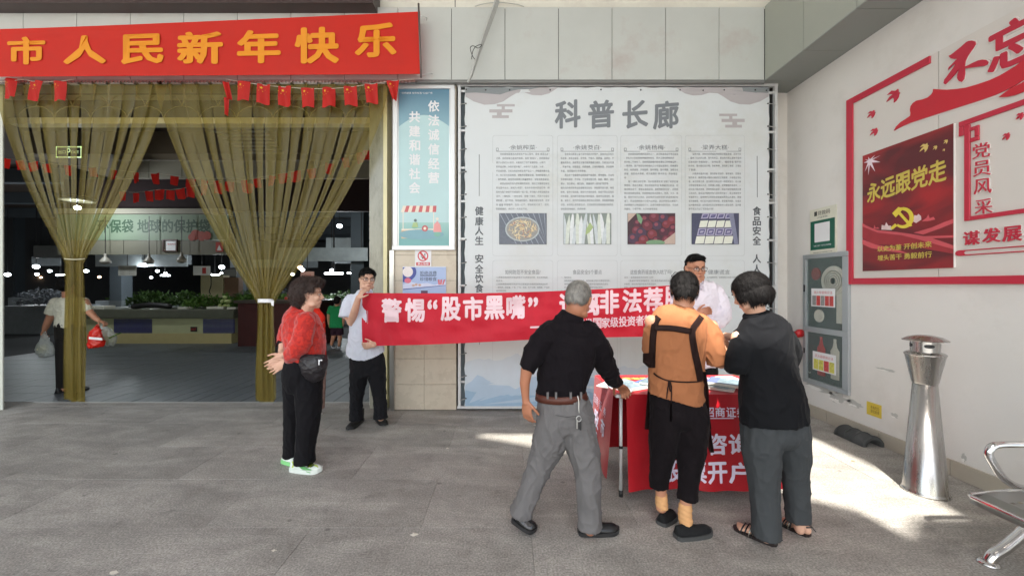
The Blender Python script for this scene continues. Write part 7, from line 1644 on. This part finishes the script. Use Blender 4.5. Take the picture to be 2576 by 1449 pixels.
cr_ = n.new('ShaderNodeValToRGB'); e = cr_.color_ramp.elements; e[0].position = .42; e[0].color = rgb(166, 24, 16) + (1,); e[1].position = .56; e[1].color = rgb(196, 38, 22) + (1,); L.new(v_.outputs[0], cr_.inputs[0]); L.new(cr_.outputs[0], b.inputs['Base Color'])
bpn = n.new('ShaderNodeBump'); bpn.inputs['Strength'].default_value = .3; bpn.inputs['Distance'].default_value = .003; v2 = n.new('ShaderNodeTexNoise'); v2.inputs['Scale'].default_value = 200; L.new(g_.outputs['Object'], v2.inputs[0]); L.new(v2.outputs[0], bpn.inputs['Height']); L.new(bpn.outputs[0], b.inputs['Normal'])
bm = bmesh.new()
chain(bm, smooth_chain([(760, 772, D0, 20, .06), (757, 782, D0, 30, .09), (757, 800, D0, 40, .15), (762, 830, D0, 46, .18), (768, 860, D0, 48, .18), (770, 885, D0, 45, .17), (769, 903, D0, 42, .165)]), 20, (1, .25, 0), False)
chain(bm, smooth_chain([(768, 808, D0 - .13, 24), (764, 840, D0 - .16, 25), (752, 870, D0 - .17, 25), (737, 890, D0 - .14, 22), (728, 903, D0 - .1, 15)]), 14, None, 'start')
chain(bm, smooth_chain([(742, 805, D0 + .12, 24), (724, 835, D0 + .15, 22), (716, 855, D0 + .14, 19), (712, 865, D0 + .12, 16)]), 14, None, 'start')
fuse('jacket', bm, rj, t, .007, 3, F(.010, (8, 8, 6), 23))
kb = cloth('black_knit_trim', 30, 22, 24)
bm = bmesh.new(); chain(bm, [(764, 768, D0, 18, .055), (759, 779, D0, 24, .07)], 18, (1, .25, 0), False); fuse('collar', bm, kb, t, .006, 2)
bm = bmesh.new(); chain(bm, [(731, 899, D0 - .115, 14), (726, 906, D0 - .09, 11.5)], 14, None, 'start'); fuse('cuff', bm, kb, t, .006, 1)
bm = bmesh.new(); chain(bm, [(713, 861, D0 + .13, 15), (711, 869, D0 + .11, 12.5)], 14, None, 'start'); fuse('cuff', bm, kb, t, .006, 1)
bk = cloth('black_slacks', 20, 19, 22)
bm = bmesh.new()
chain(bm, smooth_chain([(768, 895, D0, 41, .155), (764, 925, D0, 47, .165), (761, 958, D0, 47, .16), (759, 985, D0, 34, .12)]), 20, (1, .25, 0), False)
chain(bm, smooth_chain([(744, 965, D0 + .06, 31), (741, 1020, D0 + .08, 27), (737, 1080, D0 + .1, 22), (731, 1149, D0 + .12, 19)]), 14, None, 'start')
chain(bm, smooth_chain([(774, 965, D0 - .05, 35), (777, 1020, D0 - .05, 32), (773, 1080, D0 - .05, 27), (768, 1130, D0 - .04, 24), (767, 1164, D0 - .04, 26)]), 14, None, 'start')
fuse('trousers', bm, bk, t, .007, 6, F(.007, (8, 8, 3), 29))
wsn = mat('white_green_trainer', rgb(214, 222, 214), .5, var=.08, vscale=14); gsn = mat('mint_green_panel', rgb(132, 206, 132), .5); yl_ = mat('lime_lace', rgb(206, 226, 90), .6)
a_ = shoe('trainer', t, gp(714, 1160), gp(756, 1170), wsn, gsn, .044, .072, sole_h=.03)
s_ = shoe('trainer', t, gp(733, 1182), gp(809, 1188), wsn, wsn, .048, .075, sole_h=.032)
tt = bvh(s_)
for q in ([(738, 1160), (750, 1166), (768, 1180), (782, 1185)],): strap('green_panel', tt, q, 5, 3.1, gsn, s_, .002)
for k in range(3): strap('lace', tt, [(782 + k * 6, 1163 + k * 3), (788 + k * 6, 1169 + k * 3)], 1.4, 3.1, yl_, s_, .003)
strap('heel_loop', tt, [(735, 1160), (738, 1168), (735, 1176)], 1.8, 3.1, yl_, s_, .003)
# waist bag
wg = thing('waist_bag', 'black nylon waist bag with small white mark worn by the woman in red', 'bag', at(792, 920, D0 - .2))
ny_ = mat('black_nylon', rgb(28, 24, 28), .45, var=.12, bump=.3, bscale=60)
bm = bmesh.new(); chain(bm, smooth_chain([(790, 893, D0 - .13, 28, .05), (789, 905, D0 - .14, 33, .07), (790, 925, D0 - .14, 32, .075), (795, 943, D0 - .13, 25, .06), (801, 955, D0 - .12, 14, .04)]), 16, (1, .2, 0), False); fuse('pouch', bm, ny_, wg, .006, 3, F(.007, (14, 14, 14), 31))
tube('zip', [at(762, 900, D0 - .22), at(788, 899, D0 - .235), at(816, 900, D0 - .20)], .0025, M['joint'], wg, 5)
text('mark', 'r', lambda u, v, h: at(u, v, D0 - .235), 806, 911, 10, -14, M['white'], wg, bold=.02)
tube('belt', spline([at(720, 897, D0 - .02), at(740, 897, D0 - .15), at(765, 895, D0 - .17)], 3), .010, ny_, wg, 8)
# ------------------------------------------------------------------ second woman, mostly hidden behind the woman in red
t = thing('person', 'dark haired person in red top standing hidden behind the woman in red jacket', 'person', gp(800, 1042))
Dh = 4.2
H = Head(at(782, 735, Dh), (.5, .85, 0))
bm = bmesh.new(); add_head(bm, H); chain(bm, [(772, 790, Dh, 18), (780, 765, Dh, 14), (784, 748, Dh, 15)]); chain(bm, [(775, 795, Dh, 34, .07), (782, 850, Dh, 34, .09), (786, 910, Dh, 32, .09)]); chain(bm, [(775, 930, Dh, 18), (780, 980, Dh, 14), (782, 1035, Dh, 10)]); chain(bm, [(795, 930, Dh, 18), (797, 980, Dh, 14), (797, 1035, Dh, 10)])
chain(bm, [(750, 800, Dh, 12), (748, 850, Dh, 10), (752, 890, Dh, 8)]); chain(bm, [(805, 800, Dh, 12), (806, 850, Dh, 10), (804, 885, Dh, 8)])
add_hand(bm, at(804, 885, Dh), (0, 0, -1), (1, 0, 0), (0, 1, 0), .9); add_hand(bm, at(752, 888, Dh), (0, 0, -1), (-1, 0, 0), (0, 1, 0), .9); fuse('body', bm, SK, t, .007, 1); face(H, t)
hair(t, H, [((0, -.02, .03), (.09, .10, .10)), ((0, -.05, -.03), (.085, .07, .08))], hair_black, 15, .008, 1500, keep=lambda q: not (q.y > .05 and q.z < .05))
bm = bmesh.new(); chain(bm, smooth_chain([(762, 765, Dh, 10, .04), (766, 780, Dh, 24, .07), (774, 795, Dh, 36, .09), (782, 850, Dh, 35, .1), (786, 915, Dh, 34, .1)]), 16, None, 'start'); chain(bm, [(752, 800, Dh, 14), (748, 850, Dh, 13)], 12, None, 'start'); chain(bm, [(803, 800, Dh, 14), (805, 850, Dh, 13)], 12, None, 'start')
fuse('top', bm, cloth('bright_red_top', 214, 48, 34), t, .009, 2, F(.007, (9, 9, 7), 33))
bm = bmesh.new(); chain(bm, [(786, 905, Dh, 33, .1), (788, 945, Dh, 33, .1)], 16, None, 'start'); chain(bm, [(777, 940, Dh, 18), (782, 1028, Dh, 15)], 12, None, 'start'); chain(bm, [(800, 940, Dh, 19), (800, 1028, Dh, 16)], 12, None, 'start')
fuse('patterned_trousers', bm, mat('floral_trousers', rgb(150, 120, 112), .8, var=.45, vscale=18), t, .009, 2)
shoe('red_shoe', t, gp(785, 1040), gp(806, 1046), mat('dark_red_shoe', rgb(110, 30, 34), .4), M['white'], .04, .06)
# ------------------------------------------------------------------ young man holding the banner
t = thing('person', 'young man with glasses in white short sleeved shirt holding the left end of the banner', 'person', gp(925, 1082))
D0 = 4.07
H = Head(at(924, 704, D0), (.50, -.84, -.02), (.02, 0, 1), .96)
bm = bmesh.new(); add_head(bm, H, .96)
chain(bm, [(918, 748, D0, 20), (920, 730, D0, 14), (921, 715, D0, 15)])
chain(bm, [(918, 755, D0, 34, .07), (920, 820, D0, 32, .075), (922, 910, D0, 30, .07)])
chain(bm, [(880, 765, D0, 12), (878, 800, D0 - .03, 11), (883, 812, D0 - .06, 10.5), (893, 780, D0 - .15, 9.5), (902, 748, D0 - .2, 7)])
add_hand(bm, at(901, 752, D0 - .2), (.42, .12, .85), (.5, .75, -.2), (.8, -.5, 0), .92, .6, .05)
chain(bm, [(962, 765, D0, 12), (970, 815, D0 - .04, 11), (955, 855, D0 - .12, 9), (940, 868, D0 - .18, 7)])
add_hand(bm, at(943, 866, D0 - .17), (-.85, -.2, -.15), (0, 1, .3), (-.3, 0, .9), .92, .5)
chain(bm, [(906, 925, D0, 16), (900, 975, D0, 13), (896, 1050, D0 + .02, 9)]); chain(bm, [(945, 925, D0, 16), (952, 975, D0, 13), (958, 1050, D0 + .02, 9)])
fuse('body', bm, SKl, t, .0055, 1)
face(H, t, mat('dark_rim', rgb(40, 34, 34), .3), wide=.96)
hair(t, H, [((0, -.018, .045), (.083, .098, .088)), ((0, -.05, .0), (.078, .062, .07)), ((.0, .045, .085), (.065, .055, .032)), ((.05, .03, .06), (.03, .055, .04)), ((-.05, .03, .06), (.03, .055, .04))], hair_black, 21, .0055, 3200, 0, keep=lambda q: not (q.y > .02 and q.z < .048) and q.z > -.05 and not (q.z < .02 and q.y > -.015), amp=.006, slen=(.02, .045))
ws_ = mat('white_shirt_cotton', rgb(216, 220, 232), .8, var=.02, vscale=8, bump=.3, bscale=240, transl=.1, wr=.6)
bm = bmesh.new()
chain(bm, smooth_chain([(919, 732, D0, 17, .055), (918, 740, D0, 27, .07), (918, 750, D0, 44, .085), (919, 770, D0, 46, .105), (920, 810, D0, 42, .11), (920, 850, D0, 44, .115), (919, 880, D0, 48, .12), (918, 902, D0, 45, .12)]), 20, (1, -.1, 0), False)
chain(bm, smooth_chain([(884, 758, D0, 19), (876, 780, D0 - .01, 20), (872, 800, D0 - .03, 20)]), 14, None, 'start')
chain(bm, smooth_chain([(954, 758, D0, 19), (964, 780, D0 - .01, 20), (969, 805, D0 - .03, 20)]), 14, None, 'start')
fuse('shirt', bm, ws_, t, .007, 2, F(.009, (8, 8, 6), 37), keep=lambda c: c.z > 1.5 - (903 - .007 * ((c.x / D0 * FD + CX) - 916) ** 2 - CY) * D0 / FD)
bm = bmesh.new()
for s in (-1, 1):
    vs = [bm.verts.new(at(*q)) for q in ((921 + s * 3, 742, D0 - .10), (921 + s * 12, 726, D0 - .07), (921 + s * 17, 733, D0 - .06), (921 + s * 12, 750, D0 - .115))]; bm.faces.new(vs)
bmesh.ops.solidify(bm, geom=bm.faces[:], thickness=.003); bm_obj('collar', bm, ws_, t)
tube('placket', spline([at(924, 752, D0 - .118), at(925, 800, D0 - .125), at(924, 860, D0 - .13), at(923, 898, D0 - .13)], 3), .0018, mat('shirt_seam', rgb(190, 192, 200), .8), t, 5)
bm = bmesh.new()
chain(bm, smooth_chain([(921, 885, D0, 40, .1), (923, 905, D0, 44, .11), (925, 930, D0, 45, .11), (926, 945, D0, 36, .1)]), 18, None, False)
chain(bm, smooth_chain([(904, 930, D0, 24), (900, 970, D0, 20), (896, 1015, D0 + .01, 16), (896, 1056, D0 + .01, 17)]), 14, None, 'start')
chain(bm, smooth_chain([(946, 930, D0, 25), (951, 970, D0, 20), (957, 1015, D0 + .01, 16), (958, 1052, D0 + .01, 17)]), 14, None, 'start')
fuse('trousers', bm, cloth('black_jeans', 26, 26, 29), t, .007, 2, F(.008, (9, 9, 6), 41))
bt_ = mat('black_suede', rgb(36, 34, 33), .8, var=.12)
for a, b_, c_ in (((910, 1056), (876, 1083), (897, 1046)), ((948, 1048), (969, 1072), (958, 1044))):
    o = shoe('boot', t, gp(*a), gp(*b_), bt_, bls, .046, .085, toe_h=.05); bm = bmesh.new(); h = gp(*a); h.z = 0; dd = (gp(*b_) - h).normalized(); add_rings(bm, [(h + dd * .06 + Vector((0, 0, .04)), .048, .048), (h + dd * .055 + Vector((0, 0, .14)), .050, .050)], 14); bm_obj('boot_shaft', bm, bt_, t, True)
# ------------------------------------------------------------------ man behind the table
t = thing('person', 'man with glasses in pinkish white shirt standing behind the table by the notice board', 'person', (1.72, 3.62, 0))
D0 = 3.62
H = Head(at(1750, 676, D0), (-.02, -1, -.12), (0, 0, 1), 1.02)
bm = bmesh.new(); add_head(bm, H, 1.06)
chain(bm, [(1752, 722, D0, 24), (1752, 705, D0, 18), (1751, 690, D0, 18)])
chain(bm, [(1754, 735, D0, 36, .07), (1758, 800, D0, 38, .09), (1758, 900, D0, 38, .09)])
chain(bm, [(1806, 745, D0, 14), (1818, 795, D0 - .06, 12), (1800, 815, D0 - .2, 9), (1785, 812, D0 - .25, 7.5)])
add_hand(bm, at(1788, 813, D0 - .24), (-.9, -.1, .1), (0, -1, -.3), (0, 0, 1), .95, .5)
chain(bm, [(1706, 745, D0, 14), (1700, 790, D0 - .04, 12), (1735, 800, D0 - .1, 9), (1752, 790, D0 - .12, 7.5)])
add_hand(bm, at(1752, 790, D0 - .12), (.8, -.2, .3), (0, -1, 0), (0, 0, 1), .95, .6)
chain(bm, [(1742, 900, D0, 24), (1742, 1000, D0, 16), (1742, 1110, D0, 12)]); chain(bm, [(1775, 900, D0, 24), (1776, 1000, D0, 16), (1777, 1110, D0, 12)])
fuse('body', bm, SK, t, .006, 1); face(H, t, mat('black_rim', rgb(24, 20, 22), .3), wide=1.06)
hair(t, H, [((0, -.02, .045), (.084, .098, .090)), ((0, -.045, .0), (.082, .06, .075)), ((0, .04, .095), (.062, .05, .03))], hair_black, 25, .006, 2600, 0, keep=lambda q: not (q.y > .0 and q.z < .062) and q.z > -.04, slen=(.012, .03))
bm = bmesh.new()
chain(bm, smooth_chain([(1752, 706, D0, 18, .06), (1753, 714, D0, 32, .075), (1755, 726, D0, 52, .095), (1757, 760, D0, 56, .12), (1758, 820, D0, 50, .13), (1758, 880, D0, 48, .13), (1758, 920, D0, 46, .13)]), 18, None, False)
chain(bm, smooth_chain([(1800, 738, D0, 22), (1812, 765, D0 - .02, 22), (1818, 795, D0 - .07, 20), (1806, 812, D0 - .17, 15), (1794, 813, D0 - .22, 12)]), 14, None, 'start')
chain(bm, smooth_chain([(1712, 738, D0, 22), (1703, 765, D0, 21), (1703, 792, D0 - .05, 18), (1730, 800, D0 - .1, 14)]), 14, None, 'start')
fuse('shirt', bm, mat('pinkish_white_shirt', rgb(226, 219, 228), .8, var=.02, bump=.3, bscale=240, wr=.6), t, .008, 2, F(.010, (9, 9, 7), 43))
bm = bmesh.new()
for s in (-1, 1):
    vs = [bm.verts.new(at(*q)) for q in ((1753 + s * 3, 722, D0 - .11), (1753 + s * 15, 706, D0 - .07), (1753 + s * 22, 713, D0 - .06), (1753 + s * 14, 730, D0 - .125))]; bm.faces.new(vs)
bmesh.ops.solidify(bm, geom=bm.faces[:], thickness=.003); bm_obj('collar', bm, mat('pinkish_white_shirt', rgb(226, 219, 228)), t)
bm = bmesh.new(); chain(bm, [(1758, 905, D0, 46, .12), (1758, 950, D0, 46, .12)], 16, None, 'start'); chain(bm, [(1740, 930, D0, 24), (1740, 1105, D0, 18)], 14, None, 'start'); chain(bm, [(1777, 930, D0, 24), (1778, 1105, D0, 18)], 14, None, 'start')
fuse('trousers', bm, cloth('black_jeans', 26, 26, 29), t, .009, 2, F(.006))
for px in (1740, 1778): shoe('shoe', t, (at(px, 800, D0).x, D0 + .06, 0), (at(px, 800, D0).x, D0 - .2, 0), bl, bls)
# ------------------------------------------------------------------ shopper inside the hall
t = thing('person', 'shopper in white t-shirt and dark trousers carrying bags, half hidden by the curtain', 'person', (-6.1, 5.5, 0))
D0 = 5.5
H = Head(at(168, 716, D0), (-.3, .9, -.3))
bm = bmesh.new(); add_head(bm, H); chain(bm, [(174, 752, D0, 13), (171, 735, D0, 11), (169, 725, D0, 11)])
chain(bm, [(176, 760, D0, 24, .07), (176, 800, D0, 26, .08), (176, 830, D0, 25, .09)])
chain(bm, [(138, 760, D0, 9), (126, 798, D0, 8), (115, 822, D0, 6.5), (112, 830, D0, 5)]); add_hand(bm, at(112, 830, D0), (-.1, 0, -1), (1, 0, 0), (0, -1, 0), .9, .9)
chain(bm, [(214, 760, D0, 9), (226, 785, D0, 8), (240, 800, D0, 6.5), (250, 807, D0, 5)]); add_hand(bm, at(250, 807, D0), (.9, 0, -.3), (0, 0, -1), (0, -1, 0), .9, .7)
chain(bm, [(165, 840, D0, 16), (160, 900, D0, 12), (158, 980, D0, 8)]); chain(bm, [(190, 840, D0, 16), (192, 900, D0, 12), (194, 980, D0, 8)])
fuse('body', bm, SK, t, .007, 1); face(H, t)
hair(t, H, [((0, -.02, .03), (.088, .10, .10)), ((0, -.05, -.03), (.08, .07, .08))], hair_black, 28, .008, 900, keep=lambda q: not (q.y > .05 and q.z < .05))
bm = bmesh.new(); chain(bm, smooth_chain([(173, 744, D0, 12, .05), (174, 752, D0, 26, .08), (175, 762, D0, 38, .1), (176, 795, D0, 34, .11), (176, 823, D0, 33, .12)]), 16, None, 'start'); chain(bm, [(142, 762, D0, 14), (129, 790, D0, 13)], 12, None, 'start'); chain(bm, [(208, 762, D0, 14), (222, 784, D0, 13)], 12, None, 'start')
fuse('t_shirt', bm, cloth('cream_tee', 216, 214, 196), t, .009, 2, F(.008, (9, 9, 7), 47))
bm = bmesh.new(); chain(bm, [(176, 818, D0, 33, .12), (177, 850, D0, 33, .12)], 16, None, 'start'); chain(bm, [(164, 850, D0, 18), (158, 975, D0, 12)], 14, None, 'start'); chain(bm, [(191, 850, D0, 18), (194, 975, D0, 12)], 14, None, 'start')
fuse('trousers', bm, cloth('dark_slacks', 36, 34, 32), t, .009, 2)
for px in (158, 194): p = at(px, 900, D0); shoe('shoe', t, (p.x, D0 - .08, 0), (p.x - .03, D0 + .17, 0), bl, bls)
def bag(label, pts, m, D, inner=None):
    q = thing('shopping_bag', label, 'bag', at(pts[0][0], pts[0][1], D), 'shopping bags carried by the shopper'); bm = bmesh.new()
    chain(bm, smooth_chain([(a, b_, D, r, r * D / FD * .55) for a, b_, r in pts]), 16, (1, 0, 0), False); fuse('sack', bm, m, q, .009, 2, F(.014, (12, 12, 8), pts[0][0])); 
    for s in (-1, 1): tube('handle', [at(pts[0][0] + s * 3, pts[0][1], D), at(pts[0][0] + s * 1, pts[0][1] - 6, D)], .006, m, q, 6)
    if inner:
        bm = bmesh.new(); add_ell(bm, at(*inner[0], D), (.06, .05, .05)); bm_obj('contents', bm, inner[1], q, True)
    return q
cb2 = mat('thin_clear_plastic', rgb(206, 212, 208), .3, var=.1, alpha=.42)
bag('clear plastic bag holding a pale fruit on the left of the shopper', [(113, 840, 5), (112, 855, 12), (113, 872, 19), (115, 888, 20), (116, 897, 12)], cb2, 5.4, ((107, 878), mat('pale_melon', rgb(206, 204, 160), .5)))
rb_ = bag('red plastic bag with a white stripe right of the curtain bundle', [(245, 822, 6), (242, 836, 14), (240, 850, 17), (241, 865, 20), (242, 874, 16)], mat('red_plastic', rgb(214, 40, 26), .3, var=.15, transl=.2), 5.35)
poly('white_stripe', [uv_back(224, 847, 5.22), uv_back(257, 850, 5.22), uv_back(258, 856, 5.22), uv_back(224, 853, 5.22)], back(5.22), 0, .003, M['white'], rb_)
bag('clear plastic bag with leafy vegetables behind the red bag', [(256, 818, 5), (262, 832, 16), (270, 848, 19), (274, 862, 16), (274, 870, 9)], cb2, 5.5, ((272, 855), g3))
bm = bmesh.new(); add_rings(bm, [(at(276, 850, 5.45), .012, .01), (at(290, 843, 5.45), .010, .008), (at(303, 838, 5.45), .018, .006)], 8, True, True); tag(bm_obj('scallion', bm, g1, None, True), 'green scallion tip sticking out of the clear bag', 'vegetable')
# ------------------------------------------------------------------ child in green
t = thing('person', 'small child in green t-shirt and dark shorts walking away inside the hall', 'person', gp(850, 876))
D0 = 9.3
H = Head(at(849, 756, D0), (.1, 1, 0), size=.95)
bm = bmesh.new(); add_head(bm, H); chain(bm, [(846, 775, D0, 6), (848, 766, D0, 5.5)]); chain(bm, [(845, 778, D0, 13, .06), (845, 822, D0, 13, .07)])
chain(bm, [(828, 780, D0, 4.5), (826, 800, D0, 4), (828, 815, D0, 3)]); chain(bm, [(863, 780, D0, 4.5), (865, 800, D0, 4), (863, 815, D0, 3)])
add_hand(bm, at(828, 815, D0), (0, 0, -1), (1, 0, 0), (0, -1, 0), .7); add_hand(bm, at(863, 815, D0), (0, 0, -1), (-1, 0, 0), (0, -1, 0), .7)
chain(bm, [(842, 835, D0, 6.5), (838, 850, D0, 5), (834, 866, D0, 3.5)]); chain(bm, [(854, 835, D0, 6.5), (855, 852, D0, 5), (853, 868, D0, 3.5)])
fuse('body', bm, SK, t, .008, 1); face(H, t)
hair(t, H, [((0, -.01, .03), (.084, .10, .095)), ((0, -.05, -.02), (.078, .06, .07))], hair_black, 31, .009, 500, keep=lambda q: not (q.y > .05 and q.z < .05))
bm = bmesh.new(); chain(bm, [(846, 770, D0, 7, .05), (846, 774, D0, 15, .08), (846, 800, D0, 17, .09), (846, 824, D0, 18, .1)], 16, None, 'start'); chain(bm, [(832, 775, D0, 6), (827, 790, D0, 6)], 12, None, 'start'); chain(bm, [(860, 775, D0, 6), (864, 790, D0, 6)], 12, None, 'start'); fuse('t_shirt', bm, cloth('green_tee', 40, 138, 84), t, .012, 1, F(.008, (9, 9, 9), 51))
bm = bmesh.new(); chain(bm, [(847, 820, D0, 16, .09), (848, 832, D0, 16, .09)], 14, None, 'start'); chain(bm, [(841, 830, D0, 9), (841, 843, D0, 9)], 12, None, 'start'); chain(bm, [(855, 830, D0, 9), (855, 843, D0, 9)], 12, None, 'start'); fuse('shorts', bm, cloth('plum_shorts', 54, 34, 46), t, .012, 1)
shoe('trainer', t, gp(836, 868), gp(841, 877), M['joint'], M['white'], .04, .06); shoe('trainer', t, gp(853, 875), gp(853, 870), M['joint'], M['white'], .04, .06)

# ------------------------------------------------------------------ scraps on the pavement
q = random.Random(77)
for i, (px, py, l) in enumerate(((1042, 1345, 'small crumpled pale scrap on the pavement left of the old man'), (1125, 1128, 'tiny white scrap on the pavement below the tiled pilaster'), (2146, 1160, 'small dry leaf on the pavement near the rubber cable cover'), (286, 1440, 'pale paper scrap at the bottom edge of the picture'), (690, 1385, 'tiny white scrap on the pavement below the woman in red'), (1345, 1070, 'tiny scrap near the foot of the notice board'))):
    c = gp(px, py); bm = bmesh.new(); n = 9; s_ = .012 + .008 * (i in (0, 3))
    ring = [bm.verts.new((c.x + s_ * q.uniform(.6, 1.6) * math.cos(k * 6.28 / n), c.y + s_ * q.uniform(.5, 1.2) * math.sin(k * 6.28 / n), .001 + q.uniform(0, .006))) for k in range(n)]; m0 = bm.verts.new((c.x, c.y, .007))
    for k in range(n): bm.faces.new((ring[k], ring[(k + 1) % n], m0))
    tag(bm_obj('litter_scrap', bm, mat('pale_scrap', rgb(206, 200, 186), .8, var=.1) if i != 2 else mat('dry_leaf', rgb(150, 128, 84), .8)), l, 'litter')
